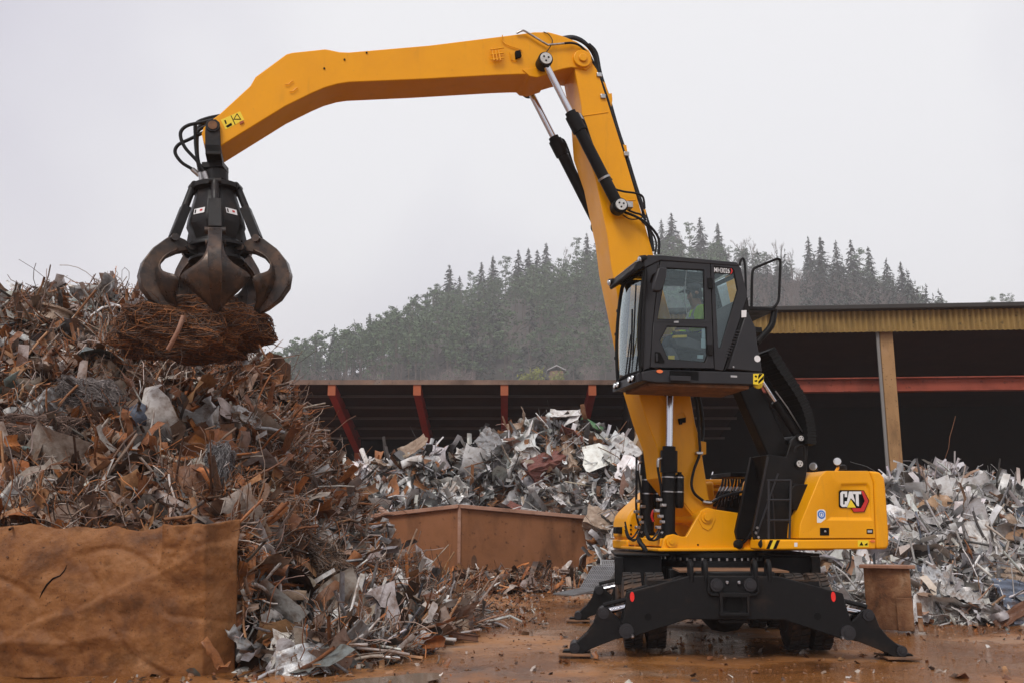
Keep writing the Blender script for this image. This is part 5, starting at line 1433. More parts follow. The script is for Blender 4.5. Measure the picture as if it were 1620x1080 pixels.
# rear lower body, vents, stickers, marker, step notch
rb2 = ups([(1152, 583), (1180, 496), (1184, 494), (1196, 519), (1198, 543), (1204, 573), (1206, 588)], CN + 0.01)
mb = MB(U); mb.prism(rb2, CF + 0.05, CN + 0.01); rbp = cabpart('rear_body_panel', mb, M['satin'], None, 0.012)
vs = ups([(1183, 470), (1186, 492), (1153, 580), (1146, 586)], CN - 0.01)
mb = MB(U); mb.prism(vs, CN - 0.08, CN - 0.012); vent = cabpart('vent_strip', mb, M['black'], None, 0.006)
for k in range(10):
    t = k / 9; x = 1167 - 17.5 * t; y = 523 + 39 * t
    flat('louver', [(x - 3.2, y), (x + 4.2, y + 0.8), (x + 3.3, y + 2.6), (x - 4, y + 1.8)], CN - 0.011, 0.02, M['satin'], vent, 0.003)
flat('label_plate', [(1173, 491.5), (1181, 491), (1180.5, 502), (1173, 502.5)], CN + 0.011, 0.003, M['white'], rbp)
u, z = up(1198, 567, CN + .01); mb = MB(U); mb.cyl((u, CN + .011, z), (u, CN + .015, z), 0.045, n=20); cabpart('round_decal', mb, M['white'], rbp, 0)
u, z = up(1160, 580, CN + .01); mb = MB(U); mb.cyl((u, CN + .011, z), (u, CN + .02, z), 0.013, n=10); cabpart('screw', mb, M['steel'], rbp, 0)
u, z = up(1043, 586, CN + .02)
mb = MB(U); mb.prism([(u + 0.045 * math.cos(k * .524), z - 0.008 + 0.023 * math.sin(k * .524)) for k in range(12)], CN + 0.021, CN + 0.035); cabpart('side_marker', mb, M['orangel'], None, 0)
flat('step_recess', [(1059.5, 585.5), (1105, 587), (1105, 601.5), (1059.5, 595)], CN + 0.021, 0.004, M['blackp'], cab)
flat('step_lip', [(1059, 594), (1091, 595), (1091, 603), (1059, 602)], CN + 0.026, 0.04, M['satin'], cab, 0.006)
flat('slab_decal', [(1156, 593), (1166, 593.5), (1166, 596.5), (1156, 596)], CN + 0.021, 0.002, M['greyprint'], cab)
hz = flat('hazard_plate', [(1191.5, 590.5), (1208, 590.5), (1208, 604), (1200, 608), (1191.5, 607)], CN + 0.021, 0.004, M['warn'], cab)
flat('hazard_stripe', [(1201, 590.8), (1206.5, 590.8), (1199.5, 599), (1199.5, 594)], CN + 0.0255, 0.001, M['blackp'], hz); flat('hazard_stripe', [(1208, 593.5), (1208, 599), (1200, 606.5), (1199.5, 602.5)], CN + 0.0255, 0.001, M['blackp'], hz)
flat('hazard_mark', [(1193.5, 594), (1196, 592.5), (1198, 595), (1196, 597)], CN + 0.0255, 0.001, M['blackp'], hz); flat('hazard_mark', [(1193.5, 601), (1198, 600), (1198, 603), (1194, 603)], CN + 0.0255, 0.001, M['blackp'], hz)
u, z = up(1202, 607, CN + .02); mb = MB(U); mb.lathe([(0.06, 0), (0.065, 0.04), (0.03, 0.06)], (u, CN - 0.06, z + 0.01), (0, 1, 0), 14); cabpart('bumper_stop', mb, M['warn'], None, 0, 40)
# underside plate (brown) and arm mount
mb = MB(U); u0, u1 = slab[4][0] + 0.1, uf - 0.1; mb.box((u1, CF + .05, slab[4][1] - 0.05), (u0, CN - 0.05, slab[4][1] + 0.0)); cabpart('floor_underside', mb, M['mud'], None, 0.01)
# steps and handrails behind the cab
mb = MB(U); mb.prism(ups([(1181, 485), (1226, 488), (1226, 493), (1181, 491)], 1.35), 0.7, 1.38); stp = cabpart('rear_step', mb, M['black'], None, 0.008)
mb = MB(U); mb.tube([up3(x, y, 1.33) for x, y in ((1225, 490), (1223, 505), (1219, 517), (1207, 531), (1197, 542))], 0.045, 8, smooth=3); mb.prism(ups([(1184, 516), (1205, 518), (1206, 527), (1184, 520)], 1.33), 1.2, 1.33); cabpart('step_support', mb, M['black'], stp, 0, 50)
mb = MB(U); mb.tube([up3(x, y, 1.33) for x, y in ((1189, 486), (1189.5, 455), (1190.5, 431), (1194, 424.5), (1202, 421), (1226, 411), (1232, 410.5), (1234.5, 415), (1233.5, 445), (1232, 472), (1229, 481), (1224, 487))], 0.019, 8, smooth=4); cabpart('handrail', mb, M['black'], None, 0, 60)
mb = MB(U); mb.tube([up3(x, y, 0.75) for x, y in ((1180, 480), (1179.5, 440), (1178, 416), (1175.5, 409.5), (1172, 412), (1170, 420))], 0.018, 8, smooth=4); cabpart('handrail', mb, M['black'], None, 0, 60)
# interior: seat, consoles, curtain rod
VS = 0.94
mb = MB(U); mb.prism(ups([(1078, 553), (1118, 556), (1120, 545), (1080, 540)], VS), VS - .24, VS + .24); seat = cabpart('seat', mb, M['seatm'], None, 0.03)
mb = MB(U); mb.prism(ups([(1108, 548), (1119, 550), (1126, 470), (1118, 468)], VS), VS - .23, VS + .23); cabpart('seat_back', mb, M['seatm'], seat, 0.03)
mb = MB(U); mb.prism(ups([(1116, 468), (1124, 469), (1125, 449), (1118, 448)], VS), VS - .12, VS + .12); cabpart('head_rest', mb, M['seatm'], seat, 0.02)
mb = MB(U); mb.prism(ups([(1085, 586), (1112, 586), (1112, 555), (1085, 553)], VS), VS - .18, VS + .18); cabpart('seat_base', mb, M['seatm'], seat, 0.02)
for v in (VS + .33, VS - .33):
    mb = MB(U); mb.prism(ups([(1062, 535), (1086, 534), (1112, 545), (1112, 556), (1068, 548)], v), v - .06, v + .06); cs = cabpart('arm_console', mb, M['inner'], None, 0.012)
    mb = MB(U); mb.tube([up3(1068, 536, v), up3(1066, 524, v)], [0.016, 0.022], 8); cabpart('joystick', mb, M['black'], cs, 0, 50)
mb = MB(U); mb.prism(ups([(1064, 531), (1086, 530), (1086, 534), (1064, 535)], VS + .40), VS + .38, VS + .42); cabpart('safety_lever', mb, M['warn'], None, 0.004)
mb = MB(U); mb.tube([up3(1086, 426, CN - .09), up3(1084, 450, CN - .09), up3(1083, 475, CN - .09), up3(1089, 506, CN - .09)], 0.008, 6, smooth=4); cabpart('curtain_cord', mb, M['greyprint'], None, 0, 60)
for pts_, mt in (([(1110, 520), (1117, 520), (1118, 535), (1110, 535)], 'paper'), ([(1109, 535.5), (1118, 535.5), (1119, 551), (1109, 550)], 'paper'), ([(1103, 561), (1112.5, 561), (1112, 567), (1103, 566.5)], 'paper'), ([(1057, 562), (1067, 562), (1067, 569), (1057, 569)], 'warn')):
    flat('window_notice', pts_, CN - 0.03, 0.003, M[mt], door)
mb = MB(U); mb.prism(ups([(1040, 575), (1060, 576), (1050, 556), (1040, 555)], 0.9), 0.6, 1.25); cabpart('foot_pedal_box', mb, M['inner'], None, 0.02)

# ================================================================== OPERATOR
def skin_mesh(name, verts, edges, radii, mat, parent, sub=2):
    me = bpy.data.meshes.new(name)
    o0 = root_loc(parent)
    me.from_pydata([tuple(U(*v) - o0) for v in verts], edges, [])
    me.materials.append(mat)
    o = link(name, me, parent)
    sk = o.modifiers.new('skin', 'SKIN'); sk.use_smooth_shade = True
    for i, d in enumerate(me.skin_vertices[0].data):
        r = radii[i]; d.radius = (r, r) if not isinstance(r, tuple) else r
        d.use_root = (i == 0)
    s = o.modifiers.new('sub', 'SUBSURF'); s.levels = sub; s.render_levels = sub
    return o
pu, pz = up(1106, 540, VS)
person = empty('person', U(pu, VS, pz - 0.12)); tag(person, 'seated operator in yellow hi-vis jacket and dark cap inside the cab', 'person')
hx, hz_ = up(1097, 467, VS)
def person_build():
    V = [(pu, VS, pz), (pu - .02, VS, pz + .22), (pu - .02, VS, pz + .42), (hx - .04, VS, pz + .50), (hx - .01, VS, hz_ - .04), (hx, VS, hz_ + .06)]
    Rr = [.14, .14, .13, .055, .085, .09]
    E = [(0, 1), (1, 2), (2, 3), (3, 4), (4, 5)]
    nose = len(V); V.append((hx + .10, VS, hz_ - .015)); Rr.append(.014); E.append((4, nose))
    jacket_v, jacket_e, jacket_r = list(V[:3]) + [(hx - .04, VS, pz + .475)], [(0, 1), (1, 2), (2, 3)], [.16, .165, .15, .07]
    tro_v, tro_e, tro_r = [(pu, VS, pz)], [], [.15]
    for s in (1, -1):
        sh_, el, wr = (pu, VS + s * .19, pz + .40), (pu + .10, VS + s * .27, pz + .14), (pu + .34, VS + s * .31, pz + .11)
        i = len(V); V += [sh_, el, wr, (wr[0] + .07, wr[1], wr[2] + .0)]; Rr += [.065, .05, .032, .036]; E += [(2, i), (i, i + 1), (i + 1, i + 2), (i + 2, i + 3)]
        for k, (dv, ln) in enumerate(((-.03, .055), (-.01, .07), (.01, .066), (.03, .05))):
            j = len(V); V += [(wr[0] + .10, wr[1] + dv, wr[2] + .0), (wr[0] + .10 + ln * .5, wr[1] + dv, wr[2] - .012), (wr[0] + .09 + ln * .6, wr[1] + dv, wr[2] - .04)]; Rr += [.010, .009, .008]; E += [(i + 3, j), (j, j + 1), (j + 1, j + 2)]
        j = len(V); V += [(wr[0] + .06, wr[1] - s * .045, wr[2] - .005), (wr[0] + .10, wr[1] - s * .055, wr[2] - .025)]; Rr += [.011, .009]; E += [(i + 3, j), (j, j + 1)]
        hip, kn, an, to = (pu, VS + s * .10, pz - .01), (pu + .42, VS + s * .14, pz + .04), (pu + .48, VS + s * .14, pz - .32), (pu + .62, VS + s * .14, pz - .36)
        i = len(V); V += [hip, kn, an, to]; Rr += [.09, .06, .04, .04]; E += [(0, i), (i, i + 1), (i + 1, i + 2), (i + 2, i + 3)]
        i = len(jacket_v); jacket_v += [sh_, el, (wr[0] - .03, wr[1], wr[2])]; jacket_r += [.085, .068, .05]; jacket_e += [(2, i), (i, i + 1), (i + 1, i + 2)]
        i = len(tro_v); tro_v += [hip, kn, (an[0], an[1], an[2] + .03)]; tro_r += [.105, .075, .058]; tro_e += [(0, i), (i, i + 1), (i + 1, i + 2)]
    body = skin_mesh('body', V, E, Rr, M['skin'], person)
    jk = skin_mesh('jacket', jacket_v, jacket_e, jacket_r, M['hivis'], person)
    skin_mesh('trousers', tro_v, tro_e, tro_r, M['cloth'], person)
    mb = MB(U); mb.lathe([(0.101, 0.0), (0.108, 0.03), (0.10, 0.075), (0.07, 0.11), (0.02, 0.125)], (hx - .01, VS, hz_ + .045), (0, 0, 1), 20)
    mb.prism([(hx + .06, hz_ + .05), (hx + .19, hz_ + .035), (hx + .19, hz_ + .045), (hx + .06, hz_ + .068)], VS - .07, VS + .07)
    mb.build('cap', M['cap'], person, smooth=50)
    mb = MB(U); mb.lathe([(0.095, -0.06), (0.102, 0.0), (0.101, 0.045)], (hx - .025, VS, hz_ + .0), (0, 0, 1), 18); mb.build('hair', M['cap'], person, smooth=50)
    for s in (1, -1):
        mb = MB(U); mb.lathe([(0.006, -.008), (0.011, 0), (0.006, .008)], (hx + .083, VS + s * .032, hz_ + .028), (1, 0, 0), 10); mb.build('eye', M['blackp'], person)
        mb = MB(U); mb.lathe([(0.012, -.006), (0.03, 0), (0.02, .012)], (hx - .01, VS + s * .094, hz_ + .01), (0, s, 0), 12); mb.build('ear', M['skin'], person, smooth=50)
    mb = MB(U); mb.box((hx + .082, VS - .022, hz_ - .052), (hx + .09, VS + .022, hz_ - .044)); mb.build('mouth', M['red'], person)
    for z0 in (pz + .12, pz + .27):
        mb = MB(U); mb.lathe([(0.168, 0), (0.172, 0.01), (0.172, .045), (0.168, .055)], (pu - .012, VS, z0), (0, 0, 1), 20); mb.build('jacket_stripe', M['stripe'], jk, smooth=50)
    for s in (1, -1):
        mb = MB(U); mb.tube([(pu + .135, VS + s * .08, pz + .15), (pu + .12, VS + s * .085, pz + .36), (pu + .02, VS + s * .09, pz + .49)], 0.022, 6, smooth=3); mb.build('jacket_stripe', M['stripe'], jk, smooth=50)
person_build()

# ================================================================== GRAPPLE
GU, GZ = up(340, 218, 0)
G = U(GU, 0, GZ)
ZP = lambda py: float(at_y(334, py, G[1])[2])
gr = empty('orange_peel_grapple', (G[0], G[1], ZP(505))); tag(gr, 'black five-tine grapple with curved claws hanging from the stick tip', 'grapple')
mb = MB(U)
for v0, v1 in ((-.40, -.335), (.335, .40)):
    pass
yk = [(GU + .10, ZP(228)), (GU + .09, ZP(212)), (GU + .04, ZP(207)), (GU - .04, ZP(207)), (GU - .09, ZP(212)), (GU - .10, ZP(258)), (GU + .10, ZP(258))]
mb.prism(yk, .325, .375); mb.prism(yk, -.375, -.325); mb.box((GU - .10, -.375, ZP(262)), (GU + .10, .375, ZP(246)))
mb.build('yoke', M['grapple'], gr, bevel=0.012)
mb = MB(U); mb.cyl((GU, -.40, GZ), (GU, .40, GZ), 0.085, n=24); tp = mb.build('tip_pin', M['grapple'], gr, smooth=40)
mb = MB(U); mb.cyl((GU, .40, GZ), (GU, .412, GZ), 0.06, n=20); mb.build('pin_face', M['mud'], tp)
AX = U(GU, 0, 0)[:2]
GT = lambda r, t, z: np.array([AX[0] + r, AX[1] + t, z])
mb = MB(GT); mb.lathe([(0.13, ZP(264)), (0.13, ZP(274)), (0.17, ZP(275)), (0.17, ZP(288)), (0.11, ZP(289)), (0.11, ZP(294))], (0, 0, 0), (0, 0, 1), 24); mb.box((-.14, -.14, ZP(270)), (.14, .14, ZP(262)))
mb.build('rotator', M['grapple'], gr, smooth=35)
mb = MB(GT); mb.lathe([(0.15, ZP(292)), (0.33, ZP(297)), (0.33, ZP(304)), (0.25, ZP(307))], (0, 0, 0), (0, 0, 1), 30); mb.build('top_flange', M['grapple'], gr, smooth=35)
# faceted housing
dc = np.array([-AX[0], -AX[1]]); dc /= np.linalg.norm(dc)
phi0 = math.atan2(dc[1], dc[0]) + RAD(-3)
def facet(r, py, n=10):
    out = []
    for k in range(n):
        a = phi0 + 2 * math.pi * (k + 0.5) / n; rr = r * (1.0 if True else 1)
        out.append((rr * math.cos(a), rr * math.sin(a), ZP(py)))
    return out
mb = MB(GT); V = []; rows = [(0.26, 306), (0.37, 352), (0.385, 362), (0.31, 385), (0.33, 388), (0.33, 393)]
for r, py in rows: V += facet(r, py)
n = 10; Fc = [(i * n + k, i * n + (k + 1) % n, (i + 1) * n + (k + 1) % n, (i + 1) * n + k) for i in range(len(rows) - 1) for k in range(n)] + [tuple(range(n)), tuple(range((len(rows) - 1) * n, len(rows) * n))]
mb.add(V, Fc); housing = mb.build('housing', M['grapple'], gr, bevel=0.008)
mb = MB(GT); mb.lathe([(0.40, ZP(392)), (0.41, ZP(394)), (0.41, ZP(397)), (0.30, ZP(398)), (0.30, ZP(410)), (0.36, ZP(412)), (0.36, ZP(416)), (0.1, ZP(417))], (0, 0, 0), (0, 0, 1), 30); mb.build('hub', M['grapple'], gr, smooth=30)
OUT = [(0.42, 388), (0.57, 382), (0.70, 388), (0.88, 405), (1.01, 426), (1.055, 446), (1.02, 466), (0.90, 484), (0.72, 498), (0.52, 508)]
GS = 0.95
INN = [(0.30, 402), (0.40, 404), (0.55, 407), (0.70, 416), (0.80, 430), (0.835, 446), (0.81, 462), (0.73, 479), (0.62, 493), (0.49, 507)]
OUT = [(r_ * (GS if i_ > 1 else 1), y_) for i_, (r_, y_) in enumerate(OUT)]; INN = [(r_ * (0.93 if i_ > 1 else 1), y_) for i_, (r_, y_) in enumerate(INN)]
WID = [0, 0, .09, .10, .12, .22, .42, .31, .16, .03]
def tine(phi):
    c, s = math.cos(phi), math.sin(phi)
    T = lambda r, t, z: np.array([AX[0] + c * r - s * t, AX[1] + s * r + c * t, z])
    mb = MB(T); m = len(OUT); V = []
    for i in range(m):
        hw = 0.085 if i > 1 else 0.075
        if i > 6: hw = [0.075, 0.055, 0.025][i - 7]
        for (r, py), h in ((OUT[i], hw), (INN[i], hw * 0.9)):
            V += [(r, -h, ZP(py)), (r, h, ZP(py))]
    Fc = []
    for i in range(m - 1):
        a, b = 4 * i, 4 * i + 4
        Fc += [(a, a + 1, b + 1, b), (a + 2, b + 2, b + 3, a + 3), (a, b, b + 2, a + 2), (a + 1, a + 3, b + 3, b + 1)]
    Fc += [(0, 2, 3, 1), (4 * m - 4, 4 * m - 3, 4 * m - 1, 4 * m - 2)]
    mb.add(V, Fc)
    t_ = mb.build('tine', M['tine'], gr, bevel=0.012)
    # shell wings
    idx = list(range(2, m)); cols = 9
    fine = []
    PT = [np.array([(OUT[i][0] * .12 + INN[i][0] * .88), ZP(OUT[i][1] * .12 + INN[i][1] * .88), WID[i]]) for i in idx]
    PT = catmull(PT, 3)
    V, Fc = [], []
    for p in PT:
        for j in range(cols):
            q = 2 * j / (cols - 1) - 1; t = q * max(p[2], 0.02)
            rr = p[0] - 0.9 * t * t
            V.append((rr, t, p[1] + 0.10 * abs(t)))
    for i in range(len(PT) - 1):
        for j in range(cols - 1): Fc.append((i * cols + j, i * cols + j + 1, (i + 1) * cols + j + 1, (i + 1) * cols + j))
    mb = MB(T); mb.add(V, Fc); w = mb.build('shell', M['tine'], t_, smooth=50)
    sol = w.modifiers.new('thick', 'SOLIDIFY'); sol.thickness = 0.022; sol.offset = 0
    # pins
    for (r, py), rad in (((0.57, 387), 0.05), ((0.36, 399), 0.05)):
        mb = MB(T); mb.cyl((r, -.13, ZP(py)), (r, .13, ZP(py)), rad, n=16); mb.build('hinge_pin', M['tine'], t_, smooth=40)
    for hh in (-.11, .09):
        mb = MB(T); mb.prism([(0.27, ZP(396)), (0.37, ZP(393)), (0.44, ZP(399)), (0.38, ZP(409)), (0.27, ZP(414))], hh, hh + .02)
        mb.build('hinge_lug', M['grapple'], t_, bevel=0.004)
    # cylinder with guard
    a, b = np.array((0.30, 0, ZP(300))), np.array((0.575, 0, ZP(386)))
    mb = MB(T); mb.cyl(a, a + (b - a) * .5, 0.05, n=16); mb.cyl(a + np.array((0, -.08, 0)), a + np.array((0, .08, 0)), 0.05, n=14)
    cy = mb.build('tine_cylinder', M['grapple'], gr, smooth=40)
    d = (b - a) / np.linalg.norm(b - a); nn = np.array((d[2], 0, -d[0])) * -1
    g0, g1 = a + (b - a) * .40, a + (b - a) * .97
    V = []
    for p in (g0, g1):
        for (o_, t) in ((-.05, -.085), (-.05, .085), (.07, .085), (.07, -.085)): V.append(tuple(p + nn * o_ * -1 + np.array((0, t, 0))))
    mb = MB(T); mb.add(V, [(0, 1, 2, 3), (7, 6, 5, 4), (0, 4, 5, 1), (1, 5, 6, 2), (2, 6, 7, 3), (3, 7, 4, 0)]); mb.build('cylinder_guard', M['grapple'], cy, bevel=0.01)
    mb = MB(T); mb.cyl(a + (b - a) * .85, b, 0.035, n=12); mb.build('rod', M['chrome'], cy, smooth=40)
for k in range(5): tine(phi0 + 2 * math.pi * k / 5)
# maker's labels on the housing
for s_ in (-1, 1):
    a0 = phi0 + s_ * math.pi / 5
    er = np.array([math.cos(a0), math.sin(a0)]); et = np.array([-er[1], er[0]])
    def lab(t, py, extra):
        f = (py - 306) / (352 - 306); r = (0.26 + (0.37 - 0.26) * f) * math.cos(math.pi / 10) + extra
        return (er[0] * r + et[0] * t, er[1] * r + et[1] * t, ZP(py))
    for nm_, t0, t1, y0, y1, ex, mt in (('label', -.085, .085, 341, 350, .010, 'white'), ('label_print', .01, .05, 343.5, 346.5, .014, 'red'), ('label_print', -.07, -.05, 342.5, 348.5, .014, 'blackp')):
        mb = MB(GT); mb.add([lab(t0, y0, ex), lab(t1, y0, ex), lab(t1, y1, ex), lab(t0, y1, ex)], [(0, 1, 2, 3)])
        if nm_ == 'label': lb = mb.build(nm_, M[mt], housing)
        else: mb.build(nm_, M[mt], lb)
# hoses from the stick to the rotator: a thing of their own, hung between both
for pts_, v in (([(352, 184), (330, 187), (312, 194), (309, 210), (309, 240), (312, 270), (313, 288)], .12), ([(347, 188), (322, 193), (300, 196), (288, 203), (285, 214), (291, 232), (308, 254), (318, 272), (321, 285)], .22), ([(340, 196), (318, 203), (312, 215), (310, 250), (313, 280)], .02), ([(325, 208), (300, 218), (281, 226), (275, 238), (284, 254), (300, 266), (310, 276)], .05), ([(338, 190), (318, 198), (311, 212), (309, 230), (311, 262), (316, 288)], -.1)):
    mb = MB(U); mb.tube([up3(x, y, v) for x, y in pts_], 0.024, 8, smooth=6); hs = mb.build('hose', M['hose'], gr, smooth=60)
    p = np.array(up3(*pts_[-1], v)); q = np.array(up3(*pts_[-2], v)); q = p + (q - p) * min(1, 0.14 / np.linalg.norm(q - p))
    mb = MB(U); mb.tube([p, q], 0.033, 8); mb.build('hose_fitting', M['steel'], hs, smooth=60)

gphi = RAD(4.3); gH = GZ - ZP(505)
gr.rotation_euler = (0, -gphi, 0)
gr.location.x += gH * math.sin(gphi); gr.location.z += gH * (1 - math.cos(gphi))

# ================================================================== SCRAP
def centerlines(N, nseg, start, T, S, Nn, L, bend, kink=0.0, twist=0.15):
    P = np.zeros((N, nseg + 1, 3)); SS = np.zeros_like(P); NN = np.zeros_like(P)
    p, t, s, n = start.copy(), T.copy(), S.copy(), Nn.copy()
    bias = rng.normal(0, bend, N)
    P[:, 0], SS[:, 0], NN[:, 0] = p, s, n
    step = (L / nseg)[:, None]
    for k in range(nseg):
        a = bias * 0.7 + rng.normal(0, bend, N)
        if kink: a = a + (rng.random(N) < kink) * rng.normal(0, 1.0, N)
        b = rng.normal(0, bend * 0.35, N); c = rng.normal(0, twist, N)
        ca, sa = np.cos(a)[:, None], np.sin(a)[:, None]
        t, n = t * ca + n * sa, n * ca - t * sa
        cb, sb = np.cos(b)[:, None], np.sin(b)[:, None]
        t, s = t * cb + s * sb, s * cb - t * sb
        cc_, sc_ = np.cos(c)[:, None], np.sin(c)[:, None]
        s, n = s * cc_ + n * sc_, n * cc_ - s * sc_
        p = p + t * step
        P[:, k + 1], SS[:, k + 1], NN[:, k + 1] = p, s, n
    mid = P[:, nseg // 2][:, None, :] - start[:, None, :]
    return P - mid, SS, NN
def sheets(P, SS, NN, W, nv, curl, crumple):
    N, m, _ = P.shape
    w = np.linspace(-0.5, 0.5, nv)
    V = P[:, :, None, :] + SS[:, :, None, :] * (W[:, None, None, None] * w[None, None, :, None])
    V = V + NN[:, :, None, :] * (curl[:, None, None, None] * W[:, None, None, None] * (4 * w ** 2 - 0.5)[None, None, :, None])
    V = V + rng.normal(0, 1, V.shape) * (crumple * W)[:, None, None, None]
    Q = []
    i, j = np.meshgrid(np.arange(m - 1), np.arange(nv - 1), indexing='ij')
    q = np.stack([i * nv + j, i * nv + j + 1, (i + 1) * nv + j + 1, (i + 1) * nv + j], -1).reshape(-1, 4)
    Q = (q[None] + (np.arange(N) * m * nv)[:, None, None]).reshape(-1, 4)
    return V.reshape(-1, 3), Q, m * nv
def tubes(P, SS, NN, R_, ns):
    N, m, _ = P.shape
    a = np.arange(ns) * 2 * math.pi / ns
    V = P[:, :, None, :] + R_[:, None, None, None] * (SS[:, :, None, :] * np.cos(a)[None, None, :, None] + NN[:, :, None, :] * np.sin(a)[None, None, :, None])
    i, j = np.meshgrid(np.arange(m - 1), np.arange(ns), indexing='ij')
    q = np.stack([i * ns + j, i * ns + (j + 1) % ns, (i + 1) * ns + (j + 1) % ns, (i + 1) * ns + j], -1).reshape(-1, 4)
    Q = (q[None] + (np.arange(N) * m * ns)[:, None, None]).reshape(-1, 4)
    return V.reshape(-1, 3), Q, m * ns
def unit(a): return a / (np.linalg.norm(a, axis=-1, keepdims=True) + 1e-9)
def frames(N, nrm, jit):
    n = unit(nrm + rng.normal(0, jit, (N, 3)))
    t = unit(np.cross(n, rng.normal(0, 1, (N, 3))))
    return t, np.cross(n, t), n
def pal(N, palette, weights, jitter=0.18):
    w = np.array(weights, float); idx = rng.choice(len(palette), N, p=w / w.sum())
    c = np.array(palette)[idx].copy()
    c[:, :3] *= np.exp(rng.normal(0, jitter, (N, 1))) * np.exp(rng.normal(0, 0.022, (N, 3)))
    c[:, :3] = np.clip(c[:, :3], 0.004, 0.85)
    return c

class Heap:
    def __init__(s, yc, crest, foot, base=None, back=0.8, lump=0.25, seed=0.0):
        s.yc, s.back, s.lump, s.seed, s.base = yc, back, lump, seed, base
        X = [at_y(px, py, yc) for px, py in crest]
        s.cx = [p[0] for p in X]; s.cz = [max(p[2], -0.3) for p in X]
        s.fx, s.fy = zip(*foot)
    def z(s, x, y):
        H = float(np.interp(x, s.cx, s.cz)); yf = float(np.interp(x, s.fx, s.fy))
        t = (y - yf) / (s.yc - yf)
        b = s.base(x) if s.base else 0.0
        if t <= 0: return -0.4
        if t < 1: z = b + (H - b) * t ** 0.82
        else: z = H - (y - s.yc) * s.back
        return z + s.lump * fbm(x, y, s.seed, 0.9, 4) * min(1, t * 3) * min(1, max(0, H)) 
    def sample(s, N, x0, x1, yback=0.7, inset=0.0):
        out = []
        while len(out) < N:
            x = rng.uniform(x0, x1); yf = np.interp(x, s.fx, s.fy)
            y = rng.uniform(yf + inset, s.yc + yback)
            z = s.z(x, y)
            if z < 0.02: continue
            e = 0.12
            nx, ny = (s.z(x + e, y) - s.z(x - e, y)) / (2 * e), (s.z(x, y + e) - s.z(x, y - e)) / (2 * e)
            sl = math.sqrt(1 + min(nx * nx + ny * ny, 6))
            if rng.random() > sl / 2.2: continue
            out.append((x, y, z, -nx, -ny, 1.0))
        a = np.array(out)
        return a[:, :3], unit(a[:, 3:])
def heap_core(h, name, x0, x1, yb, parent, step=0.22):
    xs = np.arange(x0, x1, step); ys = np.arange(min(h.fy) - 0.3, h.yc + yb, step)
    nx, ny = len(xs), len(ys)
    V = np.array([(x, y, h.z(x, y) - 0.26) for y in ys for x in xs])
    V += rng.normal(0, 0.03, V.shape)
    i, j = np.meshgrid(np.arange(ny - 1), np.arange(nx - 1), indexing='ij')
    Q = np.stack([i * nx + j, i * nx + j + 1, (i + 1) * nx + j + 1, (i + 1) * nx + j], -1).reshape(-1, 4)
    o = link(name, np_mesh(name, V, Q, M['core']), parent); o['kind'] = 'stuff'
    return o
def cat(parts):
    Vs, Qs, Cs, off = [], [], [], 0
    for V, Q, per, col in parts:
        Vs.append(V); Qs.append(Q + off); Cs.append(np.repeat(col, per, axis=0)); off += len(V)
    return np.concatenate(Vs), np.concatenate(Qs), np.concatenate(Cs)

RUST = [(0.34, 0.12, 0.03, 0), (0.19, 0.07, 0.024, 0), (0.075, 0.04, 0.024, 0), (0.24, 0.165, 0.12, 0), (0.37, 0.315, 0.27, 0.1), (0.60, 0.565, 0.53, 0.1), (0.36, 0.18, 0.08, 0), (0.10, 0.085, 0.075, 0.2), (0.15, 0.19, 0.19, 0.1)]
MIXED = [(0.72, 0.72, 0.71, 0.1), (0.42, 0.42, 0.42, 0.4), (0.24, 0.24, 0.245, 0.4), (0.10, 0.10, 0.10, 0.3), (0.30, 0.13, 0.05, 0), (0.16, 0.075, 0.035, 0), (0.40, 0.33, 0.26, 0.1), (0.05, 0.045, 0.042, 0), (0.35, 0.20, 0.15, 0)]
PALE = [(0.74, 0.73, 0.72, 0.1), (0.50, 0.49, 0.48, 0.4), (0.33, 0.33, 0.335, 0.5), (0.18, 0.18, 0.185, 0.4), (0.36, 0.22, 0.14, 0), (0.07, 0.065, 0.06, 0.2), (0.45, 0.38, 0.33, 0.1), (0.13, 0.15, 0.19, 0.2)]
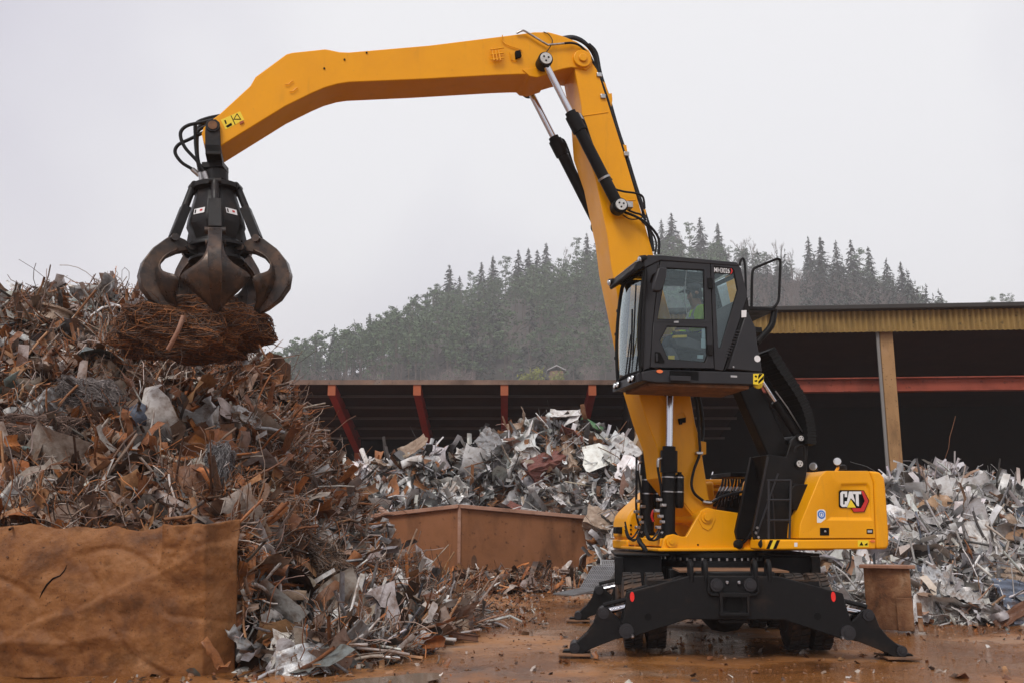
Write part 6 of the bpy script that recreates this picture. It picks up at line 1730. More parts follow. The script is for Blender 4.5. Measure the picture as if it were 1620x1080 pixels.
def fill_heap(h, name, label, x0, x1, palette, wts, n_strip, n_sheet, n_bar, n_wire, size, wirecol, yback=0.7, core_b=3.0, sm='scrap', zone=None):
    def colours(P):
        c = pal(len(P), palette, wts)
        if zone is not None:
            c2 = pal(len(P), PALE, [5, 4, 4, 3, 2, 3, 3, 0.3])
            k = rng.random(len(P)) < np.array([zone(*p) for p in P]); c[k] = c2[k]
        return c
    P, nr = h.sample(n_strip, x0, x1, yback)
    off = nr * rng.uniform(-0.26, 0.12, (n_strip, 1))
    T, S, Nn = frames(n_strip, unit(nr * 0.75 + np.array([0, 0, 0.35])), 0.40)
    L = np.minimum(rng.lognormal(-0.62, 0.6, n_strip), 1.3) * size; W = np.minimum(L * rng.uniform(0.03, 0.22, n_strip), 0.14)
    a = centerlines(n_strip, 8, P + off, T, S, Nn, L, 0.16, 0.10)
    parts = [(*sheets(*a, W, 3, rng.normal(0, 0.25, n_strip), np.full(n_strip, 0.02)), colours(P))]
    V, Q, C = cat(parts)
    root = link(name, np_mesh(name, V, Q, M[sm], C))
    tag(root, label, 'scrap heap', kind='stuff')
    P, nr = h.sample(n_sheet, x0, x1, yback)
    off = nr * rng.uniform(-0.24, 0.12, (n_sheet, 1))
    T, S, Nn = frames(n_sheet, unit(nr * 0.8 + np.array([0, 0, 0.3])), 0.42)
    L = np.minimum(rng.lognormal(-1.25, 0.55, n_sheet), 0.65) * size * 1.2; W = L * rng.uniform(0.5, 1.1, n_sheet)
    a = centerlines(n_sheet, 5, P + off, T, S, Nn, L, 0.22, 0.12)
    V, Q, C = cat([(*sheets(*a, W, 5, rng.normal(0, 0.22, n_sheet), np.full(n_sheet, 0.045)), colours(P))])
    o = link('sheet_scrap', np_mesh('sheet_scrap', V, Q, M[sm], C), root); o['kind'] = 'stuff'
    P, nr = h.sample(n_bar, x0, x1, -0.35)
    off = nr * rng.uniform(-0.12, 0.13, (n_bar, 1))
    T, S, Nn = frames(n_bar, unit(nr * 0.8 + np.array([0, 0, 0.3])), 0.33)
    L = np.minimum(rng.lognormal(-0.1, 0.5, n_bar), 1.5) * size
    a = centerlines(n_bar, 7, P + off, T, S, Nn, L, 0.10, 0.08)
    V, Q, C = cat([(*tubes(*a, rng.uniform(0.007, 0.024, n_bar), 5), colours(P))])
    o = link('bar_scrap', np_mesh('bar_scrap', V, Q, M[sm], C, True), root); o['kind'] = 'stuff'
    # wire in drifts
    P, nr = h.sample(n_wire * 2, x0, x1, yback)
    dens = np.array([fbm(p[0], p[1], p[2] + 7, 0.8, 3) for p in P])
    keep = np.argsort(-dens + rng.normal(0, 0.15, len(P)))[:n_wire]
    P, nr = P[keep], nr[keep]
    off = nr * rng.uniform(-0.08, 0.15, (n_wire, 1))
    T, S, Nn = frames(n_wire, nr, 0.4)
    L = rng.lognormal(-0.35, 0.4, n_wire) * size
    a = centerlines(n_wire, 11, P + off, T, S, Nn, L, 0.34, 0.08, 0.3)
    V, Q, C = cat([(*tubes(*a, rng.uniform(0.0035, 0.0085, n_wire), 3), pal(n_wire, wirecol, [1] * len(wirecol), 0.35))])
    o = link('wire_tangle', np_mesh('wire_tangle', V, Q, M['wire'], C), root); o['kind'] = 'stuff'
    heap_core(h, 'packed_core', x0 - 0.5, x1 + 0.5, core_b, root)
    return root

HL = Heap(16.0, [(-520, 660), (-200, 620), (-60, 575), (0, 548), (30, 516), (55, 484), (130, 468), (215, 480), (260, 508), (330, 550), (400, 598), (440, 622), (475, 668), (500, 718), (530, 768), (590, 850), (645, 912), (740, 975), (780, 1010)],
          [(-16, 10.35), (-3.05, 10.85), (-2.75, 10.6), (-2.3, 10.45), (-2.0, 10.5), (-1.3, 11.7), (-0.95, 13.2), (-0.65, 15.0), (0.2, 15.8)], base=lambda x: 1.35 if x < -3.2 else 1.35 * max(0.0, 1 - (x + 3.2) / 0.55), lump=0.34, seed=1.0)
HM = Heap(28.0, [(420, 800), (500, 770), (555, 752), (600, 735), (650, 728), (700, 728), (735, 722), (770, 698), (830, 674), (885, 664), (925, 680), (960, 704), (1005, 728), (1050, 762), (1120, 795), (1200, 805), (1300, 812), (1380, 815)],
          [(-9, 25.4), (-1.5, 25.9), (0, 25.7), (1.9, 25.6), (2.5, 23.6), (3.2, 22), (5, 21), (12, 22)], lump=0.4, seed=5.0)
HR = Heap(20.5, [(1190, 890), (1240, 858), (1300, 838), (1360, 805), (1400, 778), (1440, 762), (1465, 752), (1520, 762), (1570, 772), (1605, 795), (1650, 800), (1720, 830), (1800, 870)],
          [(3.6, 18.6), (5.0, 17.6), (6.2, 16.6), (7.0, 15.6), (9.0, 15.2), (13, 15.2)], lump=0.32, seed=9.0)
RW = [(0.30, 0.115, 0.04, 0), (0.18, 0.075, 0.032, 0), (0.10, 0.05, 0.028, 0), (0.27, 0.19, 0.15, 0), (0.36, 0.30, 0.26, 0)]
GW = [(0.30, 0.29, 0.28, 0), (0.13, 0.12, 0.115, 0), (0.22, 0.10, 0.05, 0)]
def left_zone(x, y, z):
    if x > -3.0 and z < 1.5: return 0.62
    if y > 14.2 and x < -4.8: return 0.40
    return 0.03
fill_heap(HL, 'scrap_heap', 'large rusty brown scrap heap with tangled wire on the left', -10.5, 0.0, RUST, [4.6, 4.4, 3.2, 3.6, 3.4, 2.0, 3.2, 1.2, 0.2], 7500, 4600, 3000, 18000, 1.0, RW, zone=left_zone)
fill_heap(HM, 'scrap_heap', 'grey and rust mixed scrap heap in front of the long shed', -8.5, 9.5, MIXED, [5.2, 3.2, 2.0, 1.4, 2.0, 1.6, 1.2, 1.6, 0.6], 4600, 3000, 1500, 1500, 1.4, GW, sm='scrap_pale')
fill_heap(HR, 'scrap_heap', 'pale aluminium scrap heap beside the counterweight on the right', 4.2, 11.5, PALE, [5.2, 3.8, 2.4, 1.2, 1.2, 1.0, 0.9, 0.5], 5200, 2600, 1700, 1600, 1.08, GW, sm='scrap_pale')

HT = Heap(23.75, [(560, 912), (640, 908), (760, 905), (900, 903), (950, 908), (1000, 925)], [(-4, 22.9), (3.2, 22.7)], lump=0.08, seed=13.0)
fill_heap(HT, 'scrap_heap', 'low strip of rusty debris along the brown trough\'s foot', -2.6, 2.4, RUST, [4, 4, 3, 3, 3, 2, 3, 1, 0.2], 700, 300, 260, 400, 0.55, RW, yback=0.1, core_b=0.1)
# ---------------------------------------------------------------- pieces one can pick out
def hit(px, py, heaps=None):
    d = ray(px, py); best = None
    y = 8.5
    while y < 46:
        P = CAM + d * (y / d[1])
        for h in (heaps or (HL, HM, HR)):
            if P[2] <= max(h.z(P[0], P[1]), -0.0) + 0.0:
                return P, h
        if P[2] <= 0.0: return P, None
        y += 0.06
    return CAM + d * (28 / d[1]), HM
def project(P):
    q = np.array(P) - CAM
    dep = q[1] * CT + q[2] * ST; upc = -q[1] * ST + q[2] * CT
    return 810 + FPX * q[0] / dep, 540 - FPX * upc / dep
def piece_sheet(seed, aspect, bend, crumple, curl, nu=9, nv=7, thick=0.012):
    g = np.random.default_rng(seed); global rng
    keep = rng; rng = g
    N = 1; z = np.zeros((1, 3))
    a = centerlines(1, nu, z, np.array([[1.0, 0, 0]]), np.array([[0, 1.0, 0]]), np.array([[0, 0, 1.0]]), np.array([1.0]), bend, 0.1, 0.06)
    V, Q, _ = sheets(*a, np.array([aspect]), nv, np.array([curl]), np.array([crumple]))
    # ragged corners
    V = V + g.normal(0, 0.012, V.shape)
    rng = keep
    me = np_mesh('piece', V, Q, M['piece'])
    bm = bmesh.new(); bm.from_mesh(me)
    bmesh.ops.recalc_face_normals(bm, faces=bm.faces)
    bmesh.ops.solidify(bm, geom=bm.faces[:], thickness=thick)
    bm.to_mesh(me); bm.free()
    return me
def mesh_of(mb, smooth=35): return mb.mesh('piece', M['piece'], smooth=smooth)
PROTO = {}
PROTO['bent_sheet'] = [piece_sheet(s, 0.62, 0.16, 0.02, 0.15) for s in range(6)]
PROTO['crumpled_panel'] = [piece_sheet(20 + s, 0.75, 0.26, 0.06, 0.1) for s in range(6)]
PROTO['metal_strip'] = [piece_sheet(40 + s, 0.14, 0.11, 0.03, 0.2, 10, 3) for s in range(6)]
PROTO['flat_plate'] = [piece_sheet(60 + s, 0.6, 0.02, 0.004, 0.0, 4, 4, 0.018) for s in range(4)]
PROTO['curled_sheet'] = [piece_sheet(80 + s, 0.5, 0.30, 0.015, 0.35) for s in range(4)]
pp_ = []
for s in range(4):
    r = random.Random(s); mb = MB(); n = 14; path = [np.array((-0.5, 0, 0))]; d = np.array((1.0, 0, 0))
    for k in range(7):
        d = unit(d + rv(r) * (0.12 if s else 0.02)); path.append(path[-1] + d / 7)
    c = np.mean(path, 0); mb.tube([p - c for p in path], 0.035, n, smooth=2); pp_.append(mesh_of(mb))
PROTO['steel_pipe'] = pp_
pp_ = []
for s in range(3):
    r = random.Random(s + 9); mb = MB(); path = [np.array((-0.5, 0, 0))]; d = np.array((1.0, 0, 0))
    for k in range(8):
        d = unit(d + rv(r) * 0.35); path.append(path[-1] + d / 8)
    c = np.mean(path, 0); mb.tube([p - c for p in path], 0.014, 7, smooth=3); pp_.append(mesh_of(mb))
PROTO['bent_bar'] = pp_
pp_ = []
for s in range(3):
    mb = MB(); w, t = 0.07, 0.012
    if s == 0: prof = [(0, 0), (w, 0), (w, t), (t, t), (t, w), (0, w)]
    elif s == 1: prof = [(0, 0), (w, 0), (w, w * .6), (w - t, w * .6), (w - t, t), (t, t), (t, w * .6), (0, w * .6)]
    else: prof = [(0, 0), (w, 0), (w, w * .8), (0, w * .8)]
    mb.add([(-.5, a, b) for a, b in prof] + [(.5, a, b + (0.03 if s == 1 else 0)) for a, b in prof], [tuple(range(len(prof))), tuple(range(2 * len(prof) - 1, len(prof) - 1, -1))] + [(i, i + len(prof), (i + 1) % len(prof) + len(prof), (i + 1) % len(prof)) for i in range(len(prof))])
    pp_.append(mesh_of(mb))
PROTO['steel_section'] = pp_
mb = MB(); mb.lathe([(0.10, -0.5), (0.14, -0.2), (0.16, 0.1), (0.15, 0.42), (0.05, 0.5)], (0, 0, 0), (1, 0, 0), 20); PROTO['tapered_tube'] = [mesh_of(mb)]
mb = MB(); mb.lathe([(0.30, -0.35), (0.32, -0.33), (0.31, 0.0), (0.32, 0.33), (0.30, 0.35)], (0, 0, 0), (1, 0, 0), 24)
mb.v = [tuple(np.array(v) * (1 + 0.06 * fbm(*v, 3.0, 3))) for v in mb.v]; PROTO['dented_drum'] = [mesh_of(mb)]
def crushed_box(seed):
    bm = bmesh.new(); bmesh.ops.create_cube(bm, size=1.0); bmesh.ops.subdivide_edges(bm, edges=bm.edges[:], cuts=7, use_grid_fill=True)
    for v in bm.verts:
        p = v.co.copy(); k = 0.16 * noise.fractal(p * 1.9 + Vector((seed * 7.1, 0, 0)), 0.9, 2.0, 3); q = 0.10 * abs(noise.noise(p * 4.3 + Vector((0, seed * 3.3, 0))))
        v.co = Vector((p.x * (1 + k), p.y * 0.72 * (1 - q * 3) + k * 0.4, p.z * 0.5 * (1 + k * 1.6) - q))
    me = bpy.data.meshes.new('crushed_box'); bm.to_mesh(me); bm.free(); me.materials.append(M['piece']); return me
PROTO['crushed_box'] = [crushed_box(s) for s in range(5)]
def ribbed(seed):
    r = random.Random(seed); n = 28; V = []
    for i in range(n + 1):
        for j in range(6): V.append((i / n - 0.5, (j / 5 - 0.5) * 0.7, 0.016 * (1 if (i // 2) % 2 else -1) + 0.10 * math.sin(j / 5 * 2.2 + seed) + 0.06 * math.sin(i / n * 3 + seed * 2)))
    me = bpy.data.meshes.new('ribbed_sheet'); me.from_pydata(V, [], [(i * 6 + j, i * 6 + j + 1, (i + 1) * 6 + j + 1, (i + 1) * 6 + j) for i in range(n) for j in range(5)]); me.materials.append(M['piece']); return me
PROTO['ribbed_sheet'] = [ribbed(s) for s in range(3)]
def perforated(seed):
    r = random.Random(seed); nx, ny = 16, 9; bm = bmesh.new()
    vs = [[bm.verts.new((i / nx - 0.5, (j / ny - 0.5) * 0.5, 0.08 * math.sin(i / nx * 3 + seed))) for j in range(ny + 1)] for i in range(nx + 1)]
    for i in range(nx):
        for j in range(ny):
            if i % 2 == 1 and j % 2 == 1: continue
            bm.faces.new((vs[i][j], vs[i + 1][j], vs[i + 1][j + 1], vs[i][j + 1]))
    bmesh.ops.solidify(bm, geom=bm.faces[:], thickness=0.012)
    me = bpy.data.meshes.new('perforated_plate'); bm.to_mesh(me); bm.free(); me.materials.append(M['piece']); return me
PROTO['perforated_plate'] = [perforated(s) for s in range(2)]
mb = MB(); mb.lathe([(0.30, -0.16), (0.42, -0.15), (0.45, -0.17), (0.44, -0.12), (0.36, -0.09), (0.35, 0.09), (0.44, 0.12), (0.45, 0.17), (0.42, 0.15), (0.34, 0.12), (0.30, -0.05), (0.12, -0.02)], (0, 0, 0), (0, 0, 1), 26); PROTO['wheel_rim'] = [mesh_of(mb)]
for k in PROTO:
    for m_ in PROTO[k]: m_.name = k

CN_ = {'rust orange': (0.32, 0.125, 0.04, 0), 'dark rust brown': (0.15, 0.062, 0.03, 0), 'grey': (0.30, 0.30, 0.30, 0.4), 'pale grey': (0.48, 0.47, 0.455, 0.3), 'white': (0.66, 0.65, 0.64, 0.05), 'silver': (0.55, 0.56, 0.57, 0.8), 'black': (0.03, 0.03, 0.03, 0.1), 'tan': (0.36, 0.27, 0.20, 0), 'green': (0.10, 0.24, 0.11, 0), 'dark red': (0.20, 0.07, 0.055, 0), 'slate blue': (0.13, 0.16, 0.22, 0.1), 'grey green': (0.19, 0.25, 0.24, 0.1), 'bright orange': (0.55, 0.17, 0.03, 0), 'yellow': (0.6, 0.45, 0.04, 0), 'red': (0.5, 0.03, 0.02, 0)}
PIECES = []
def put_piece(kind, colour, P, nrm, L, rnd, lift=0.03, wide=1.0, ang=None, label=None, zone=None, flatn=False, jit=0.33):
    me = PROTO[kind][rnd.randrange(len(PROTO[kind]))]
    o = bpy.data.objects.new(kind, me); COL.objects.link(o)
    n = np.array(nrm) + (0 if flatn else 1) * np.array(rv(rnd)) * jit; n /= np.linalg.norm(n)
    if ang is None: t = np.cross(n, rv(rnd))
    else:       # long side points this way in the picture plane (degrees, 0 = right)
        v = np.array([math.cos(RAD(ang)), 0, math.sin(RAD(ang))]); t = v - n * np.dot(v, n)
    t /= np.linalg.norm(t); s = np.cross(n, t)
    mtx = Matrix(((t[0], s[0], n[0], P[0] + nrm[0] * lift), (t[1], s[1], n[1], P[1] + nrm[1] * lift), (t[2], s[2], n[2], P[2] + nrm[2] * lift), (0, 0, 0, 1)))
    o.matrix_world = mtx @ Matrix.Diagonal((L, L * wide, L, 1))
    c = CN_[colour]; j = math.exp(rnd.gauss(0, 0.08))
    o.color = (c[0] * j, c[1] * j, c[2] * j, c[3])
    if label: tag(o, label, kind.split('_')[-1])
    else: PIECES.append([o, kind, colour, P, zone])
    return o
def heap_normal(h, x, y):
    e = 0.15; return unit(np.array([-(h.z(x + e, y) - h.z(x - e, y)) / (2 * e), -(h.z(x, y + e) - h.z(x, y - e)) / (2 * e), 1.0]))
def special(kind, colour, px, py, L, label, ang=None, wide=1.0, lift=0.20, face=0.55, heap=None):
    P, h = hit(px, py, heap)
    n = heap_normal(h, P[0], P[1]) if h is not None else np.array([0, 0, 1.0])
    toward = unit(CAM - P)
    nn = unit(n * (1 - face) + toward * face)
    rnd = random.Random(int(px * 7 + py))
    return put_piece(kind, colour, P, nn, L , rnd, lift, wide, ang, label, flatn=True)
SPECIALS = [
    ('flat_plate', 'pale grey', 452, 622, 0.62, 'square pale grey plate with rust marks high on the left heap\'s right shoulder', -25, 1.15),
    ('crumpled_panel', 'tan', 186, 612, 0.85, 'crumpled tan and rust panel just under the wire bale', -25, 0.6),
    ('crumpled_panel', 'pale grey', 312, 680, 0.95, 'large crumpled pale box panel in the middle of the left heap', 8, 0.7),
    ('tapered_tube', 'tan', 266, 682, 0.55, 'tan tapered tube pointing left of the crumpled box panel', 18, 1.0),
    ('dented_drum', 'slate blue', 210, 672, 0.50, 'blue grey dented drum left of the tan tapered tube', 40, 1.0),
    ('steel_pipe', 'grey green', 95, 729, 0.85, 'grey green straight pipe lying on the left heap above the rust plate', 2, 1.0),
    ('bent_sheet', 'pale grey', 42, 785, 1.1, 'long bent grey sheet hanging over the rust plate\'s left top', 62, 0.35),
    ('metal_strip', 'black', 320, 608, 1.05, 'dark flat plank sticking out under the wire bale', -22, 1.1),
    ('metal_strip', 'white', 103, 602, 0.42, 'short white strip on the left heap below the crest', -35, 1.3),
    ('bent_sheet', 'white', 440, 896, 0.58, 'bright white bent sheet standing beside the rust plate', 95, 0.55),
    ('metal_strip', 'white', 396, 886, 0.36, 'small white strip left of the bright white bent sheet', -60, 1.5),
    ('bent_sheet', 'silver', 478, 1052, 0.62, 'wrinkled silver foil sheet in the left heap\'s front foot', 10, 0.9),
    ('bent_sheet', 'grey', 540, 1038, 0.62, 'grey folded sheet right of the silver foil sheet', 55, 0.45),
    ('crumpled_panel', 'grey', 398, 1010, 0.55, 'grey torn box section beside the rust plate\'s lower right edge', 30, 0.7),
    ('steel_section', 'dark rust brown', 700, 1013, 0.85, 'rusty square bar lying on the ground past the left heap\'s foot', -3, 1.4),
    ('steel_pipe', 'pale grey', 480, 706, 0.7, 'pale curved pipe sticking out right of the left heap\'s middle', 18, 0.8),
    ('bent_sheet', 'pale grey', 425, 695, 0.6, 'pale ribbed fender like sheet on the left heap\'s right slope', -30, 0.7),
    ('metal_strip', 'pale grey', 505, 745, 0.9, 'long bent pale strip crossing the left heap\'s right flank', -25, 0.7),
    ('bent_sheet', 'grey', 160, 478, 1.1, 'big grey torn sheet draped over the left heap\'s crest', 5, 0.55),
    ('bent_bar', 'dark rust brown', 30, 487, 1.3, 'thin dark bar sticking out left of the heap crest against the sky', 170, 1.0),
    ('bent_sheet', 'dark rust brown', 600, 855, 0.85, 'dark brown crumpled plate on the left heap\'s lower right flank', 12, 0.8),
    ('curled_sheet', 'grey', 655, 920, 0.6, 'grey curled sheet at the left heap\'s right toe', -60, 0.9),
    ('curled_sheet', 'pale grey', 690, 935, 0.45, 'small pale curled sheet at the tip of the left heap\'s toe', -40, 1.0),
    ('bent_sheet', 'tan', 700, 998, 0.5, 'flat tan sheet on the ground in front of the left heap\'s toe', 0, 0.8),
    ('metal_strip', 'rust orange', 345, 1068, 0.6, 'rust orange strip on the ground at the rust plate\'s lower right corner', -30, 1.0),
    ('flat_plate', 'green', 934, 678, 0.72, 'green plate near the top right of the middle heap', -35, 0.6),
    ('steel_pipe', 'white', 690, 730, 2.1, 'thick white curved pipe on the middle heap\'s left shoulder', 14, 1.6),
    ('metal_strip', 'rust orange', 812, 758, 0.95, 'rust orange flat bar standing in the middle heap\'s face', 112, 1.4),
    ('bent_sheet', 'white', 870, 785, 0.95, 'big white sheet low in the middle heap above the brown trough', 20, 0.8),
    ('flat_plate', 'grey', 905, 780, 0.85, 'upright grey plate right of the big white sheet in the middle heap', 80, 0.6),
    ('flat_plate', 'dark red', 905, 748, 0.85, 'dark red plate on the middle heap\'s right side', 30, 0.8),
    ('bent_sheet', 'silver', 795, 748, 0.65, 'silver folded box in the centre of the middle heap', 10, 0.7),
    ('metal_strip', 'pale grey', 758, 758, 0.75, 'pale grey flat strip leaning in the middle heap\'s face', 118, 1.6),
    ('metal_strip', 'tan', 830, 672, 1.3, 'long pale tan board across the middle heap\'s top', 10, 1.1),
    ('bent_sheet', 'white', 890, 662, 0.95, 'white pointed sheet on the middle heap\'s summit', -10, 0.5),
    ('bent_sheet', 'white', 900, 700, 0.8, 'white sheet on the middle heap\'s upper right slope', 2, 0.35),
    ('flat_plate', 'dark rust brown', 620, 765, 0.8, 'dark brown plate on the middle heap\'s left end', 25, 0.7),
    ('curled_sheet', 'rust orange', 945, 852, 0.85, 'orange rusty trough between the brown container and the machine', -55, 0.6),
    ('flat_plate', 'tan', 858, 738, 0.7, 'tan boxy panel in the middle heap above the white sheet', 5, 0.7),
    ('steel_pipe', 'white', 862, 760, 1.1, 'thin white hooked pipe in the middle heap\'s right half', 25, 0.6),
    ('bent_sheet', 'tan', 655, 715, 1.0, 'tan folded sheet at the middle heap\'s left top', 20, 0.7),
    ('bent_sheet', 'white', 1520, 800, 0.75, 'white bent sheet in the middle of the right heap', -30, 0.7),
    ('bent_sheet', 'pale grey', 1580, 830, 0.85, 'large pale plate leaning at the right heap\'s right edge', -50, 0.6),
    ('crumpled_panel', 'tan', 1415, 905, 0.75, 'pinkish tan crumpled panel behind the rust piece\'s top', 10, 0.8),
    ('flat_plate', 'slate blue', 1480, 905, 0.6, 'blue grey flat plate right of the rust piece', 0, 0.5),
    ('bent_sheet', 'pale grey', 1575, 980, 0.8, 'pale sheet lying at the right heap\'s foot', -20, 0.5),
    ('metal_strip', 'rust orange', 1540, 900, 1.0, 'rust brown ribbed strip low in the right heap', -5, 1.4),
    ('bent_sheet', 'white', 1350, 895, 0.6, 'white plate low in the right heap behind the outrigger', 20, 0.7),
    ('steel_pipe', 'white', 1315, 890, 0.9, 'thin white bent tube behind the counterweight\'s underside', 75, 0.5),
    ('curled_sheet', 'white', 1425, 830, 0.7, 'white curled sheet right beside the counterweight', -20, 0.8),
    ('bent_sheet', 'dark rust brown', 1600, 988, 0.6, 'dark rust sheet at the picture\'s lower right edge', 25, 0.5)]
for kind, colour, px, py, L, label, ang, wide in SPECIALS:
    special(kind, colour, px, py, L, label, ang, wide)
# many more individual pieces on each heap
pr = random.Random(77)
def strew(h, N, x0, x1, colours, kinds, Lr, zone, lift=(0.0, 0.12)):
    P, nr = h.sample(N, x0, x1, 0.3)
    for i in range(N):
        kind = pr.choice(kinds); colour = pr.choice(colours)
        L = pr.uniform(*Lr) * (1.25 if kind in ('metal_strip', 'steel_pipe', 'bent_bar', 'steel_section') else 0.85)
        put_piece(kind, colour, P[i], nr[i], L, pr, pr.uniform(*lift), pr.uniform(0.7, 1.2), None, None, zone)
strew(HL, 170, -9.3, -0.8, ['rust orange', 'dark rust brown', 'dark rust brown', 'grey', 'pale grey', 'pale grey', 'tan', 'tan', 'dark rust brown'], ['bent_sheet', 'crumpled_panel', 'metal_strip', 'metal_strip', 'steel_pipe', 'bent_bar', 'steel_section', 'curled_sheet'], (0.32, 0.75), 'left')
strew(HM, 120, -6.5, 6.5, ['white', 'pale grey', 'grey', 'grey', 'silver', 'rust orange', 'dark rust brown', 'black', 'tan', 'white'], ['bent_sheet', 'bent_sheet', 'flat_plate', 'metal_strip', 'metal_strip', 'steel_pipe', 'curled_sheet', 'crumpled_panel'], (0.55, 1.2), 'middle')
strew(HR, 110, 4.6, 11.0, ['white', 'white', 'pale grey', 'pale grey', 'grey', 'silver', 'tan', 'dark rust brown', 'slate blue'], ['bent_sheet', 'bent_sheet', 'flat_plate', 'metal_strip', 'metal_strip', 'steel_pipe', 'curled_sheet', 'bent_bar'], (0.4, 0.95), 'right')
strew(HL, 46, -8.8, -0.9, ['tan', 'pale grey', 'grey', 'rust orange', 'dark rust brown', 'white', 'grey green'], ['crushed_box', 'crushed_box', 'crumpled_panel', 'crumpled_panel', 'ribbed_sheet', 'perforated_plate', 'wheel_rim'], (0.45, 0.85), 'left', (0.06, 0.16))
strew(HM, 40, -5.5, 5.5, ['white', 'white', 'pale grey', 'tan', 'grey', 'dark red', 'silver'], ['crushed_box', 'crumpled_panel', 'ribbed_sheet', 'perforated_plate', 'bent_sheet'], (0.75, 1.4), 'middle', (0.08, 0.2))
strew(HR, 40, 4.8, 10.6, ['white', 'white', 'pale grey', 'tan', 'grey', 'slate blue', 'silver'], ['crushed_box', 'crumpled_panel', 'ribbed_sheet', 'perforated_plate', 'bent_sheet'], (0.55, 1.05), 'right', (0.08, 0.2))
def zone_words(z, P):
    x, y = project(P)
    if z == 'left':
        if x > 360 and y > 850: return 'beside the rust plate'
        if y < 520: return 'on the left heap\'s crest'
        if x > 440: return 'on the left heap\'s flank'
        if y < 620: return 'near the wire bale'
        if y < 720: return 'half way down the left heap'
        return 'just above the big rust plate'
    if z == 'middle':
        if x > 960: return 'behind the machine'
        if y < 700: return 'on the middle heap\'s summit'
        if x < 720: return 'on the middle heap\'s left end'
        if x > 850: return 'on the middle heap\'s right slope'
        return 'above the brown trough'
    if x < 1390: return 'under the counterweight'
    if y < 790: return 'on the right heap\'s crest'
    if y > 900: return 'at the right heap\'s foot'
    return 'in the right heap\'s middle'
ORD = ['first', 'second', 'third', 'fourth', 'fifth', 'sixth', 'seventh', 'eighth', 'ninth', 'tenth', 'eleventh', 'twelfth']
buckets = {}
for o, kind, colour, P, z in PIECES:
    buckets.setdefault((colour + ' ' + kind.replace('_', ' '), zone_words(z, P), z, kind), []).append((project(P)[0], o))
for (what, where, z, kind), lst in buckets.items():
    lst.sort(key=lambda q: q[0])
    for i, (_, o) in enumerate(lst):
        if len(lst) == 1: lab_ = f'{what} {where}'
        elif len(lst) == 2: lab_ = f'{("left" if i == 0 else "right")} one of two {what}s {where}'
        else: lab_ = f'{what} {where}, {ORD[min(i, 11)]} from the left'
        tag(o, lab_, kind.split('_')[-1], f'loose scrap on the {z} heap')

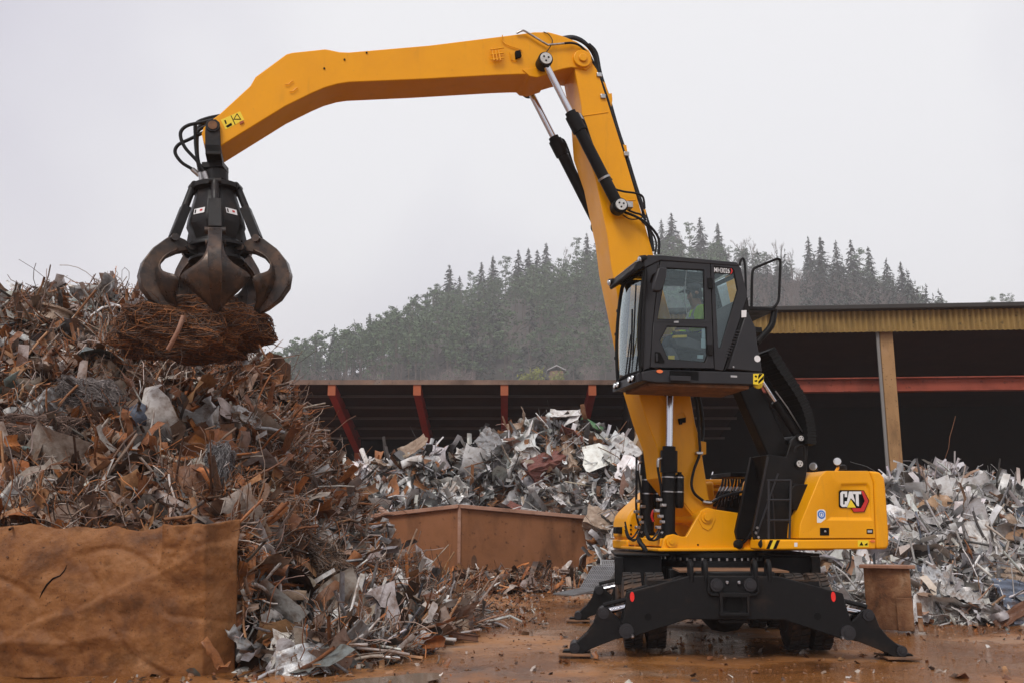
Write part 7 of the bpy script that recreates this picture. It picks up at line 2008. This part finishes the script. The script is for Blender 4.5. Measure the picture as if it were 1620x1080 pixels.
# ---------------------------------------------------------------- wire bundles
def wire_bundle(name, label, C, half, rot, N, cols, seed, core_col, rwire=(0.004, 0.008), shag=0.06):
    g = np.random.default_rng(seed)
    root = empty(name, (C[0], C[1], C[2] - half[2])); tag(root, label, 'wire bundle')
    Rz, Ry = Matrix.Rotation(rot[0], 3, 'Z'), Matrix.Rotation(rot[1], 3, 'Y')
    Rm = np.array(Rz @ Ry)
    def surf(u):
        e = 0.72
        v = np.sign(u) * np.abs(u) ** e
        v = v / (np.linalg.norm(v, axis=-1, keepdims=True) ** 0.45)
        bumps = 1 + 0.13 * np.sin(u[..., :1] * 5.1 + seed) * np.cos(u[..., 2:3] * 4.3 + u[..., 1:2] * 2) + 0.08 * np.sin(u[..., 1:2] * 9 + u[..., :1] * 7) + 0.05 * np.sin(u[..., :1] * 17 + u[..., 2:3] * 11)
        return (v * bumps * np.array(half)) @ Rm.T
    # core
    bm = bmesh.new(); bmesh.ops.create_icosphere(bm, subdivisions=5, radius=1.0)
    U0 = np.array([v.co[:] for v in bm.verts]); W = surf(U0) * 0.90
    nz = np.array([fbm(*p, 3.0, 4) for p in U0 * 1.0])
    W = W * (1 + 0.07 * nz[:, None])
    for v, w in zip(bm.verts, W): v.co = w + np.array((0, 0, half[2]))
    me = bpy.data.meshes.new('core'); bm.to_mesh(me); bm.free(); me.materials.append(core_col)
    link('core', me, root)['kind'] = 'stuff'
    m = 12
    p = unit(g.normal(0, 1, (N, 3))); d = unit(np.cross(p, g.normal(0, 1, (N, 3))) + np.array((0.8, 0, 0)) * g.choice([-1, 1], (N, 1)))
    k0 = g.uniform(0.90, 1.0 + shag, (N, 1)); pts = []
    step = g.uniform(0.05, 0.13, (N, 1))
    for k in range(m):
        pts.append(surf(p) * (k0 + g.normal(0, 0.012, (N, 1))))
        d = d + g.normal(0, 0.35, (N, 3)); d = unit(d - p * np.sum(d * p, -1, keepdims=True))
        p = unit(p + d * step)
    PP = np.stack(pts, 1) + np.array((0, 0, half[2]))
    tt = unit(np.gradient(PP, axis=1)); SS = unit(np.cross(tt, unit(g.normal(0, 1, (N, 1, 3))))); NN = np.cross(tt, SS)
    V, Q, per = tubes(PP, SS, NN, g.uniform(*rwire, N), 3)
    idx = g.choice(len(cols), N); C_ = np.array(cols)[idx] * np.exp(g.normal(0, 0.3, (N, 1)))
    link('wires', np_mesh('wires', V, Q, M['wire'], np.repeat(C_, per, axis=0)), root)['kind'] = 'stuff'
    # loose ends standing off
    n2 = N // 7
    p = unit(g.normal(0, 1, (n2, 3))); base = surf(p); d = unit(base + g.normal(0, 0.25, (n2, 3)))
    pts = [base]
    L = g.uniform(0.05, 0.2, (n2, 1)) * np.where(g.random((n2, 1)) < 0.12, 2.2, 1.0)
    for k in range(5):
        d = unit(d + g.normal(0, 0.45, (n2, 3)) + np.array((0, 0, -0.08))); pts.append(pts[-1] + d * L / 5)
    PP = np.stack(pts, 1) + np.array((0, 0, half[2])); tt = unit(np.gradient(PP, axis=1)); SS = unit(np.cross(tt, unit(g.normal(0, 1, (n2, 1, 3))))); NN = np.cross(tt, SS)
    V, Q, per = tubes(PP, SS, NN, g.uniform(0.003, 0.005, n2), 3)
    link('loose_wires', np_mesh('loose_wires', V, Q, M['wire'], np.repeat(np.array(cols)[g.choice(len(cols), n2)], per, axis=0)), root)['kind'] = 'stuff'
    return root
M['wirecore'] = rust_mat('packed_rusty_wire', [(0.03, 0.013, 0.007), (0.08, 0.03, 0.012), (0.13, 0.05, 0.018), (0.18, 0.075, 0.025)], 3.0, 0.9, 30)
BW = [(0.20, 0.072, 0.02, 0), (0.12, 0.045, 0.016, 0), (0.055, 0.026, 0.014, 0), (0.26, 0.10, 0.03, 0), (0.09, 0.055, 0.04, 0)]
bc = at_y(298, 522, G[1] + 0.05)
wire_bundle('wire_bale', 'rusty brown wire bale gripped in the grapple\'s claws', bc, (0.86, 0.50, 0.37), (0, RAD(-2)), 7500, BW, 3, M['wirecore'], (0.003, 0.007), 0.14)
P, _ = hit(488, 900, (HL,))
wire_bundle('wire_roll', 'dark brown rolled wire mesh beside the rust plate', P + np.array((0.05, -0.22, 0.08)), (0.60, 0.30, 0.30), (RAD(-20), RAD(22)), 2200, [(0.12, 0.06, 0.03, 0), (0.06, 0.035, 0.02, 0), (0.2, 0.15, 0.12, 0)], 5, M['wirecore'], (0.003, 0.006))
P, _ = hit(345, 775, (HL,))
wire_bundle('mesh_clump', 'grey hanging wire mesh clump above the rust plate\'s right end', P + np.array((0, -0.20, 0.08)), (0.17, 0.16, 0.45), (0, RAD(8)), 1500, [(0.20, 0.19, 0.19, 0), (0.10, 0.09, 0.09, 0)], 8, M['core'], (0.003, 0.005), 0.15)
P, _ = hit(150, 645, (HL,))
wire_bundle('mesh_clump', 'grey matted wire mesh left of the dented drum', P + np.array((0, -0.18, 0.08)), (0.45, 0.25, 0.26), (0, RAD(12)), 2200, [(0.22, 0.19, 0.18, 0), (0.12, 0.10, 0.095, 0)], 9, M['core'], (0.003, 0.005), 0.18)
P, _ = hit(60, 700, (HL,))
wire_bundle('mesh_clump', 'brown matted wire at the left edge above the rust plate', P + np.array((0, -0.18, 0.08)), (0.55, 0.25, 0.22), (0, RAD(-5)), 2000, [(0.20, 0.13, 0.10, 0), (0.10, 0.06, 0.045, 0)], 12, M['core'], (0.003, 0.005), 0.18)
P, _ = hit(425, 835, (HL,))
wire_bundle('mesh_clump', 'rusty curled wire ball right of the rust plate\'s top corner', P + np.array((0, -0.18, 0.08)), (0.45, 0.26, 0.30), (0, 0), 2400, [(0.24, 0.10, 0.04, 0), (0.15, 0.07, 0.035, 0), (0.25, 0.2, 0.17, 0)], 14, M['wirecore'], (0.003, 0.005), 0.2)

# rod hanging out of the bale
mb = MB(); b0 = at_y(410, 545, G[1] - 0.3)
mb.tube([b0, at_y(418, 560, G[1] - 0.3), at_y(424, 572, G[1] - 0.3), at_y(414, 577, G[1] - 0.28), at_y(404, 580, G[1] - 0.3)], 0.013, 6, smooth=3); hk = mb.build('bent_bar', M['mud'], None, smooth=60); tag(hk, 'small hooked rod dangling from the wire bale\'s right end', 'bar')
mb = MB(); mb.tube([at_y(290, 500, G[1] - 0.62), at_y(281, 525, G[1] - 0.62), at_y(266, 552, G[1] - 0.5)], 0.028, 6, smooth=3); hk = mb.build('bent_bar', M['rustrim'], None, smooth=60); tag(hk, 'orange rusty flat bar hanging across the wire bale\'s front', 'bar')

# ---------------------------------------------------------------- big rusted plate, foreground left
def plate_left():
    Y = 10.15
    xr = at_y(324, 950, Y)[0]; zt = at_y(180, 832, Y)[2]
    x0 = -7.2; Wd = xr - x0; turn = 0.42
    root = empty('rusted_plate', (-4.6, Y, 0)); tag(root, 'huge crumpled rust orange steel plate at the lower left', 'steel plate')
    nu, nv = 220, 84
    V = []
    for j in range(nv + 1):
        t = j / nv
        for i in range(nu + 1):
            s = (Wd + turn) * i / nu
            if s < Wd: x, y = x0 + s, Y
            else:
                k = (s - Wd) / turn
                x, y = xr + 0.24 * k, Y + 0.34 * k
            z = -0.03 + (zt + 0.03) * t
            zt_off = 0.09 * fbm(x * 1.0, 2.0, 0, 1.3, 5) + 0.04 * min(1, max(0, (x - xr + 0.6) / 0.4))
            z += zt_off * t ** 3
            b1 = fbm(x, z, 1.7, 0.75, 3); b2 = abs(fbm(x, z * 1.5, 5.2, 0.9, 3)); b3 = fbm(x, z, 11, 3.2, 3)
            cr = max(0.0, 0.12 - abs(fbm(x * 0.7 + 0.3 * z, z, 21, 1.1, 2))) * 0.9
            fold = x * 0.42 - z + 2.55 + 0.15 * b1
            y += -0.026 * b1 + 0.022 * b2 - 0.012 * b3 + cr * 0.22 - 0.010 * fbm(x, z, 41, 7.0, 4) - 0.022 * max(0.0, 1 - abs(fold) / (0.30 if fold > 0 else 0.05)) - 0.035 * max(0.0, 1 - abs(z - 0.33 - 0.10 * fbm(x, 0, 3, 1.0, 2)) / 0.12) * max(0.0, min(1, (-3.6 - x) / 0.6))
            y += 0.10 * (t ** 6) * (1 if x < xr - 0.5 else -0.6)          # top lip leans back, curls out at the corner
            y += 0.06 * (1 - t) ** 3
            if x > xr - 0.45 and t > 0.55:
                kk = (t - 0.55) / 0.45; y += -0.05 * math.sin(kk * 3.1) * min(1, (x - xr + 0.45) / 0.3) + 0.06 * kk * fbm(x, z, 31, 4.5, 3)
            V.append((x, y, z))
    Q = np.array([(j * (nu + 1) + i, j * (nu + 1) + i + 1, (j + 1) * (nu + 1) + i + 1, (j + 1) * (nu + 1) + i) for j in range(nv) for i in range(nu)])
    o = link('plate', np_mesh('plate', np.array(V) - np.array(root.location), Q, M['rustslab'], None, True), root)
    so = o.modifiers.new('thick', 'SOLIDIFY'); so.thickness = 0.035; so.offset = -1
    # crack
    mb = MB(); cr = [(61, 946), (66, 936), (74, 924), (84, 914), (94, 910), (100, 902), (104, 893)]
    pts_ = [at_y(px, py, Y) for px, py in cr]
    def depth(p):
        i = int(round((p[0] - x0) / (Wd + turn) * nu)); j = int(round(p[2] / zt * nv)); return V[min(nv, max(0, j)) * (nu + 1) + min(nu, max(0, i))][1]
    mb.tube([(p[0], depth(p) - 0.002, p[2]) for p in pts_], [0.002, 0.008, 0.01, 0.009, 0.006, 0.006, 0.002], 5); mb.build('crack', M['blackp'], root)
plate_left()

# ---------------------------------------------------------------- brown trough in the middle
M['stain'] = pmat('dark_rust_stain', (0.085, 0.04, 0.02), 0.8, var=(0.15, 0.065, 0.03), scale=9)
def trough():
    Yc, Ye = 24.0, 25.0
    root = empty('rusty_trough', (0, Yc + 0.5, 0)); tag(root, 'rusty brown steel trough with ridged rim in front of the middle heap', 'trough')
    cT, lT, rT = at_y(727, 797, Yc), at_y(560, 816, Ye), at_y(929, 815, Ye)
    for nme, A, B in (('side_wall', lT, cT), ('side_wall', cT, rT)):
        mb = MB()
        A0, B0 = (A[0], A[1]), (B[0], B[1])
        dirv = np.array(B0) - np.array(A0); dirv /= np.linalg.norm(dirv); nb = np.array((-dirv[1], dirv[0]))
        V = []
        for (P, zt_) in ((A0, A[2]), (B0, B[2])):
            for off in (0, 0.08):
                for z in (0.0, zt_ - 0.10): V.append((P[0] + nb[0] * off, P[1] + nb[1] * off, z))
        mb.add(V, [(0, 1, 5, 4), (2, 6, 7, 3), (0, 2, 3, 1), (4, 5, 7, 6), (1, 3, 7, 5), (0, 4, 6, 2)])
        w = mb.build(nme, M['rustbox'], root)
        V = []
        for (P, zt_) in ((A0, A[2]), (B0, B[2])):
            for off in (-0.10, 0.24):
                for z in (zt_ - 0.095, zt_): V.append((P[0] + nb[0] * off, P[1] + nb[1] * off, z))
        mb = MB(); mb.add(V, [(0, 1, 5, 4), (2, 6, 7, 3), (0, 2, 3, 1), (4, 5, 7, 6), (1, 3, 7, 5), (0, 4, 6, 2)]); mb.build('rim', M['rustrim'], w, bevel=0.01)
    mb = MB(); mb.box((cT[0] - 0.04, cT[1] - 0.035, 0), (cT[0] + 0.04, cT[1] + 0.05, cT[2] - 0.02)); mb.build('corner_rib', M['rustrim'], root, bevel=0.01)
    mb = MB(); mb.box((rT[0] - 0.03, rT[1] - 0.02, 0), (rT[0] + 0.04, rT[1] + 1.6, rT[2] - 0.1)); mb.build('end_wall', M['rustbox'], root)
    for px, py, rx, rz_ in ((750, 888, .07, .17), (784, 868, .035, .20), (847, 873, .05, .04)):
        P = at_y(px, py, Yc + (Ye - Yc) * (px - 727) / 202); n = 14
        sl = (Ye - Yc) / (rT[0] - cT[0])
        mb = MB(); mb.add([(P[0] + rx * math.cos(6.283 * k / n), P[1] - 0.006 + sl * rx * math.cos(6.283 * k / n), P[2] + rz_ * math.sin(6.283 * k / n)) for k in range(n)], [tuple(range(n))]); mb.build('stain', M['stain'], root)
    y0 = ground_y(936)
    a, b = at_y(735, 936, y0), at_y(905, 934, y0)
    mb = MB(); mb.box((a[0], y0, 0.0), (b[0], y0 + 0.35, 0.02)); mb.box((a[0], y0, 0.02), (b[0], y0 + 0.03, 0.20)); mb.box((a[0], y0 + 0.32, 0.02), (b[0], y0 + 0.35, 0.20))
    ch_ = mb.build('steel_channel', M['rustbox'], None, bevel=0.006); tag(ch_, 'long rusty steel channel lying on the ground before the brown trough', 'steel channel')
trough()

# ---------------------------------------------------------------- rusty flanged piece on the right
def flanged():
    Yb = 14.5
    root = empty('flanged_steel_piece', at_y(1410, 1003, Yb)); tag(root, 'rusty upright steel piece with top flange right of the outrigger', 'steel piece')
    a = at_y(1370, 960, Yb + .25); b = at_y(1447, 1005, Yb - 0.05)
    zt_ = at_y(1410, 899, Yb)[2]
    def plank(nm_, p, q, z0, z1, th, mt, parent, bev=0.008):
        p, q = np.array(p[:2]), np.array(q[:2]); d = unit(q - p); n = np.array((-d[1], d[0]))
        mb = MB(); V = []
        for P in (p, q):
            for o in (0, th):
                for z in (z0, z1): V.append((P[0] + n[0] * o, P[1] + n[1] * o, z))
        mb.add(V, [(0, 1, 5, 4), (2, 6, 7, 3), (0, 2, 3, 1), (4, 5, 7, 6), (1, 3, 7, 5), (0, 4, 6, 2)])
        return mb.build(nm_, mt, parent, bevel=bev)
    web = plank('web', a, b, 0, zt_, 0.06, M['rustpiece'], root)
    p, q = np.array(a[:2]) + (-0.06, 0), np.array(b[:2]) + (0.09, 0)
    d = unit(q - p); n = np.array((-d[1], d[0]))
    mb = MB(); V = []
    for P in (p, q):
        for o in (-0.10, 0.30):
            for z in (zt_ + .002, zt_ + 0.05): V.append((P[0] + n[0] * o, P[1] + n[1] * o, z))
    mb.add(V, [(0, 1, 5, 4), (2, 6, 7, 3), (0, 2, 3, 1), (4, 5, 7, 6), (1, 3, 7, 5), (0, 4, 6, 2)]); mb.build('flange', M['rustrim'], root, bevel=0.008)
    h2 = at_y(1430, 945, Yb)[2]
    c = np.array(b[:2]) - d * 0.22
    plank('stiffener', c - n * 0.05, np.array(b[:2]) - n * 0.05 + d * 0.0, 0, h2, 0.045, M['rustpiece'], root)
    plank('end_plate', np.array(b[:2]) + d * 0.01 - n * 0.04, np.array(b[:2]) + n * 0.35 + d * 0.01, 0, h2 - 0.02, 0.04, M['rustpiece'], root)
    for zz in (0.0, 0.22): plank('foot_block', np.array(b[:2]) + d * 0.06, np.array(b[:2]) + d * 0.13, zz, zz + 0.18, 0.2, M['rustpiece'], root)
flanged()

# ---------------------------------------------------------------- grating sheets near the rear outrigger, loose debris on the ground
def grating(px, py, w, l, rz_, tilt, label, seed):
    P, _ = hit(px, py)
    root = empty('metal_grating', P); tag(root, label, 'grating')
    Rm = np.array(Matrix.Rotation(rz_, 3, 'Z') @ Matrix.Rotation(tilt, 3, 'X'))
    T = lambda a, b, c: P + Rm @ np.array((a, b, c)) + np.array((0, 0, 0.06))
    nb = 14
    for k in range(nb):
        mb = MB(T); x = -w / 2 + w * k / (nb - 1); mb.box((x - .012, -l / 2, 0), (x + .012, l / 2, .03)); mb.build('slat', M['steelgrey'], root)
    for k in range(7):
        mb = MB(T); y = -l / 2 + l * k / 6; mb.box((-w / 2, y - .012, 0.004), (w / 2, y + .012, .026)); mb.build('cross_bar', M['steelgrey'], root)
M['steelgrey'] = pmat('dull_grey_steel', (0.25, 0.25, 0.25), 0.5, 0.4, var=(0.18, 0.17, 0.165), scale=3)
grating(946, 922, 0.55, 0.8, RAD(-35), RAD(38), 'grey slatted grating leaning behind the rear left outrigger', 1)
grating(968, 912, 0.5, 0.7, RAD(-20), RAD(45), 'steeper grey grating against the machine\'s left wheels', 2)
grating(912, 942, 0.55, 0.7, RAD(-50), RAD(6), 'flat grey grating on the ground at the rear outrigger pad', 3)

def debris():
    N = 20000
    x = rng.uniform(-4, 10, N); y = 8.2 + rng.random(N) ** 1.3 * 17
    d1 = np.abs(rng.normal(0, 1, N))
    # denser near the heaps' feet
    fl = np.interp(x, HL.fx, HL.fy); frr = np.interp(x, HR.fx, HR.fy)
    w = np.exp(-np.clip(fl - y, 0, 9) / 0.7) * (x < 0.6) + np.exp(-np.clip(frr - y, 0, 9) / 0.9) * (x > 4.3) + np.exp(-np.abs(y - 22.5) / 1.2) + 0.07
    k = rng.random(N) < w
    x, y = x[k], y[k]; n = len(x)
    z = np.array([ground_z(a, b) for a, b in zip(x, y)])
    P = np.stack([x, y, z + 0.012], 1)
    T, S, Nn = frames(n, np.tile([0, 0, 1.0], (n, 1)), 0.35)
    L = np.minimum(rng.lognormal(-3.0, 0.6, n), 0.13); W = L * rng.uniform(0.2, 0.9, n)
    a = centerlines(n, 3, P, T, S, Nn, L, 0.3, 0.1)
    V, Q, C = cat([(*sheets(*a, W, 3, rng.normal(0, 0.3, n), np.full(n, 0.06)), pal(n, RUST, [3, 3, 3, 3, 3, 2, 2, 1, .3]))])
    o = link('ground_debris', np_mesh('ground_debris', V, Q, M['scrap'], C)); tag(o, 'small metal chips and flakes strewn over the wet ground', 'debris', kind='stuff')
    # gravel lumps
    n = 2600
    x = rng.uniform(-4.5, 9, n); y = 8.2 + rng.random(n) ** 1.6 * 14
    bm = bmesh.new(); bmesh.ops.create_icosphere(bm, subdivisions=1, radius=1); v0 = np.array([v.co[:] for v in bm.verts]); f0 = np.array([[v.index for v in f.verts] for f in bm.faces]); bm.free()
    s = np.minimum(rng.lognormal(-4.3, 0.45, n), 0.026)
    V = (v0[None] * (1 + rng.normal(0, 0.18, (n, len(v0), 1))) * (s[:, None, None] * np.array([1.2, 1.0, 0.6]))) + np.stack([x, y, [ground_z(a_, b_) for a_, b_ in zip(x, y)]], 1)[:, None, :]
    Q = (f0[None] + (np.arange(n) * len(v0))[:, None, None]).reshape(-1, 3)
    o2 = link('gravel', np_mesh('gravel', V.reshape(-1, 3), Q, M['mud']), o); o2['kind'] = 'stuff'
debris()
